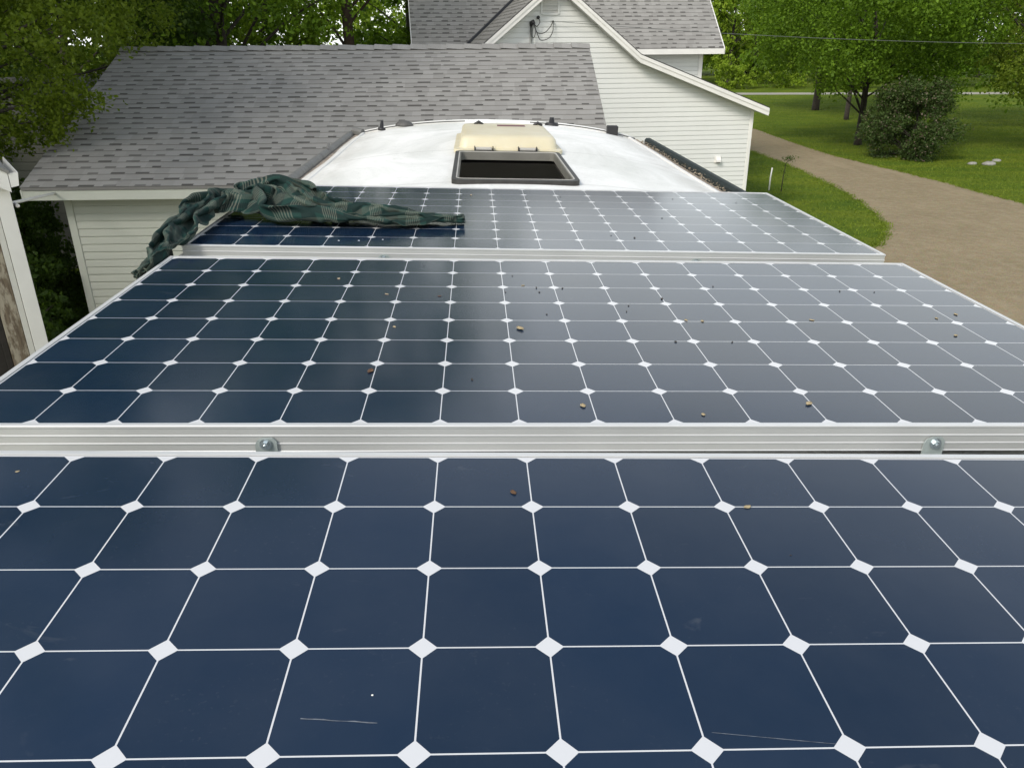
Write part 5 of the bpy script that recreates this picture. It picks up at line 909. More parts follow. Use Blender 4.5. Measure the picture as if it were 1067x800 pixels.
998,0,-4,6,6,0,4,3,6,-5,1,-5,1,-3,5,8,5,2,13,4,15,-9,-2,0,-6,8,8,8,-3,3,19,5,1,10,-8,-1,9,-7,4,3,12,7,4,2,1,-9,4,2,-9,7,6,-6,-6,-10,5,19,
989,-2,1,6,3,5,6,0,-5,2,-5,5,-2,0,2,12,5,8,8,1,14,-2,-8,0,9,7,-6,2,8,7,6,-4,11,7,2,-5,2,2,-5,6,4,7,7,5,3,-2,-4,6,6,-2,-3,-4,-9,-2,-4,12,
974,-3,8,2,6,5,4,0,2,-6,-1,2,-1,5,-1,15,7,5,8,12,11,-6,-10,5,5,-1,-5,7,9,3,-1,-3,16,8,-2,-5,0,9,5,-10,7,3,6,4,9,3,-3,-3,7,7,-4,-3,-2,2,-3,-8,
959,8,5,-1,2,10,3,1,-3,-5,-1,4,0,8,5,7,9,-4,22,10,5,-8,-6,5,5,-7,0,10,6,5,-2,-5,16,8,0,7,-5,-4,0,9,-8,5,7,4,5,4,5,-1,-1,11,5,-6,-3,-5,-3,-3,
948,0,8,1,3,9,6,-7,-6,-5,3,3,8,6,9,8,16,9,1,6,-5,0,3,-2,-3,-1,6,9,7,5,-1,-7,15,12,7,1,-5,-5,-6,9,5,-5,4,3,8,5,6,0,8,-1,8,2,-9,1,-5,-2,
930,1,5,7,5,5,-4,-7,-5,6,-1,8,13,9,16,9,2,10,5,-4,-5,0,5,-6,1,6,7,11,1,9,-1,3,7,8,11,-3,-5,-2,-2,0,8,0,-5,6,8,1,6,-1,5,8,3,6,2,-8,-1,2,
913,0,7,5,0,-2,-8,1,1,9,8,14,10,13,8,4,3,7,6,4,-3,-9,2,0,8,11,2,14,2,0,-3,7,11,10,-1,7,-3,-4,-7,2,1,5,-3,3,9,-4,9,10,-3,1,11,-2,13,-7,-1,2,
899,2,5,0,-10,0,2,3,10,10,11,12,13,16,-1,9,4,9,-4,3,7,-6,-13,8,9,8,6,13,-2,-6,5,9,8,6,8,0,-9,0,-2,-1,2,1,4,0,7,-2,8,6,11,4,-4,4,14,-6,7,-4,
893,-4,-5,-6,0,1,3,12,12,15,12,13,13,15,10,0,5,4,-9,5,-12,-1,9,4,9,3,14,-2,-2,5,13,7,3,-3,4,1,-4,-8,-2,5,7,-8,8,0,5,8,6,2,9,10,7,-6,10,-8,3,7,
885,-14,-6,6,13,0,-2,12,9,13,20,10,16,16,7,-8,-4,9,-4,-9,-5,11,7,8,4,12,0,6,-5,8,8,10,0,-4,-3,-4,-1,5,4,-5,9,2,-10,8,6,5,7,7,9,8,9,0,-1,3,3,-4,
871,-8,-3,14,21,-6,-6,14,6,21,16,7,15,18,-3,-7,-5,3,1,-15,5,10,10,1,18,-2,9,0,4,7,11,0,-6,-5,-3,1,-3,4,8,2,3,-5,-2,8,6,4,9,6,11,7,10,-13,7,3,-1,-4,
859,8,6,14,-8,-4,8,12,9,19,21,7,12,2,-4,-7,4,4,-12,6,3,8,5,10,5,6,14,-2,4,12,2,-3,-4,2,-1,-7,-10,8,10,-4,3,-6,5,8,9,9,1,12,6,7,9,0,-8,5,5,-8,
857,9,9,10,-12,-4,8,12,15,17,21,13,4,-7,-7,-4,4,11,-11,0,5,11,3,10,7,7,7,12,-2,9,-2,2,-4,1,-3,-12,0,6,13,-10,1,15,5,-1,10,4,15,-4,6,7,6,2,-5,2,4,-6,
874,-6,-2,16,-6,-9,13,7,15,17,17,7,11,-6,-7,-3,-4,15,2,-6,1,4,8,6,13,0,12,10,7,-4,1,5,-3,-6,-5,-5,6,-3,10,5,11,-6,7,7,10,10,-3,10,12,1,-6,1,-4,5,4,-3,
890,-5,-13,2,5,-12,9,9,13,6,20,17,10,-6,-7,-7,-5,7,6,13,-1,2,4,6,7,8,-6,10,8,5,10,-8,0,-6,0,-7,1,9,-2,5,6,13,-4,11,9,10,-2,8,7,3,-5,0,7,-6,5,21,
884,6,1,-17,2,-8,3,8,9,12,16,15,11,2,-7,-6,-3,-8,7,10,5,-4,5,7,6,9,10,-7,11,13,4,5,1,-12,-3,-3,-6,3,12,-5,11,7,9,7,10,-1,17,2,-6,4,-8,15,4,-2,17,17,
880,0,9,-2,-14,-2,-1,10,7,14,6,13,19,7,-6,-7,-6,3,-10,0,7,6,1,5,9,7,6,9,-7,14,9,6,1,0,-6,-4,-7,-1,13,6,-4,9,7,10,12,7,15,-7,-5,-2,2,13,1,20,12,6,
885,6,2,-13,2,-2,-3,0,9,10,12,2,17,15,3,-7,0,1,-6,-10,-7,4,2,4,8,9,5,8,9,-7,10,13,9,1,-4,-7,-1,3,-4,14,-4,11,8,13,3,11,17,0,-6,-9,6,5,11,17,10,2,
897,-6,-3,-8,-9,1,-6,13,5,7,7,12,3,19,10,-3,-7,3,-1,-6,-3,-11,-2,7,4,8,7,9,7,11,-9,15,11,11,3,-2,-11,0,-10,9,12,1,14,7,13,5,16,-4,-5,8,1,-6,18,12,2,14,
897,-10,-8,0,-10,-5,7,10,3,6,5,4,10,17,12,-3,-6,4,0,-10,1,-6,-4,-5,9,4,10,8,7,10,6,-9,18,14,12,-9,-5,-9,2,10,-3,8,14,11,9,14,11,0,-7,7,5,-11,11,12,10,20,
892,-11,-1,-2,-11,5,0,3,4,7,-2,10,12,14,12,-5,7,-7,1,-6,0,-8,-7,8,-1,7,11,-2,9,7,7,11,-5,19,17,-2,-1,-8,-2,5,3,1,11,14,12,14,10,0,-7,-8,17,-16,16,12,16,10,
891,-14,-7,4,-3,-8,7,0,8,-1,12,8,9,10,14,3,-7,6,-6,-6,-1,-5,-9,8,9,-4,12,4,7,7,4,14,-7,14,14,7,0,-13,0,12,-12,9,12,15,8,15,13,-10,-8,-2,15,-6,14,10,11,10,
883,-8,-10,-3,-2,8,6,-1,7,2,11,2,9,7,5,13,-6,-5,5,-5,-6,-3,-8,5,11,12,2,7,9,9,6,5,-7,18,3,6,2,2,-5,3,-13,20,7,4,21,12,8,-5,-8,-6,8,6,14,5,12,1,
878,-13,3,0,-7,4,7,3,4,4,7,9,7,-2,9,11,-4,-4,-3,6,-9,-12,9,11,0,10,4,11,2,9,12,-3,8,-1,13,-5,8,7,1,-17,4,13,3,15,10,14,9,-7,-8,-6,7,13,5,13,6,-2,
875,-14,-2,5,6,3,0,6,4,9,1,1,4,10,-4,6,6,-3,-5,0,2,3,5,-1,10,7,11,-5,10,12,6,7,-9,5,6,0,7,0,2,-11,16,12,7,5,16,11,0,-7,-7,-5,6,10,8,9,2,4,
871,3,-7,0,7,5,0,7,-2,3,9,11,-8,4,0,-4,3,5,1,5,-5,5,3,5,6,8,9,7,8,-2,6,9,-1,5,7,4,-7,4,-12,16,9,7,6,16,9,2,-4,-6,-9,12,9,4,1,9,6,0,
862,6,5,-4,5,7,-2,5,6,0,9,6,-5,0,6,7,-8,5,0,4,3,0,6,8,5,8,3,8,-1,6,6,9,8,1,0,8,-7,-15,14,8,12,5,15,6,-4,3,-7,-8,3,10,7,-3,10,10,-1,6,
860,-1,9,5,5,1,-1,6,2,8,-2,12,2,-2,6,7,2,-2,-2,8,5,-12,7,11,10,7,-6,5,8,13,4,0,4,6,9,-9,-16,10,10,8,8,17,4,0,-7,-4,-5,-2,7,11,1,7,6,-1,4,3,
861,-3,-3,14,6,-6,0,7,5,8,0,11,7,6,-6,8,7,-11,8,3,5,3,5,5,11,2,-4,12,7,12,7,2,-3,11,-15,-14,13,3,9,7,13,9,1,-3,-5,-7,-7,11,8,2,0,14,5,0,-7,3,
863,-9,-1,8,7,7,-9,8,8,6,7,1,4,6,8,7,-7,-7,0,14,8,6,4,5,10,-3,8,11,8,-1,7,3,7,-13,-12,8,7,12,9,4,9,-1,-5,-4,-7,-4,3,10,7,-1,8,5,3,-1,6,-7,
865,-4,-6,-4,8,7,10,-8,9,7,4,4,16,-3,2,1,12,1,-6,0,12,7,9,4,2,15,9,8,2,-5,-2,10,4,-13,1,8,6,1,14,10,-8,-2,-6,-5,-4,7,3,3,9,10,-2,7,6,-5,5,1,
858,-6,-2,3,1,8,11,6,-6,7,6,8,9,11,7,2,1,-2,-8,2,14,1,10,9,8,14,9,2,-2,-6,-4,3,14,-15,7,6,10,7,8,3,-9,-2,-8,1,-6,4,9,9,3,5,6,4,2,0,-3,6,
868,-2,-1,5,2,-12,8,6,2,9,9,-1,6,18,-5,13,3,-2,-6,-4,3,18,4,11,11,1,13,6,-1,-9,0,2,9,-5,8,4,5,10,3,-2,-5,-6,-2,-2,-5,14,2,8,7,3,9,-4,-4,6,3,2,
861,2,0,4,6,-1,-4,7,4,9,5,6,5,15,-11,18,7,-1,-7,-5,4,12,12,7,1,12,5,8,-3,-8,5,6,4,-7,13,1,0,8,5,-5,-9,0,4,-10,2,10,9,0,5,5,4,4,0,-5,5,6,
859,7,5,0,7,2,-3,0,6,7,9,4,6,12,-13,15,8,-1,-5,-5,11,10,3,6,8,8,10,-2,1,-6,-2,10,-3,6,7,1,11,5,-6,1,-7,-3,3,-8,-1,8,9,5,2,6,-2,4,7,-7,6,-4,
858,10,-3,-1,1,6,2,3,8,7,8,7,4,11,-11,12,8,2,-8,-1,14,-1,6,10,7,13,-2,9,-2,-1,-11,-1,2,10,8,6,0,10,-3,-3,-2,-7,-1,5,-8,2,10,4,6,9,0,-4,5,7,-6,5,
865,5,2,1,2,8,2,-3,7,2,8,5,10,9,-8,13,4,-3,-5,-4,10,3,11,9,6,9,8,-6,6,-5,-7,0,-3,6,8,6,5,7,4,-4,-3,-5,-5,0,-3,7,5,1,8,6,6,0,-5,10,4,-4,
868,4,8,-4,5,4,3,0,9,1,9,5,7,4,-7,12,3,-5,-1,-5,7,14,5,1,9,6,13,-6,7,-10,1,-10,4,8,-1,4,5,8,5,5,-2,-4,-5,-2,-2,3,-8,8,3,5,6,7,-3,6,9,-5,
876,6,5,-4,1,5,4,4,-6,12,4,7,9,-8,11,-2,0,1,1,6,12,1,6,-5,9,10,12,-5,3,-8,1,-3,-7,-1,7,0,7,7,8,4,5,-4,-4,-4,4,1,-4,-5,4,9,2,5,6,0,3,2,
881,2,5,0,3,7,3,-1,3,7,4,6,-3,10,7,4,-4,-5,6,7,-4,-1,6,7,5,13,10,-3,-6,0,-9,2,1,-11,5,-1,8,3,6,8,6,4,-1,-3,0,0,-4,1,8,3,1,3,3,8,6,2,
890,1,0,2,7,-1,1,8,-2,6,5,3,9,7,5,4,0,-6,-11,4,8,-4,9,6,9,1,11,-7,-1,0,-9,0,4,-12,0,0,9,3,0,6,6,6,2,-6,4,2,-1,-1,10,0,-1,8,9,4,6,-2,
895,0,0,5,7,-5,6,-2,7,9,0,8,9,0,4,0,-7,-6,-2,4,1,6,6,5,6,8,-3,4,-2,0,-6,1,-7,3,-8,-3,8,4,9,-1,3,3,8,-5,-3,6,-2,5,4,6,1,-1,1,10,7,8,
898,4,3,3,1,2,-4,9,5,-2,14,7,2,-5,2,-5,-5,3,-2,2,5,2,4,10,11,-9,5,5,0,-5,-6,-6,-4,6,-6,3,2,6,2,2,4,6,4,2,-5,9,2,-1,-1,8,2,4,-3,13,1,8,
906,1,4,4,0,-7,11,3,2,6,6,10,-2,-9,-5,-3,1,6,0,-4,5,9,8,5,3,-1,-4,6,0,-6,-11,-5,1,0,0,3,0,6,7,3,5,0,7,6,-5,10,6,-7,2,4,6,1,3,0,7,2,
919,2,-1,2,-8,4,1,8,5,7,6,1,-4,-5,-5,-5,1,5,4,-3,6,7,7,-3,9,-3,-4,-3,-1,-2,-4,-7,2,1,3,2,3,6,2,4,4,5,3,1,7,8,-4,4,-1,2,5,1,5,-4,8,4,
923,0,-5,3,-6,0,9,5,7,8,4,-9,-5,-4,-2,-2,3,1,6,1,5,7,4,4,5,0,-6,-5,-4,-3,1,-6,2,5,6,-5,4,6,5,2,4,3,5,0,6,1,2,2,5,1,4,0,5,1,-5,-2,
923,-6,0,3,5,4,-3,7,6,0,7,1,-6,-7,3,-7,2,2,2,3,2,7,4,6,-8,5,0,-5,-3,-2,7,-9,-2,2,11,-2,1,9,-3,4,5,3,6,1,6,0,4,1,4,5,-4,4,3,5,4,-5,
934,0,3,-9,-5,6,6,0,12,-5,4,1,2,-9,-5,-4,3,0,-3,7,0,3,9,3,-8,1,9,3,3,-2,-8,-6,0,6,2,3,7,-3,6,1,6,2,-2,6,5,6,-3,5,4,4,2,1,2,0,4,7,
930,-5,9,2,-9,2,1,6,4,4,0,6,-1,-6,-4,-5,-5,1,0,5,2,4,2,3,-5,6,2,7,-1,5,2,-8,1,6,5,-3,-7,8,2,7,-1,6,0,4,1,8,3,0,4,3,1,-1,5,4,1,5,
945,-4,6,-2,-9,-4,3,1,1,5,10,-1,0,-3,-7,-3,-5,4,6,-7,-2,4,4,3,0,0,5,6,3,4,3,3,-7,1,7,0,-4,-2,0,9,3,1,5,5,6,-3,3,3,4,-1,5,5,3,0,-1,1],
[23,1,-6,-4,-13,-8,5,-1,-11,-2,1,4,3,-1,-6,1,-4,-3,-4,-4,-1,0,8,-6,2,8,4,0,-6,-5,-1,-6,1,-5,-9,-6,-5,-4,-11,0,-4,-5,-5,-6,6,-3,-1,-4,-4,-1,-6,-5,2,-11,5,-7,
19,0,-9,-16,0,-11,-3,6,-3,7,4,1,3,1,-5,-6,-5,-1,0,-4,0,2,7,-1,-2,-1,7,0,-3,-8,-5,-1,-6,0,-6,-8,-6,2,-8,-8,-4,-6,-4,-8,6,-1,-5,-3,-2,-4,-6,3,-7,-3,-12,8,
21,0,-9,-21,-7,-7,0,7,7,1,5,1,1,1,-7,-4,-4,-6,-1,0,2,1,4,5,-1,2,-3,1,-2,-5,-6,-5,-3,2,-8,-6,-6,2,-8,-7,-2,-8,-3,-7,-5,-6,-2,-3,1,1,-7,-3,-7,-4,3,-2,
22,2,-7,-30,-10,0,3,9,3,5,3,0,-5,4,-4,-6,-4,-1,1,-9,7,2,2,5,3,-4,-2,-1,-4,-3,-5,1,-7,3,-3,-5,-4,-2,-9,-13,-1,-10,-5,-10,-3,5,-7,-3,-3,1,-6,0,-14,2,13,-15,
20,5,-6,-36,-8,2,10,9,3,-4,7,2,-3,-4,-6,0,-7,-1,0,5,-2,-1,4,3,1,-5,4,0,-5,-5,0,-5,-5,2,1,-6,-9,0,-9,-9,-5,-11,-6,-8,-6,6,0,-3,-4,-5,1,-6,-13,12,-10,-4,
13,4,-1,-23,-13,0,10,7,-1,3,7,0,-3,-3,-3,-2,-3,-2,-6,2,1,-4,-3,6,4,3,1,-7,2,-3,2,0,-5,-7,3,-4,-10,-9,-8,-7,-6,-11,-4,-7,-6,-6,3,0,-5,-2,-3,0,-12,10,-11,1,
21,3,-3,-25,-12,2,8,1,7,8,1,0,-9,-3,-2,-4,2,-6,-7,-2,6,0,-8,4,5,6,1,-7,-1,3,2,0,-9,-3,1,-4,-11,-6,-10,-14,-5,-15,-4,7,-7,-3,0,5,-2,-8,-1,-14,-1,-5,2,-3,
14,4,7,-14,-31,8,6,5,8,5,6,0,-1,-4,-6,-4,-8,-9,-5,1,0,5,4,-13,0,9,5,-4,2,6,0,0,-6,-7,0,-7,-9,-9,-11,-10,-10,-4,-7,-1,1,2,-4,-2,-4,-4,-10,2,-6,-10,2,4,
23,5,-2,-12,-8,-19,9,5,6,8,7,2,1,-6,-3,-4,-2,-10,-21,7,-6,5,7,0,-9,4,3,6,3,6,3,-3,-8,-7,-5,-12,-8,-15,-8,-9,-10,-8,5,-3,3,8,2,-6,-9,-12,-1,-9,-12,3,4,-7,
15,5,8,1,-9,-6,-23,11,7,9,5,9,0,-3,-4,-3,-4,-4,-6,-27,0,2,6,8,-8,-6,8,8,5,7,-3,-4,-6,-8,-8,-9,-11,-13,-16,-8,-7,1,-1,3,7,4,1,-6,-15,-16,5,-8,-13,7,-4,6,
15,-4,9,10,-2,-8,-5,-2,6,4,-4,9,4,0,-2,-3,-6,-11,-4,3,-27,6,9,3,-7,-8,3,10,6,9,0,0,-6,-11,-8,-14,-20,-8,-15,-7,-5,2,2,8,9,1,-5,-10,-16,-6,-13,-5,-6,0,8,1,
20,-4,-2,7,7,-4,-8,-6,5,-5,11,-1,9,-3,4,2,-4,-5,-7,-6,-1,-25,2,10,2,-5,-4,1,9,9,5,1,-6,-9,-12,-13,-20,-15,-12,7,-1,-7,4,8,5,4,-11,-13,-19,-5,-15,-1,-4,3,9,-3,
27,-2,-7,-2,7,3,-7,6,-6,-5,-1,6,0,3,4,0,5,-1,-4,-9,-8,-9,-7,6,1,-7,2,-2,9,1,8,0,-6,-9,-8,-13,-14,-20,-13,0,6,-1,9,7,6,-2,-12,-18,-19,-10,-9,-5,0,5,5,-2,
31,-5,-5,-8,1,5,-8,1,12,-1,-9,2,-2,0,7,8,-2,6,0,-5,-8,-1,-8,-7,3,-8,-9,7,-3,11,7,0,-6,-6,-14,-6,-22,-15,-13,-2,4,1,11,8,6,-1,-14,-22,-20,-15,-5,-1,0,6,4,1,
36,-3,-4,0,-9,-10,-2,8,6,-1,3,-8,-5,6,-4,7,4,7,3,1,1,-3,-4,-12,-8,-5,-13,-2,1,8,2,4,0,-1,-9,-12,-16,-18,-7,-10,1,6,12,2,1,6,-16,-21,-16,-21,-1,-4,1,14,-3,-2,
37,0,-4,-2,1,-8,-6,-4,9,2,-1,-6,-5,8,-17,4,12,6,1,6,3,0,-4,-7,-10,-8,-13,5,-2,-10,5,10,3,3,-11,-12,-12,-18,-13,-6,-3,11,7,10,-1,1,-15,-23,-20,-19,4,-6,-1,7,3,2,
40,-3,-2,-5,3,-6,-4,-6,-3,7,-1,-5,-2,10,-5,-11,14,4,8,4,5,0,-3,-4,-13,-11,-7,-12,4,-8,5,6,1,8,-1,-16,-12,-22,-11,-11,6,3,10,6,-3,5,-16,-20,-20,-18,-2,-6,1,4,10,0,
40,1,-5,-5,2,-2,-7,-7,-1,7,3,-9,2,2,-7,-6,7,14,7,4,3,1,-2,-7,-6,-10,-12,-9,-13,-1,4,5,9,9,-1,-12,-15,-16,-17,-9,1,8,5,12,-1,-6,-8,-20,-20,-22,-1,-8,-1,8,6,2,
44,-3,-2,-4,0,-6,-4,-11,6,6,-4,-8,0,-8,8,-3,9,12,6,1,3,0,1,-6,-7,-15,-10,-10,-7,-1,6,4,14,6,-8,-7,-13,-18,-16,-11,1,-1,10,10,0,-5,-10,-13,-21,-16,-12,1,-7,1,10,-1,
44,0,-5,0,-6,-2,-5,-11,0,6,3,-9,0,-3,-7,17,7,5,6,4,5,-2,-4,-7,-15,-13,0,-11,-7,1,10,8,12,0,-6,-9,-15,-20,-13,-13,-2,0,11,7,3,-8,-4,-15,-21,-13,-15,2,-6,-4,3,7,
46,-2,-4,-2,-4,-3,-5,-7,-6,1,7,-1,-12,6,1,14,6,3,8,3,-1,-3,-9,-8,-11,-7,-6,-12,5,5,9,10,5,-3,0,-14,-19,-20,-14,-11,3,-1,6,9,-2,-6,-2,-11,-18,-20,-7,-12,5,-8,-1,8,
41,3,-2,-4,-1,-9,-4,-7,0,-3,8,-2,-8,0,16,5,6,6,4,0,-5,-6,-7,-7,-15,-8,-8,0,7,8,16,7,0,-5,-7,-13,-20,-19,-7,-8,-3,-1,0,10,7,-1,-7,-17,-12,-17,-12,-12,4,-4,-5,-2,
44,3,-1,-3,-3,-6,-5,-7,-2,-6,-2,10,2,-3,11,5,6,5,2,-4,-3,-7,-6,-14,-14,-4,4,5,8,14,1,6,0,-7,-10,-18,-19,-17,-11,-4,-1,0,6,7,1,3,-8,-10,-13,-16,-15,-8,-11,8,-6,-7,
45,4,0,-3,-4,-2,-4,-6,-9,2,-8,2,8,1,8,3,9,4,-1,-2,-8,-8,-10,-10,-8,4,3,7,15,1,3,3,0,-14,-19,-18,-16,-14,-2,2,-2,-3,7,9,0,-6,2,-13,-16,-13,-14,-8,-15,10,-9,-6,
46,4,3,-3,-2,-3,-4,-5,-7,-5,-6,-4,6,6,9,7,4,5,0,-5,-11,-5,-14,-9,1,2,9,13,6,5,3,-3,-9,-13,-20,-19,-14,-12,-1,1,2,4,5,7,0,-6,1,-8,-18,-11,-15,-14,-15,-1,6,-10,
39,5,10,2,0,-5,-3,-7,-5,-6,-7,-7,7,9,2,5,7,4,2,-6,-8,-9,-13,-6,4,9,7,9,5,5,-2,-5,-10,-22,-19,-12,-14,-7,0,2,4,10,1,6,1,-7,-7,-5,-16,-17,-15,-15,-5,-10,6,-10,
33,7,8,8,5,0,-4,-6,-9,-9,-5,-12,4,9,5,7,6,1,4,-4,-8,-10,-12,0,7,9,3,9,4,3,-5,-9,-14,-20,-18,-15,-8,-1,8,-4,5,9,3,4,-1,-6,-7,-15,-5,-15,-18,-16,-13,-9,8,-10,
28,6,10,8,8,4,-1,-6,-9,-7,-12,-13,0,9,12,6,6,2,2,-4,-9,-9,-10,6,6,2,8,9,2,0,-7,-10,-15,-20,-13,-12,-12,3,5,6,2,6,5,4,0,-7,-15,-9,-13,-10,-19,-15,-16,-9,6,-8,
25,6,6,13,6,3,5,-4,-4,-12,-10,-13,-4,5,14,8,7,8,1,-4,-11,-8,-6,-5,5,2,10,9,-1,-3,-5,-5,-12,-19,-12,-19,-7,0,8,5,4,3,7,3,-1,-8,-12,-9,-9,-20,-13,-16,-18,-9,7,-10,
25,6,4,10,8,6,3,2,-6,-8,-12,-9,-3,-8,12,11,11,9,-1,-6,-5,-8,-7,-1,-7,9,4,9,6,-4,-7,-2,-9,-15,-23,-11,-14,-3,4,8,5,9,4,6,-1,-8,-9,-8,-12,-16,-15,-18,-14,-8,-12,6,
33,-4,5,9,9,7,1,3,-5,-6,-9,-7,-11,-6,9,14,8,8,7,-3,-6,-8,-11,-3,-4,2,7,3,4,4,1,-4,-7,-19,-13,-18,-4,-9,-5,4,8,3,-2,6,5,-2,-8,-7,-8,-13,-18,-12,-16,-15,-13,6,
32,-1,2,8,8,6,9,-2,-4,-4,-9,-8,-8,-8,10,11,9,10,7,0,-8,-6,-12,-8,-1,-2,4,5,4,5,4,-2,-5,-8,-17,-13,-15,-11,-7,-5,3,3,-2,3,6,5,-2,-4,-8,-8,-9,-19,-11,-12,-17,-13,
35,-4,3,6,7,5,7,7,-4,-6,-7,-8,-6,-8,7,6,14,9,4,2,-3,-11,-8,-9,-7,-4,7,0,5,8,4,3,-1,-7,-7,-9,-17,-14,-11,-11,-8,-4,0,-1,6,8,-3,-4,2,-2,-5,-9,-10,-11,-18,-13,
35,1,3,4,6,10,2,3,1,-8,-9,-7,-5,-4,1,11,10,13,2,3,-4,-8,-8,-12,-5,-4,0,0,4,7,7,6,1,-4,-4,-5,-9,-17,-16,-10,-14,-9,-11,-5,2,4,5,6,5,4,-1,-8,-9,-5,-10,-18,
36,0,5,4,7,8,3,5,-1,-9,-9,-7,-7,-1,3,11,10,9,7,1,-5,-7,-9,-9,-6,-5,-6,0,5,4,7,5,8,1,-4,-1,-6,-8,-11,-19,-19,-16,-11,-13,-7,-1,5,5,8,7,6,2,0,-8,-9,-6,
36,2,7,7,8,3,3,3,-2,-9,-12,-5,-4,1,5,6,11,8,8,0,-4,-6,-7,-11,-5,-5,-6,-7,5,6,5,6,4,3,2,0,-4,-5,-7,-10,-13,-20,-18,-13,-10,-8,-7,1,7,6,6,10,5,0,-2,-11,
40,0,11,9,8,1,5,-4,-5,-9,-9,-6,-2,3,8,4,11,5,4,3,-5,-5,-8,-7,-8,-6,-3,-1,-3,5,6,2,5,4,2,2,-2,-6,-2,-6,-9,-13,-16,-20,-15,-7,-8,-3,-4,8,5,1,10,8,0,-7,
44,6,10,11,6,0,-2,-8,-6,-10,-3,-5,0,7,4,9,5,3,4,-3,0,-5,-4,-11,-6,0,-7,2,-3,-3,2,4,2,6,4,-2,0,-4,-1,-3,-1,-10,-12,-15,-15,-12,-13,-8,-8,0,8,8,-2,9,4,3,
52,9,10,9,2,-1,-7,-9,-7,-9,-1,-6,6,5,10,5,7,4,1,-3,-3,-6,-5,-5,-5,-4,-6,4,-3,-3,-1,5,-4,6,3,4,0,-5,-2,-5,-1,-4,-4,-13,-10,-12,-12,-15,-12,-6,-1,11,8,-3,11,1,
57,13,9,0,5,0,-9,-9,-10,-7,-2,-1,5,9,7,5,7,2,-1,-4,-2,-4,-3,-5,-5,-3,-4,-1,1,-4,-5,4,1,-5,3,7,1,0,-5,-4,1,-4,-6,1,-11,-10,-17,-9,-15,-11,-7,5,7,4,9,5,
65,11,6,3,4,-7,-9,-9,-8,-6,0,-1,6,10,4,9,5,1,0,-2,-3,-2,-7,-4,-6,0,-6,0,-2,-5,-5,1,3,2,-6,3,4,-3,1,6,-4,-5,-1,-5,-4,-6,-17,-17,-12,-12,-7,2,9,6,3,6,
67,13,7,2,-2,-3,-12,-9,-10,0,2,-3,7,7,7,6,5,5,-1,-3,-3,0,-5,-6,-4,-7,-1,-6,0,-4,-3,-3,1,4,0,-5,-1,2,2,3,2,-3,-1,-4,-3,-8,-12,-19,-15,-8,-9,0,5,10,5,8,
71,11,6,4,-1,-7,-10,-12,-9,-3,0,0,9,9,5,8,5,4,2,-2,-2,-8,1,-4,-8,-6,-5,-5,1,-1,-1,-2,-5,-3,6,0,0,6,-1,5,3,0,-10,0,-9,-8,-11,-15,-19,-8,-6,6,7,8,3,9,
71,13,8,4,-1,-9,-10,-10,-12,-6,-1,3,6,9,7,8,8,5,3,0,-4,-5,-4,0,-5,-9,-7,-8,-4,-1,-3,5,-3,-4,4,1,3,5,3,1,3,-1,-6,-2,-10,-11,-19,-14,-4,-5,-2,3,8,5,9,-1,
69,13,9,7,1,-8,-10,-12,-11,-9,-2,-1,4,11,9,7,10,4,5,2,-1,-2,-4,-5,-7,-5,-6,-9,-8,-4,-3,2,5,2,-6,7,4,5,4,4,0,-2,-5,-15,-5,-13,-14,-11,-12,-8,3,12,9,12,7,0,
68,10,11,8,3,-4,-11,-11,-9,-9,-5,-3,0,8,7,9,9,8,4,4,6,-1,-3,-5,-5,-8,-8,-8,-7,-10,-4,-4,3,1,4,8,5,7,7,3,0,-5,-7,-9,-17,-14,-18,-2,-7,-6,14,11,12,5,0,-1,
64,9,10,10,6,-2,-3,-13,-9,-8,-7,-5,-1,1,8,3,8,10,8,5,5,4,0,-1,-7,-7,-9,-7,-8,-9,-7,-4,-1,5,4,7,3,7,5,5,0,-5,-11,-13,-12,-18,-12,-12,4,11,4,16,7,3,1,-9,
59,7,10,7,9,3,0,-5,-9,-6,-8,-7,-6,0,2,1,4,7,8,5,6,4,5,3,1,-5,-7,-7,-11,-9,-8,-5,-5,1,4,6,7,9,6,1,4,-6,-13,-14,-13,-15,-15,-7,3,20,8,11,4,2,-4,-9,
54,5,8,7,12,3,3,3,-4,-5,-7,-8,-6,-7,-2,-2,-2,5,7,6,7,6,4,5,6,0,-4,-6,-8,-8,-10,-9,-6,-5,3,1,10,10,8,5,0,-4,-10,-14,-18,-18,-12,1,2,17,12,11,5,-4,-11,-16,
49,4,5,10,9,7,7,4,1,-1,-7,-3,-11,-5,-6,-7,-3,-5,4,4,4,5,9,6,9,1,4,-3,-2,-10,-8,-11,-8,-9,-3,6,4,8,10,5,4,-3,-10,-17,-14,-19,-14,0,10,22,10,8,3,-8,-12,-19,
41,4,11,8,8,5,10,4,4,0,0,-4,-4,-9,-7,-8,-5,-8,-6,1,1,4,8,9,9,9,3,5,-1,-5,-10,-11,-7,-11,-7,2,4,7,10,6,4,2,-12,-13,-18,-16,0,2,-5,22,9,8,1,-8,-10,-12,
40,2,9,9,9,5,10,7,6,3,-2,-3,-6,-5,-5,-12,-6,-8,-8,-5,2,-1,4,8,11,9,9,6,3,1,-7,-11,-14,-9,-7,-5,0,8,10,13,1,4,-7,-17,-17,-14,7,-13,9,15,14,5,1,-9,-15,-14,
37,2,8,10,7,11,7,6,4,7,0,-4,-3,-7,-8,-3,-10,-8,-9,-8,4,-5,1,7,11,7,12,8,4,3,-7,-8,-13,-16,-4,-4,-4,7,10,11,12,2,-8,-14,-15,-16,-9,-2,7,17,12,8,1,-7,-12,-23,
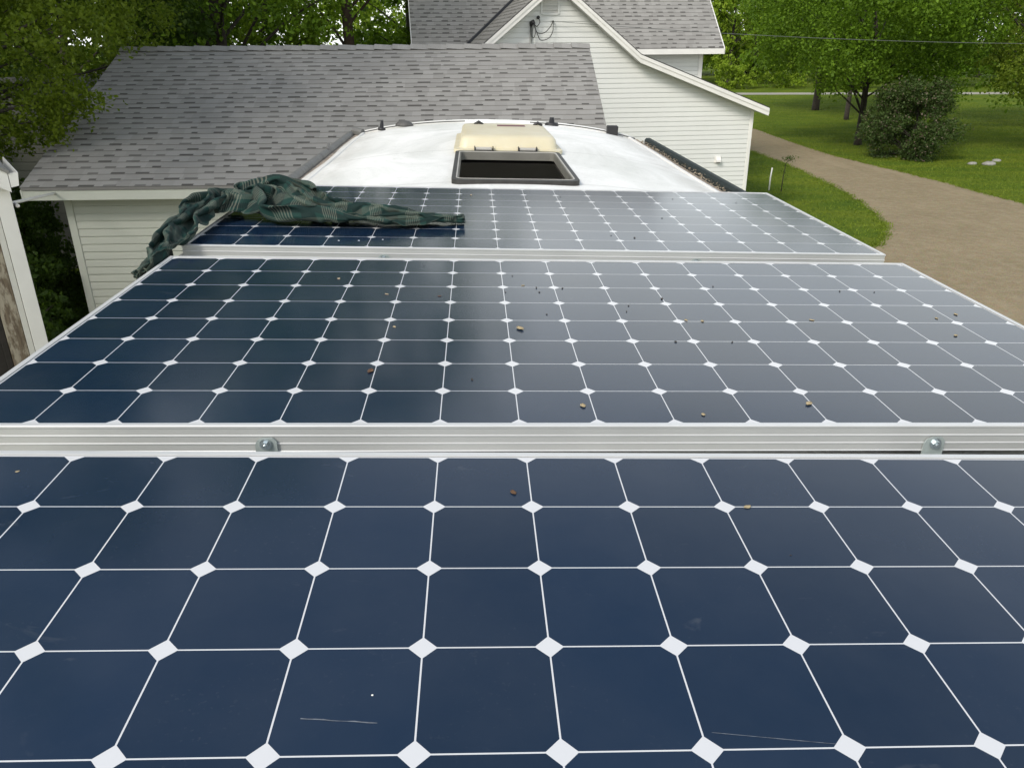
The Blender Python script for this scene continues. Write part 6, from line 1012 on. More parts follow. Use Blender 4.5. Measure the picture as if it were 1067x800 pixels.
34,6,6,12,2,11,9,6,7,5,-1,-6,-2,-6,-6,-7,-5,-8,-7,-6,-5,5,-7,7,8,9,10,10,5,4,-3,-11,-16,-14,-12,-1,4,1,12,13,10,3,-2,-13,-17,-16,-14,-1,6,21,15,9,-2,-6,-10,-17,
43,8,4,0,10,6,9,4,6,2,1,-3,-7,-2,-6,-3,-8,-8,-7,-6,-5,2,-3,2,11,13,12,10,5,-5,0,-13,-15,-14,-14,-4,8,4,15,13,9,1,1,-13,-18,-12,-17,1,9,14,15,12,2,-7,-11,-13,
34,9,7,7,9,8,5,7,-1,0,0,-3,-1,-2,-4,-9,-8,-7,-8,-5,-3,-1,5,5,10,14,10,10,-3,-3,-3,-14,-14,-12,-14,0,6,12,16,14,6,2,-5,-13,-16,-13,-13,4,6,15,13,7,3,-3,-10,-10,
26,9,10,10,8,8,5,6,5,0,-2,-2,-2,-9,-3,-8,-9,-6,-10,-3,-1,4,4,12,12,11,10,3,-4,-5,-8,-15,-13,-10,-10,10,6,15,15,13,7,-8,-7,-14,-16,-14,-10,7,6,16,11,9,3,2,-9,-9,
30,7,7,8,5,8,8,6,7,3,-3,-4,-4,-6,-12,-5,-6,-9,-3,0,-1,0,13,12,12,7,8,1,-7,-6,-13,-15,-15,-11,6,10,15,15,14,11,-3,-9,-10,-14,-15,-10,-5,8,3,16,12,10,4,3,-8,-9,
22,10,6,12,9,6,6,7,3,4,-1,-1,-10,-8,-7,-11,-8,-7,-1,1,4,11,12,16,9,6,3,-3,-12,-15,-13,-14,-12,7,7,15,22,11,8,-1,-5,-12,-12,-14,-12,-2,1,4,9,9,13,8,5,1,-1,-8,
24,2,10,6,11,11,6,7,3,4,3,-7,-5,-10,-9,-10,-10,-10,6,6,10,9,17,9,9,1,-2,-11,-15,-14,-14,-8,6,5,19,14,16,12,-4,-6,-12,-9,-17,-14,-6,6,4,6,10,11,8,8,3,1,-1,-7,
24,-3,10,6,7,12,9,10,8,7,0,-6,-9,-9,-12,-9,-9,-1,1,10,13,14,15,6,5,-5,-11,-15,-16,-15,-4,0,11,15,18,15,9,-2,-5,-11,-16,-14,-11,-5,-3,6,7,9,12,10,9,4,6,-3,-5,-10,
27,-13,4,11,11,11,13,11,10,4,4,-2,-12,-13,-11,-11,-7,-1,7,13,12,15,11,8,-4,-12,-14,-13,-18,-6,4,9,17,16,14,7,2,-6,-12,-15,-17,-10,-4,3,-2,7,13,12,10,9,5,-5,1,-4,-4,-8,
35,-11,-9,5,12,14,13,14,14,10,3,-2,-12,-14,-12,-12,-8,0,7,13,18,14,9,0,-7,-19,-13,-14,-10,3,7,18,16,15,8,3,-6,-15,-11,-19,-8,-3,1,-1,8,11,12,2,9,6,4,2,-5,-6,-6,-6,
43,-10,-3,-9,9,8,16,16,13,14,7,0,-9,-17,-16,-13,-7,-2,10,15,19,15,7,-4,-11,-17,-16,-15,-3,11,12,19,15,10,9,-6,-10,-17,-16,-11,-7,-5,5,9,13,9,12,0,9,5,-3,1,-4,-4,-8,-9,
55,-10,-11,-8,4,11,10,18,16,15,10,-2,-6,-17,-17,-14,-10,-5,11,19,20,17,3,-3,-16,-18,-19,-9,0,13,17,21,15,6,3,-7,-14,-17,-14,-13,-9,6,6,8,13,15,10,13,7,0,-6,-4,-3,-6,-9,-11,
65,-8,-11,-10,-3,8,12,15,17,18,9,2,-6,-16,-20,-16,-11,-3,9,18,22,16,3,-7,-13,-19,-18,-7,6,11,19,20,12,7,-5,-4,-17,-19,-16,-13,-2,5,7,13,15,13,11,10,-1,-3,-5,4,-4,-10,-3,-11,
76,-10,-12,-9,-5,7,8,14,20,18,10,1,-10,-16,-16,-18,-10,-5,8,19,21,15,-1,-5,-10,-17,-18,-4,8,7,17,18,12,6,0,-13,-15,-18,-16,-10,-2,4,7,12,14,11,11,5,-6,1,1,6,0,-11,-2,-8,
80,-13,-11,-13,-1,6,11,14,19,16,10,0,-12,-17,-17,-17,-13,-1,12,22,16,12,2,-8,-10,-17,-16,-4,9,11,15,16,7,8,-2,-11,-14,-15,-15,-12,-3,-1,7,9,15,11,12,8,-4,0,5,3,4,-8,-10,-9,
75,-12,-12,-8,2,7,11,17,17,13,6,-4,-11,-19,-19,-13,-10,2,16,18,20,10,2,-9,-13,-17,-17,-6,8,10,12,17,14,4,2,-11,-8,-16,-14,-14,-5,-4,2,9,8,12,14,10,6,5,2,4,-3,-6,-12,-4,
69,-12,-11,-6,8,10,13,13,14,12,3,-9,-16,-21,-14,-11,-3,9,15,18,17,12,-1,-11,-13,-18,-15,-8,6,9,13,16,10,4,5,-2,-9,-12,-14,-12,-11,-4,-2,2,6,8,13,9,10,8,5,5,-1,-3,-7,-12,
56,-10,-6,2,11,13,10,14,12,7,-6,-14,-19,-14,-18,-2,6,12,19,18,10,8,-5,-12,-13,-19,-13,-4,2,10,13,14,5,10,4,-1,-5,-5,-10,-12,-10,-11,-5,-3,2,5,8,10,9,8,9,9,0,-3,-4,-8,
39,-2,3,15,9,11,11,9,7,-3,-12,-13,-20,-12,-9,6,9,18,17,15,10,-4,-7,-12,-15,-15,-11,0,-2,11,10,15,4,8,7,1,-4,-3,-8,-7,-11,-10,-7,-8,-2,0,4,7,9,8,9,8,6,2,3,-2,
29,9,7,13,10,12,8,4,-1,-13,-13,-18,-10,-12,13,12,10,18,17,5,6,-7,-10,-14,-14,-13,-4,-5,7,5,11,13,10,0,7,4,0,-3,-7,-5,-6,-12,-10,-9,-8,-2,0,2,5,10,8,12,8,7,7,-1,
32,11,15,11,8,7,2,-5,-13,-12,-20,-7,-9,14,13,16,17,13,10,-1,-1,-12,-14,-14,-11,-10,-4,0,8,7,11,10,7,9,2,4,4,-1,-6,-7,-7,-10,-12,-9,-6,-9,-6,6,5,2,11,11,11,9,6,2,
37,16,10,10,7,4,-6,-11,-20,-15,-10,1,10,14,15,18,14,6,1,-3,-11,-13,-13,-14,-8,1,-6,2,8,10,12,9,7,3,6,2,0,3,-4,-5,-11,-8,-11,-11,-6,-7,-9,-5,7,9,8,9,13,9,10,6,
46,16,9,7,1,-5,-15,-18,-15,-9,7,11,16,13,18,10,7,-6,-6,-8,-12,-13,-12,-7,2,-4,6,2,9,10,10,8,8,1,6,4,-1,-1,-4,-9,-8,-10,-8,-12,-5,-11,-7,-1,1,10,8,15,7,10,11,5,
60,14,1,2,-8,-15,-15,-18,-6,5,12,18,14,17,7,7,-4,-6,-11,-14,-9,-10,-6,-10,5,6,-1,10,13,10,5,6,8,3,4,2,-1,-3,-6,-10,-7,-9,-12,-7,-10,0,-4,-9,1,10,11,15,10,11,7,-4,
70,8,-2,-8,-11,-14,-18,-10,11,3,15,16,14,5,10,0,-7,-10,-11,-10,-12,-6,-12,1,11,0,9,9,11,10,7,3,8,3,1,-1,-4,-3,-10,-8,-7,-10,-9,-9,-4,-7,6,-9,5,11,10,13,14,8,6,0,
75,-5,-6,-4,-11,-15,-15,-4,15,7,13,18,9,3,5,-1,-11,-12,-12,-8,-10,-9,9,-6,3,9,7,11,11,7,7,7,4,4,-5,-4,-4,-3,-9,-8,-9,-9,-11,-4,-11,7,-7,4,9,12,12,12,9,7,4,-6,
73,3,-5,-8,-16,-14,-14,-2,15,8,13,16,6,4,4,-5,-11,-14,-7,-11,-15,-2,7,8,-6,12,9,11,9,6,7,7,0,-3,-3,-4,-2,-6,-8,-11,-8,-8,-9,-9,3,-5,14,3,11,12,9,11,7,1,-5,-7,
76,-3,-2,-10,-14,-12,-9,-7,11,13,11,13,8,4,-1,-8,-9,-5,-13,-10,-11,-4,6,2,8,3,10,9,12,3,5,5,1,-5,0,-2,-6,-8,-9,-9,-9,-3,-8,-8,1,8,9,10,11,12,9,5,1,-7,-10,-15,
75,0,-6,-8,-14,-10,-6,-9,9,10,9,12,9,3,0,-4,-10,-5,-13,-9,-9,-7,6,4,3,10,4,8,9,6,7,2,4,0,-4,-4,-8,-10,-8,-4,-9,-10,-7,4,-3,11,14,10,12,9,5,-3,-7,-7,-13,-17,
75,-3,-1,-10,-13,-12,-8,-6,6,8,12,7,8,7,0,-1,-5,-9,-9,-5,-6,-7,-13,4,5,12,5,7,7,10,0,6,5,0,-6,-3,-7,-8,-11,-3,-11,2,-10,-5,13,12,12,9,10,6,-3,-4,-12,-13,-18,-9,
72,0,-5,-4,-12,-11,-10,-9,8,6,2,8,10,8,1,1,-3,-2,-6,-4,-11,-6,-6,-5,6,2,2,8,5,9,4,6,5,2,-3,-4,-4,-11,-6,-10,-12,9,-5,-6,14,11,9,11,7,3,-7,-9,-15,-19,-8,2,
70,2,-2,-11,-8,-10,-10,-7,-7,7,9,9,2,7,7,-1,2,2,0,-8,-3,-9,-10,0,-1,-4,-2,10,3,6,6,5,8,4,0,-3,-5,-7,-10,-7,-14,8,-9,11,7,11,9,10,0,3,-11,-12,-17,-15,0,16,
72,0,-5,-5,-15,-7,-9,-14,2,-2,4,13,3,7,7,4,4,4,0,-1,-7,-4,-8,-10,-6,0,-4,-1,5,9,6,5,6,7,6,0,-7,-6,-11,-5,-14,-5,6,7,11,11,7,10,-3,-5,-11,-14,-20,-3,14,8,
71,1,-8,-10,-8,-7,-7,-4,-7,5,-9,8,10,4,5,7,5,3,4,0,-7,-1,-7,-6,-10,-8,-1,-1,1,6,5,5,5,6,7,4,3,-6,-9,-11,-11,-12,2,12,11,13,7,6,-2,-8,-14,-15,-11,7,12,1,
68,0,-6,-10,-7,-7,-8,-5,7,-4,-10,12,1,1,5,9,4,4,5,0,-5,2,-7,-5,-8,-10,-7,-3,0,6,10,5,9,5,3,2,2,5,-10,-12,-9,-16,2,12,8,8,11,8,-2,-10,-14,-15,4,5,-3,10,
64,-1,-8,-6,-9,-5,-5,-9,7,2,-8,-2,3,8,3,9,4,4,7,0,-5,1,-3,-6,-9,-11,1,-11,8,4,-2,10,11,4,5,5,4,1,-10,-13,-10,-18,6,5,8,9,11,6,-2,-6,-8,-11,-8,-1,7,12,
60,-3,-7,-6,-9,-3,-7,-6,-1,8,2,-9,2,9,6,5,3,6,3,1,-4,-1,-1,-3,-12,-9,1,-11,0,7,11,3,10,10,1,6,3,-2,-12,-9,-13,-12,-1,7,14,7,7,3,3,-9,-6,-15,0,-5,13,8,
55,-4,-4,-8,-5,-3,0,-4,-7,10,-4,-8,7,11,0,3,1,3,1,2,-1,-2,-1,-7,-2,-7,-11,-1,6,-4,13,10,8,5,7,6,0,-6,-11,-12,-7,-3,-7,12,7,6,9,3,0,-9,-8,-14,-5,7,4,13,
50,-3,-7,-5,-2,-6,5,-1,-9,9,-8,3,4,1,4,1,1,1,4,-2,-2,2,-4,-3,-12,-7,9,3,-7,0,9,12,7,12,1,2,-4,-3,-13,-8,-13,-7,12,5,10,6,8,1,-2,-7,-10,-6,-6,-1,11,6,
46,-3,-8,2,-2,-4,-4,0,8,-2,-10,8,6,-3,4,1,4,4,0,-4,-1,-6,-4,-8,-11,5,1,7,2,-4,12,9,8,10,1,-4,-5,-11,-10,-13,-7,2,10,11,5,10,4,1,-5,-6,-8,-9,-7,4,8,7,
45,-5,-1,-8,6,0,-3,-1,5,-2,-3,-3,6,-3,6,-1,4,2,-2,-5,-4,-5,-7,-6,8,1,-10,6,6,11,9,5,9,3,-1,-5,-11,-11,-7,-7,-7,8,11,5,10,6,3,0,-3,-9,-7,-8,-7,4,5,10,
39,2,-7,-4,2,2,-4,-5,6,5,-6,-6,8,5,-2,2,1,1,-4,-1,-7,-10,9,-3,-8,0,12,-3,11,9,8,7,-1,-2,-6,-5,-10,-8,-2,-10,3,13,4,12,5,6,-1,-2,-9,-6,-5,-8,3,-2,8,6,
39,-3,0,1,-4,0,-5,-3,6,1,-10,-2,8,6,-3,2,3,-3,-4,-2,-2,-1,-6,-4,1,4,10,9,7,2,7,4,0,-9,-6,-8,-6,-5,-7,3,12,5,7,9,3,3,-4,-6,-6,-7,-10,-4,3,7,5,3,
39,-2,-6,4,-1,-4,-8,-1,5,5,-7,-2,0,6,6,4,0,0,-6,-2,6,-11,-8,6,-7,10,10,5,8,1,2,4,-8,-6,-7,-4,-6,-8,4,12,4,9,8,3,-2,-3,-2,-8,-3,-8,-5,-3,6,5,3,6,
40,-4,-6,1,3,-4,-6,-2,-4,7,0,-12,11,1,9,3,5,0,-6,-1,-11,8,-9,-9,8,10,7,5,6,6,-1,-5,-8,-7,-4,-9,-6,4,9,12,5,8,2,-1,0,-7,-7,-6,-3,-5,-6,0,10,4,5,3,
36,0,-3,-5,-5,7,-4,-6,-5,4,6,-11,0,6,9,6,1,3,1,-7,-10,5,-4,-7,12,4,8,4,5,4,-4,-7,-9,-2,-14,-4,6,11,7,6,7,5,1,-4,-5,-5,-8,-7,-4,3,4,2,0,4,5,5,
36,-1,-3,-6,-7,-1,10,-4,-10,4,4,4,-13,7,11,3,6,2,0,-7,-7,-8,-3,8,-1,8,6,9,4,0,-7,-8,-5,-12,-3,0,8,12,7,7,1,3,0,-4,-7,-9,-6,5,-5,-5,2,6,3,7,4,0,
29,3,1,-2,-4,-4,-7,9,-10,-3,3,11,-3,-3,13,2,4,5,0,-7,-6,-6,-6,0,3,12,2,9,5,-2,-6,-11,-7,-10,0,7,12,7,6,8,2,-1,-5,-7,-5,-4,-6,6,-1,-2,-7,8,5,2,3,7,
29,3,3,2,-1,-8,-5,-10,13,-1,-9,1,9,-5,12,2,5,5,1,-5,-10,0,-6,-9,11,5,6,4,5,0,-6,-9,-9,-8,2,9,8,9,6,5,-2,-3,-3,-6,-8,0,-2,-5,-3,5,-4,8,5,5,4,1,
23,-1,6,5,0,-4,-5,-11,10,5,-2,-10,8,-2,9,3,8,3,0,-5,-7,-2,-14,4,-2,10,4,7,4,1,-6,-9,-9,-7,0,7,12,9,2,7,-1,-2,-5,-4,-8,-5,-5,2,-6,1,7,5,4,5,3,3,
14,-1,8,5,5,0,-6,-4,4,-6,0,5,-9,5,12,3,6,3,2,-6,-4,-6,-15,-1,0,8,10,5,4,4,-4,-7,-9,-5,-4,5,9,6,3,5,3,-2,-4,-3,-12,-4,-7,7,-2,0,6,5,4,1,5,4,
23,-10,3,5,6,3,-6,-7,-2,9,1,-9,3,8,8,1,6,5,-1,-4,-10,-9,-6,4,-8,2,12,8,5,2,1,-8,-4,-10,-4,-1,9,2,6,5,5,1,-3,-3,-7,-3,-8,-6,-1,3,3,7,6,0,5,4,
20,-5,7,5,4,-1,0,-7,-7,10,-2,-11,7,6,7,1,10,-2,-3,-2,-7,-7,2,-11,-1,11,3,5,7,1,-4,1,-5,-2,-9,-5,0,1,11,4,3,-3,0,3,-3,-5,-6,0,-8,5,2,-5,8,8,2,3,
21,-7,7,2,7,-1,0,-6,-5,-4,7,-7,10,4,2,6,6,3,-5,-6,-2,-4,-8,-4,-2,6,11,4,7,-1,-5,-3,3,-7,-1,-7,-10,3,1,5,4,4,2,5,-2,0,-9,-4,0,-6,4,-3,-1,8,6,5,
13,8,2,8,-1,-1,2,-6,-12,0,3,2,9,5,2,5,3,-4,-1,-4,-7,-12,7,2,-2,6,4,5,-1,5,1,-3,-7,3,-5,-11,0,2,-4,-3,3,3,0,5,7,2,-3,3,-1,-5,-9,5,-5,-5,6,6,
17,6,10,2,0,-4,-5,-5,-8,1,8,7,-4,2,5,3,3,0,-6,-9,-3,-7,2,1,5,9,0,2,4,2,2,-3,-5,2,-5,-5,-10,-1,5,1,-5,2,5,0,4,3,2,2,0,-4,-5,-6,6,-9,1,7,
23,9,4,0,-1,-5,-5,-7,1,2,9,-3,-2,7,2,2,2,-1,-5,-11,-6,-3,6,5,6,-4,6,4,3,2,1,-6,2,-4,-4,-5,-11,1,-1,3,4,-8,0,4,10,5,2,4,0,-1,-4,-5,-6,-8,-1,8,
30,1,4,1,-4,-8,-6,3,-6,7,4,2,5,1,3,0,-2,-4,-7,-11,5,6,2,-7,4,4,6,0,6,2,0,-1,-3,-7,-3,-9,-4,0,-2,4,2,-1,-5,8,6,-7,6,5,1,0,-3,-3,-4,-1,-5,-2,
35,1,-3,-2,-6,-4,1,-6,9,1,-2,5,4,2,2,-3,-1,-3,-10,-5,-1,5,-1,8,-5,9,2,1,3,-1,2,1,-4,-3,-5,-5,-8,0,0,-1,0,6,1,-3,5,-1,0,5,7,0,0,-3,-6,-5,6,-8,
36,1,-4,-3,0,-6,-11,-1,3,7,6,6,-1,2,0,-1,-5,-3,1,-8,-3,2,9,-7,5,6,0,1,3,4,-1,-5,-2,-3,-6,-8,-3,1,1,6,0,-6,6,7,-3,-6,0,6,7,-1,-4,3,-6,-5,-4,7,
38,-2,-3,-4,-5,-7,2,-1,1,4,7,2,0,1,2,-4,-7,4,-1,-5,-1,3,6,-2,4,3,3,-1,0,-4,-3,0,-4,-1,-3,-3,-1,-1,2,-4,4,-5,1,4,5,-9,9,-5,-4,5,4,4,1,-6,-4,-6,
36,1,-4,-11,7,-9,-6,-3,1,7,2,7,6,-1,-3,-2,-2,-5,1,3,-2,0,4,3,2,1,3,-1,0,-3,-1,-3,1,-4,-1,-3,-2,2,-5,-3,4,5,-1,-7,7,-7,4,6,-7,3,6,0,-1,-4,-7,0,
37,0,-4,-2,-12,-4,1,-4,-1,4,5,9,3,-5,4,-3,-4,0,-4,-3,7,-4,-1,5,6,3,-1,0,-2,-2,-2,1,-4,1,-6,-4,5,-5,6,-7,0,5,5,2,1,-3,-8,-1,1,-2,1,8,-2,-7,0,1,
35,-3,1,-9,-2,-7,-4,0,1,0,5,6,10,-1,-2,-1,-1,-3,-4,-4,3,-3,2,0,5,2,-5,7,4,-4,2,-1,-5,-2,4,-4,-6,-1,4,2,-5,-2,9,6,-7,-1,2,-7,-3,5,1,7,0,-5,-3,-3,
35,-3,-1,-6,-5,-4,0,-4,4,0,-3,10,8,4,-1,-5,-1,-1,-1,-3,-4,2,-1,1,4,4,-3,-3,1,5,1,2,0,-7,-1,6,-7,-4,-4,6,-2,-7,8,-5,7,4,4,0,-5,-4,2,6,-2,-5,-6,-7]]
def cloth():
    NU, NV = 118, 56
    P = np.cumsum(np.array(CLOTH).reshape(3, NU, NV).transpose(1, 2, 0), axis=1) / 1000.0; base = np.array((-1.0, 1.0, 0.0))
    b = MB(); vs = (P - base).reshape(-1, 3)
    uv = [(i * .0145, j * .0165) for i in range(NU) for j in range(NV)]
    fs = [(i * NV + j, (i + 1) * NV + j, (i + 1) * NV + j + 1, i * NV + j + 1) for i in range(NU - 1) for j in range(NV - 1)]
    o = b.add(vs.tolist(), fs, 0, uv).build('shade_cloth', M['cloth'], smooth=True, mw=RT @ Matrix.Translation(base))
    so_ = o.modifiers.new('thickness', 'SOLIDIFY'); so_.thickness = .0012
    ss = o.modifiers.new('smooth', 'SUBSURF'); ss.levels = 1; ss.render_levels = 1
    tag(o, 'crumpled dark green plaid shade cloth draped over the farthest panel', 'cloth')
cloth()
#CLOTH_END

# ------------------------------------------------------------------ bits lying on the panels
def pix_ray(px, py):
    Rm = cam.matrix_world.to_3x3(); return Rm @ Vector(((px - 533.5) / 823.9, -(py - 400) / 823.9, -1))
def on_panel(n, px, py):
    inv = PANELM[n].inverted(); o = inv @ cam.matrix_world.translation; d = inv.to_3x3() @ pix_ray(px, py)
    return o + d * (-o.z / d.z)
ORD = ['zeroth', 'first', 'second', 'third', 'fourth', 'fifth', 'sixth', 'seventh', 'eighth', 'ninth', 'tenth', 'eleventh', 'twelfth', 'thirteenth', 'fourteenth', 'fifteenth', 'sixteenth']
BITS = [(1, 535, 512, 'b', 10), (1, 779, 527, 't', 9), (1, 824, 577, 'd', 4), (1, 388, 722, 'w', 3), (1, 18, 490, 't', 5),
        (2, 458, 308, 'b', 8), (2, 411, 340, 't', 9), (2, 386, 386, 'b', 15), (2, 492, 395, 'd', 11), (2, 542, 342, 't', 20), (2, 545, 297, 't', 8), (2, 559, 299.5, 'd', 12), (2, 562, 304, 'd', 9), (2, 527, 304, 'd', 8), (2, 534, 287, 'd', 8), (2, 570, 327, 'd', 8), (2, 607.5, 422, 't', 13), (2, 442, 276, 'd', 8), (2, 653, 324, 'd', 9), (2, 690, 311, 'd', 13), (2, 586, 300, 'd', 10), (2, 704, 355.5, 'd', 10), (2, 763, 356, 'd', 9), (2, 715, 333, 't', 10), (2, 732, 334, 't', 10), (2, 846, 333, 't', 10), (2, 843, 420, 't', 15), (2, 733, 431, 't', 9), (2, 996, 327, 't', 11), (2, 976, 331, 't', 9), (2, 996, 349, 't', 11), (2, 655, 318, 'd', 8), (2, 743, 298, 'd', 9), (2, 875, 303, 'd', 9), (2, 911, 304, 'd', 8), (2, 353, 290, 't', 11), (2, 403, 306, 't', 9),
        (3, 661.5, 247.5, 'd', 12), (3, 637, 245, 'd', 9), (3, 690, 227, 'd', 9), (3, 767, 211, 'd', 11), (3, 701, 207, 'd', 9), (3, 491, 203, 't', 12), (3, 353, 250, 'w', 8), (3, 374, 250, 'w', 8), (3, 399, 249, 'w', 7), (3, 584, 205, 'd', 8)]
PN = {1: 'nearest', 2: 'middle', 3: 'farthest'}
KIND = {'b': ('leaf_scrap', 'curled brown leaf scrap', 'leaf', 'brownleaf'), 't': ('leaf_scrap', 'pale tan leaf scrap', 'leaf', 'dryleaf'), 'd': ('seed_husk', 'tiny dark seed husk', 'seed husk', 'darkbit'), 'w': ('bird_dropping', 'small white bird dropping', 'bird dropping', 'dropping')}
seen = {}
rb = random.Random(5)
for (n, px, py, kd, mm) in BITS:
    p = on_panel(n, px, py); s = mm / 1000 * .56; nm, lab, cat, mt = KIND[kd]
    row = min(8, max(1, int((p.y + .51) / PITCH) + 1)); cl = min(16, max(1, int((p.x + 1.02) / PITCH) + 1))
    key = (n, row, cl, kd); q = seen.get(key, 0); seen[key] = q + 1
    lab = f"{lab}{', right one,' if q else ''} on {PN[n]} panel, {ORD[row]} row from front, {ORD[cl]} from left"
    b = MB(); base = .0
    if kd == 'w':
        k = 9; b.add([(0, 0, .0012)] + [(s * .7 * math.cos(6.283 * i / k) * rb.uniform(.7, 1.2), s * .7 * math.sin(6.283 * i / k) * rb.uniform(.7, 1.2), 0) for i in range(k)], [(0, 1 + i, 1 + (i + 1) % k) for i in range(k)])
    elif kd == 'd':
        b.tube([(-s * .6, 0, s * .12), (-s * .3, s * .05, s * .22), (s * .1, 0, s * .26), (s * .6, -s * .1, s * .1)], [s * .08, s * .26, s * .22, s * .05], 7)
    else:
        # cupped, curled leaf fragment with a ragged rim, 3 x 6 grid with thickness
        nu, nv = 7, 5; top = []
        for i in range(nu):
            for j in range(nv):
                u, v = i / (nu - 1) * 2 - 1, j / (nv - 1) * 2 - 1
                wd = (1 - u * u * .8) * (.55 + .12 * rb.random()); x, y = u * s, v * s * wd
                top.append((x + rb.uniform(-.05, .05) * s, y, s * (.05 + .22 * v * v + .16 * u * u * (1 if i > 3 else .4)) + rb.uniform(0, .05) * s))
        bot = [(x, y, max(.0003, z - .0006)) for x, y, z in top]; N = nu * nv
        f1 = [(i * nv + j, (i + 1) * nv + j, (i + 1) * nv + j + 1, i * nv + j + 1) for i in range(nu - 1) for j in range(nv - 1)]
        rim = [i * nv for i in range(nu)] + [(nu - 1) * nv + j for j in range(1, nv)] + [i * nv + nv - 1 for i in range(nu - 2, -1, -1)] + [j for j in range(nv - 2, 0, -1)]
        b.add(top + bot, f1 + [tuple(N + k for k in f[::-1]) for f in f1] + [(a, N + a, N + c, c) for a, c in zip(rim, rim[1:] + rim[:1])])
    o = b.build(nm, M[mt], smooth=True, mw=PANELM[n] @ Matrix.Translation((p.x, p.y, -.002)) @ Matrix.Rotation(rb.uniform(0, 6.28), 4, 'Z'))
    tag(o, lab, cat, 'leaf scraps and specks on the panels')

def scratch(parent, n, pts, w):
    ps = [on_panel(n, *p) for p in pts]; b = MB(); vs = []
    for i, p in enumerate(ps):
        ww = w * (.3 + .7 * rb.random()); vs += [(p.x, p.y - ww, -.0019), (p.x, p.y + ww, -.0019)]
    b.add(vs, [(2 * i, 2 * i + 2, 2 * i + 3, 2 * i + 1) for i in range(len(ps) - 1)]).build('scratch', M['scratch'], parent)
M['scratch'] = simple('chalky scratch', (.13, .145, .17), .8, .5, 120)
pan1 = next(o for o in COL.objects if o.name == 'solar_panel')
scratch(pan1, 1, [(313 + 8 * i, 746.5 + .45 * i + rb.uniform(-.3, .3)) for i in range(11)], .0007)
scratch(pan1, 1, [(742 + 13 * i, 761 + 1.2 * i) for i in range(11)], .0004)

# leaf litter caught in the right-hand gutter
def litter():
    n = 520; y = RNG.uniform(1.7, 5.0, n); x = RNG.normal(1.16, .014, n); z = np.full(n, crown(1.17) + .012) + RNG.uniform(0, .018, n)
    V, F = leaf_mesh(np.stack([x, y, z], 1), RNG.uniform(.006, .017, n), RNG, 1.2)
    V = np.asarray(V) @ np.array(RT.to_3x3()).T + np.array(RT.translation)
    tag(mesh_np('leaf_litter', V, F, M['litter']), 'brown leaf litter caught along the roof gutter beside the dark awning', 'leaf litter', kind='stuff')

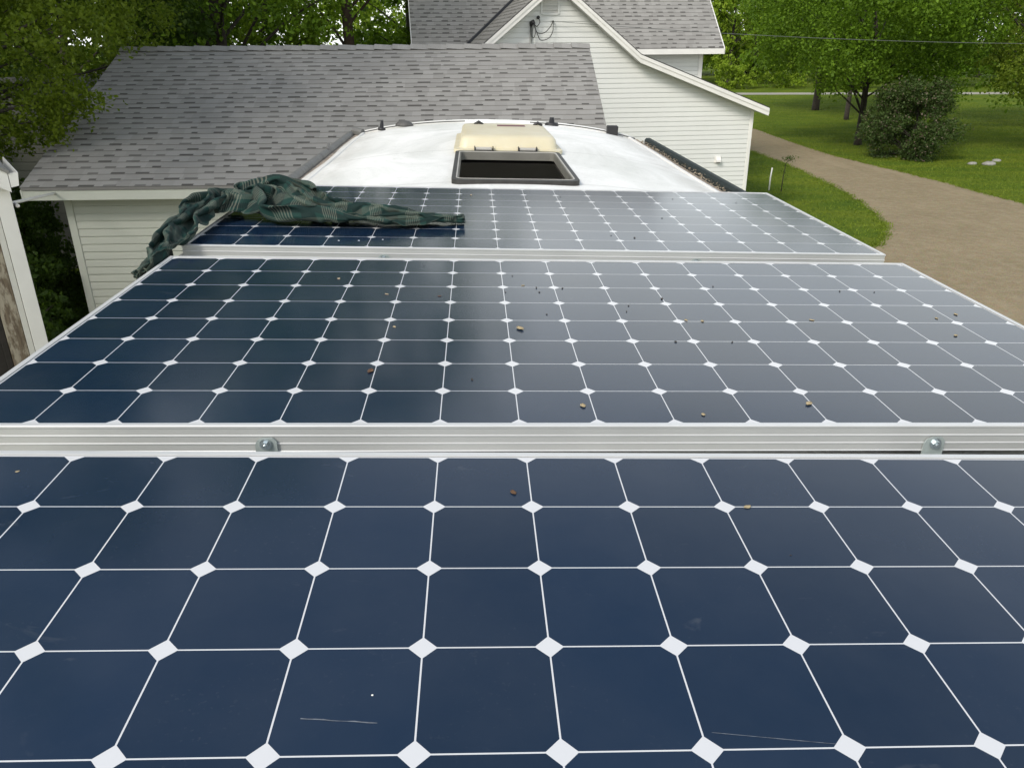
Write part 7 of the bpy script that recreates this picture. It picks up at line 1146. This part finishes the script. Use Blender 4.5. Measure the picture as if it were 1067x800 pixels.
# ------------------------------------------------------------------ vegetation
def leaf_mesh(C, L_, rng, up=.5, wid=.32):
    n = len(C); nr = rng.normal(size=(n, 3)); nr[:, 2] += up; nr /= np.linalg.norm(nr, axis=1)[:, None]
    t = rng.normal(size=(n, 3)); t[:, 2] -= .35; t -= nr * (t * nr).sum(1)[:, None]; t /= np.linalg.norm(t, axis=1)[:, None] + 1e-9
    s = np.cross(nr, t); L_ = np.asarray(L_)[:, None]; w = L_ * wid * rng.uniform(.8, 1.25, (n, 1)); fo = L_ * .10
    V = np.stack([C - t * L_ / 2, C - s * w + nr * fo, C + t * L_ / 2, C + s * w + nr * fo], 1).reshape(-1, 3)
    k = np.arange(n)[:, None] * 4
    return V, np.concatenate([k + [0, 3, 2], k + [0, 2, 1]], 1).reshape(-1, 3)
litter()
def tree(name, label, X, Y, h, R, z0, leaf, nleaf, lsize, trunk_r=.2, bark='bark', seed=1, nclump=60, lean=(0, 0), group=None, clumps=None, flat=1., fork=None, twig=True, spray=.17):
    rng = np.random.default_rng(seed)
    t = thing(name, label, 'shrub' if 'shrub' in name else 'tree', (X, Y, 0), group)
    cz = (h + z0) / 2; rz_ = (h - z0) / 2
    if clumps is None:
        clumps = []
        for k in range(nclump):
            d = rng.normal(size=3); d /= np.linalg.norm(d); rr = rng.uniform(.45, 1) ** .6
            taper = 1 - .35 * max(0, d[2]); c = np.array([d[0] * R * rr * taper, d[1] * R * rr * taper, cz + d[2] * rz_ * rr]) + [lean[0], lean[1], 0]
            clumps.append((*c, R * rng.uniform(.13, .36)))
    clumps = np.array(clumps)
    b = MB(); top = h * .8
    path = [(0, 0, -.1)] + [(lean[0] * (k / 6) ** 1.5 + rng.normal(0, .03) * k, lean[1] * (k / 6) ** 1.5 + rng.normal(0, .03) * k, top * k / 6) for k in range(1, 7)]
    rr = [trunk_r * 1.15] + [trunk_r * (1 - .13 * k) for k in range(1, 7)]
    b.tube(smooth3(path, 3), np.interp(np.linspace(0, 6, 19), range(7), rr), 9)
    for c in clumps[::(1 if len(clumps) < 40 else 2)]:
        c = c[:3]; zs = max(z0 * .75, min(top * .95, c[2] - np.hypot(c[0], c[1]) * .7)); zs = max(zs, .15)
        i = min(5.99, zs / top * 6); k = int(i); f = i - k; p0 = Vector(path[k]).lerp(Vector(path[k + 1]), f)
        mid = p0.lerp(Vector(c), .55) + Vector((rng.normal(0, .12), rng.normal(0, .12), .10 * h * .1))
        r0 = max(.012, trunk_r * .34 * (1 - zs / h))
        b.tube(smooth3([p0, mid, c], 4), np.linspace(r0, .006, 9), 5, cap=False)
    if fork:
        b.tube(smooth3(fork[0], 4), np.linspace(*fork[1], len(smooth3(fork[0], 4))), 8)
    b.build('trunk', M[bark], t, True)
    wts = clumps[:, 3] ** 2; wts /= wts.sum(); cnt = rng.multinomial(nleaf, wts); pts = []
    for c, m in zip(clumps, cnt):
        if m == 0: continue
        ns = max(4, m // 22); d = rng.normal(size=(ns, 3)); d /= np.linalg.norm(d, axis=1)[:, None]
        sp = c[:3] + d * (rng.uniform(.25, 1, (ns, 1)) ** .5) * c[3] * np.array([1.15, 1.15, .8 * flat])
        j = rng.integers(0, ns, m); q = sp[j] + rng.normal(size=(m, 3)) * c[3] * spray * np.array([1, 1, .8]); q[:, 2] -= rng.random(m) ** 2 * c[3] * .25
        pts.append(q)
    pts = np.concatenate(pts); pts[:, 2] = np.maximum(pts[:, 2], .05)
    V, F = leaf_mesh(pts, lsize * rng.uniform(.6, 1.3, len(pts)), rng)
    mesh_np('crown', V, F, M[leaf], t)
    return t

# left: big tree whose branches hang over the garage corner
rl = np.random.default_rng(11); cl = []
for k in range(230):
    # clump centres (local to the trunk foot at -10.2, 9.6) hanging toward the garage
    while True:
        x, y, z = rl.uniform(0.5, 6.0), rl.uniform(-1.8, 3.2), (rl.uniform(2.3, 8.6) if k < 150 else rl.uniform(8, 14))
        lim = np.interp(z, [2.3, 2.75, 3.1, 3.6, 4.4, 6, 8.6, 12, 14], [3.7, 4.3, 4.75, 5.2, 5.6, 5.9, 5.8, 5, 3]) + .25 * y * 0
        if x < lim and (x > 2.2 or z > 4): break
    cl.append((x, y, z, rl.uniform(.28, .5)))
tree('overhanging_tree', 'yellow green tree hanging over the left end of the garage roof', -10.2, 9.6, 15, 4, 2.4, 'leaf_yel', 150000, .062, .24, 'bark', 11, clumps=cl)
tree('backing_tree', 'dark leafy tree close behind the left end of the garage', -8.6, 16.6, 8.5, 2.7, .8, 'leaf_dark', 22000, .12, .14, 'bark', 29, 60)
tree('unseen_shading_tree', 'tall unseen tree added left of the shed to shade the garage wall', -12.3, 3.0, 14, 5, 3, 'leaf_mid', 22000, .2, .24, 'bark', 12, 70)  # out of view, added to cast shade on the garage wall
tree('trunk_tree', 'tree with a dark forked trunk behind the garage roof', -6.5, 20, 17, 4.8, 3.0, 'leaf_mid', 50000, .115, .21, 'bark', 21, 75, fork=([(-.05, 0, 3.9), (-.35, .1, 4.6), (-.9, .2, 5.6), (-1.6, .3, 7.2)], (.15, .05)))
tree('brown_trunk_tree', 'tree with a straight brown trunk between the garage roof and farmhouse', -3.69, 23, 17, 4.7, 4.3, 'leaf_mid', 44000, .12, .19, 'bark_brown', 22, 75)
tree('bushy_tree', 'bright green bushy tree between the two dark trunks', -7.4, 27.5, 7.5, 2.6, 1.0, 'leaf_far', 11000, .17, .15, 'bark', 23, 50)
tree('leafy_tree', 'dark leafy tree filling the gap against the farmhouse roof', -2.2, 29, 9.5, 2.6, 1.2, 'leaf_mid', 10000, .18, .2, 'bark', 24, 50)
tree('backing_tree', 'dense green tree behind the left end of the garage ridge', -12.5, 19.5, 15, 4.8, 1.2, 'leaf_mid', 36000, .17, .2, 'bark', 25, 90)
tree('backing_tree', 'tall dark tree far behind the hanging branches at left', -17, 24, 13.5, 5, 1.2, 'leaf_dark', 30000, .2, .25, 'bark', 26, 70)
tree('backing_tree', 'green tree standing behind the dark forked trunk', -10.2, 29, 16, 4.6, 1.0, 'leaf_mid', 24000, .2, .2, 'bark', 27, 80)
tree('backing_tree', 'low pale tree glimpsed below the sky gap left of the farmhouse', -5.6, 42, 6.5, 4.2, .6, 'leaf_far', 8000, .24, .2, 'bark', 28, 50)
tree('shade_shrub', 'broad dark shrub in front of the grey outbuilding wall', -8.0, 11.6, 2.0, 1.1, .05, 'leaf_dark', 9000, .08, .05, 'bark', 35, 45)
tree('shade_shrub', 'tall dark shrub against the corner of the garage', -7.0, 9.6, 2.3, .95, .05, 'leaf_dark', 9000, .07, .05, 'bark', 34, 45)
def undergrowth():
    rng = np.random.default_rng(77); n = 26000; x = rng.uniform(-9.5, -4.75, n); y = rng.uniform(6.2, 12.5, n); keep = ~((x > -5.75) & (y > 8.9)); x, y = x[keep], y[keep]
    z = rng.random(len(x)) ** 1.5 * (.22 + .25 * np.sin(x * 2.1 + 1) ** 2 * np.sin(y * 1.7) ** 2); V, F = leaf_mesh(np.stack([x, y, z], 1), rng.uniform(.05, .10, len(x)), rng, 1.4)
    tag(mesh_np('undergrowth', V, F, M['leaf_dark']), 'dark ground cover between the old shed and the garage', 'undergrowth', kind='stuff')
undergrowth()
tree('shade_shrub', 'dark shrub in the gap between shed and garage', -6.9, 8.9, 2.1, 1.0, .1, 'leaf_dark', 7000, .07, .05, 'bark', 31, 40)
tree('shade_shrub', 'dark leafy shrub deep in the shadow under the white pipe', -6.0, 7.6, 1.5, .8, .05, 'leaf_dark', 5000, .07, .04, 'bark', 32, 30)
tree('shade_shrub', 'green shrub beside the grey outbuilding at far left', -9.6, 12.4, 3.2, 1.2, .1, 'leaf_mid', 7000, .09, .05, 'bark', 33, 40)
# right
tree('shade_tree', 'round shade tree with dark trunk at the far edge of the drive', 14.91, 30.2, 9.0, 4.1, 1.5, 'leaf_mid', 65000, .118, .14, 'bark', 41, 62, spray=.13)
tree('lawn_tree', 'tree with short stout trunk farther back on the lawn', 19.73, 46.4, 11.5, 4.9, 1.9, 'leaf_mid', 18000, .26, .2, 'bark', 42, 55, spray=.13)
tree('lawn_tree', 'slim trunked tree between the two shade trees', 18.93, 40.4, 10, 3.0, 2.6, 'leaf_mid', 9000, .22, .12, 'bark', 43, 50)
rr_ = np.random.default_rng(44); cl = []
for k in range(110):
    while True:
        x, y, z = rr_.uniform(-7.6, 0), rr_.uniform(-3, 3), rr_.uniform(1.0, 8.3)
        if ((x + 2.4) / 5.0) ** 2 + (y / 3.2) ** 2 + ((z - 4.9) / 3.5) ** 2 < 1 and not (x < -5.7 and z < 2.6): break
    cl.append((x, y, z, rr_.uniform(.5, .9)))
tree('drooping_tree', 'olive green tree with low drooping branches at the right edge', 24.6, 27, 8.6, 5, 1.2, 'leaf_olive', 50000, .11, .2, 'bark', 44, clumps=cl)
tree('drooping_tree', 'green tree behind the lilac at the right edge', 26.5, 37, 9.2, 5, 1.2, 'leaf_mid', 16000, .2, .25, 'bark', 45, 70)
tree('lilac_shrub', 'large lilac shrub with faded blooms beside the drive', 15.15, 26.7, 2.85, 1.55, -.7, 'leaf_lilac', 36000, .075, .05, 'bark', 46, 60, flat=1.1)
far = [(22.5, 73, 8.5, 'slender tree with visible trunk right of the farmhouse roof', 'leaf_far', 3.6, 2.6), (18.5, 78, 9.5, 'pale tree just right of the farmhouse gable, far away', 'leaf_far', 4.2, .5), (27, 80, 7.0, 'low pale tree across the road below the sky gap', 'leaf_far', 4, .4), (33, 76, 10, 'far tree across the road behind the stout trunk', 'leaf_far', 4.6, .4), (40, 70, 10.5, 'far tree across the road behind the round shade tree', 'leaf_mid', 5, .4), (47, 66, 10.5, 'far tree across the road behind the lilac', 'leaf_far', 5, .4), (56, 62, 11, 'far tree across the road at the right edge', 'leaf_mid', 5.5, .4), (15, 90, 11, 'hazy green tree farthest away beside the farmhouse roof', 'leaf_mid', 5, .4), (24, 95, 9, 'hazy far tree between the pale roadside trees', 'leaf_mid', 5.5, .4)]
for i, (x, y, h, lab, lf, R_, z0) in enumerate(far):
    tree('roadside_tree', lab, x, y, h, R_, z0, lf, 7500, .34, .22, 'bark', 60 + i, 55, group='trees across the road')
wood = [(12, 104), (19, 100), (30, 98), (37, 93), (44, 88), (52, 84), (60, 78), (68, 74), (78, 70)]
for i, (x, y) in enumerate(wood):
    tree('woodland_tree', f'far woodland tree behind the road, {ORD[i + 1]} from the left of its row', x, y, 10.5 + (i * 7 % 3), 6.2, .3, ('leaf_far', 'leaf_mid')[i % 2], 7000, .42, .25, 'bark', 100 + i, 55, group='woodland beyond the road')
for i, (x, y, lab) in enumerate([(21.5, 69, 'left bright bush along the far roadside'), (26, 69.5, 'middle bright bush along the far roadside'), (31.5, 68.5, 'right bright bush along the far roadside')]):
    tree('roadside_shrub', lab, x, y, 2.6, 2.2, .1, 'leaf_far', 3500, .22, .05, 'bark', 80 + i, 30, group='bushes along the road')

sp = thing('sapling', 'thin sapling standing on the lawn beside the white stake', 'sapling', (8.22, 20.2, 0))
MB().tube([(0, 0, -.05), (.01, 0, .4), (.05, .02, .75), (.16, .05, .9)], [.014, .012, .009, .004], 6).build('stem', M['bark'], sp, True)
rs = np.random.default_rng(9); c = np.concatenate([rs.normal((.15, .04, .88), (.10, .08, .04), (90, 3)), rs.normal((.02, 0, .5), (.05, .05, .2), (40, 3))]); V, F = leaf_mesh(c, np.full(len(c), .05), rs); mesh_np('foliage', V, F, M['leaf_dark'], sp)
st = MB().tube([(0, 0, -.05), (.0, 0, .35), (.02, 0, .62)], [.022, .02, .018], 8).build('garden_stake', M['trim_white'], smooth=True, mw=Matrix.Translation((7.95, 20.4, 0))); tag(st, 'short white stake in the grass near the house corner', 'stake')
rk = random.Random(3)
for i, (x, y, s, lab) in enumerate([(16.3, 24.7, .11, 'leftmost pale stone lying in the grass beyond the drive'), (16.75, 24.5, .16, 'largest pale stone, lying in the grass beyond the drive'), (17.5, 25.3, .11, 'rightmost pale stone lying in the grass beyond the drive')]):
    vs = []; nu, nv = 10, 6
    for a in range(nv + 1):
        for k in range(nu):
            th, ph = math.pi * a / nv, 6.283 * k / nu; q = s * rk.uniform(.85, 1.1)
            vs.append((q * 1.5 * math.sin(th) * math.cos(ph), q * math.sin(th) * math.sin(ph), q * .55 * math.cos(th) + s * .2))
    o = MB().add(vs, [(a * nu + k, a * nu + (k + 1) % nu, (a + 1) * nu + (k + 1) % nu, (a + 1) * nu + k) for a in range(nv) for k in range(nu)]).build('field_stone', M['stone'], smooth=True, mw=Matrix.Translation((x, y, 0)))
    tag(o, lab, 'stone', 'pale stones in the grass')

# service cable from the gable out to the right
A = HM @ Vector((-2.24, -.08, 4.26)); B_ = Vector((12.67, 16.5, 3.74)); pts = []
for i in range(33):
    t = i / 32; p = A.lerp(B_, t); p.z -= 4 * .10 * t * (1 - t); pts.append(p)
o = MB().tube(pts, .005, 6).build('service_cable', M['wire_grey'], smooth=True); tag(o, 'overhead cable running from the gable across the trees at right', 'cable')
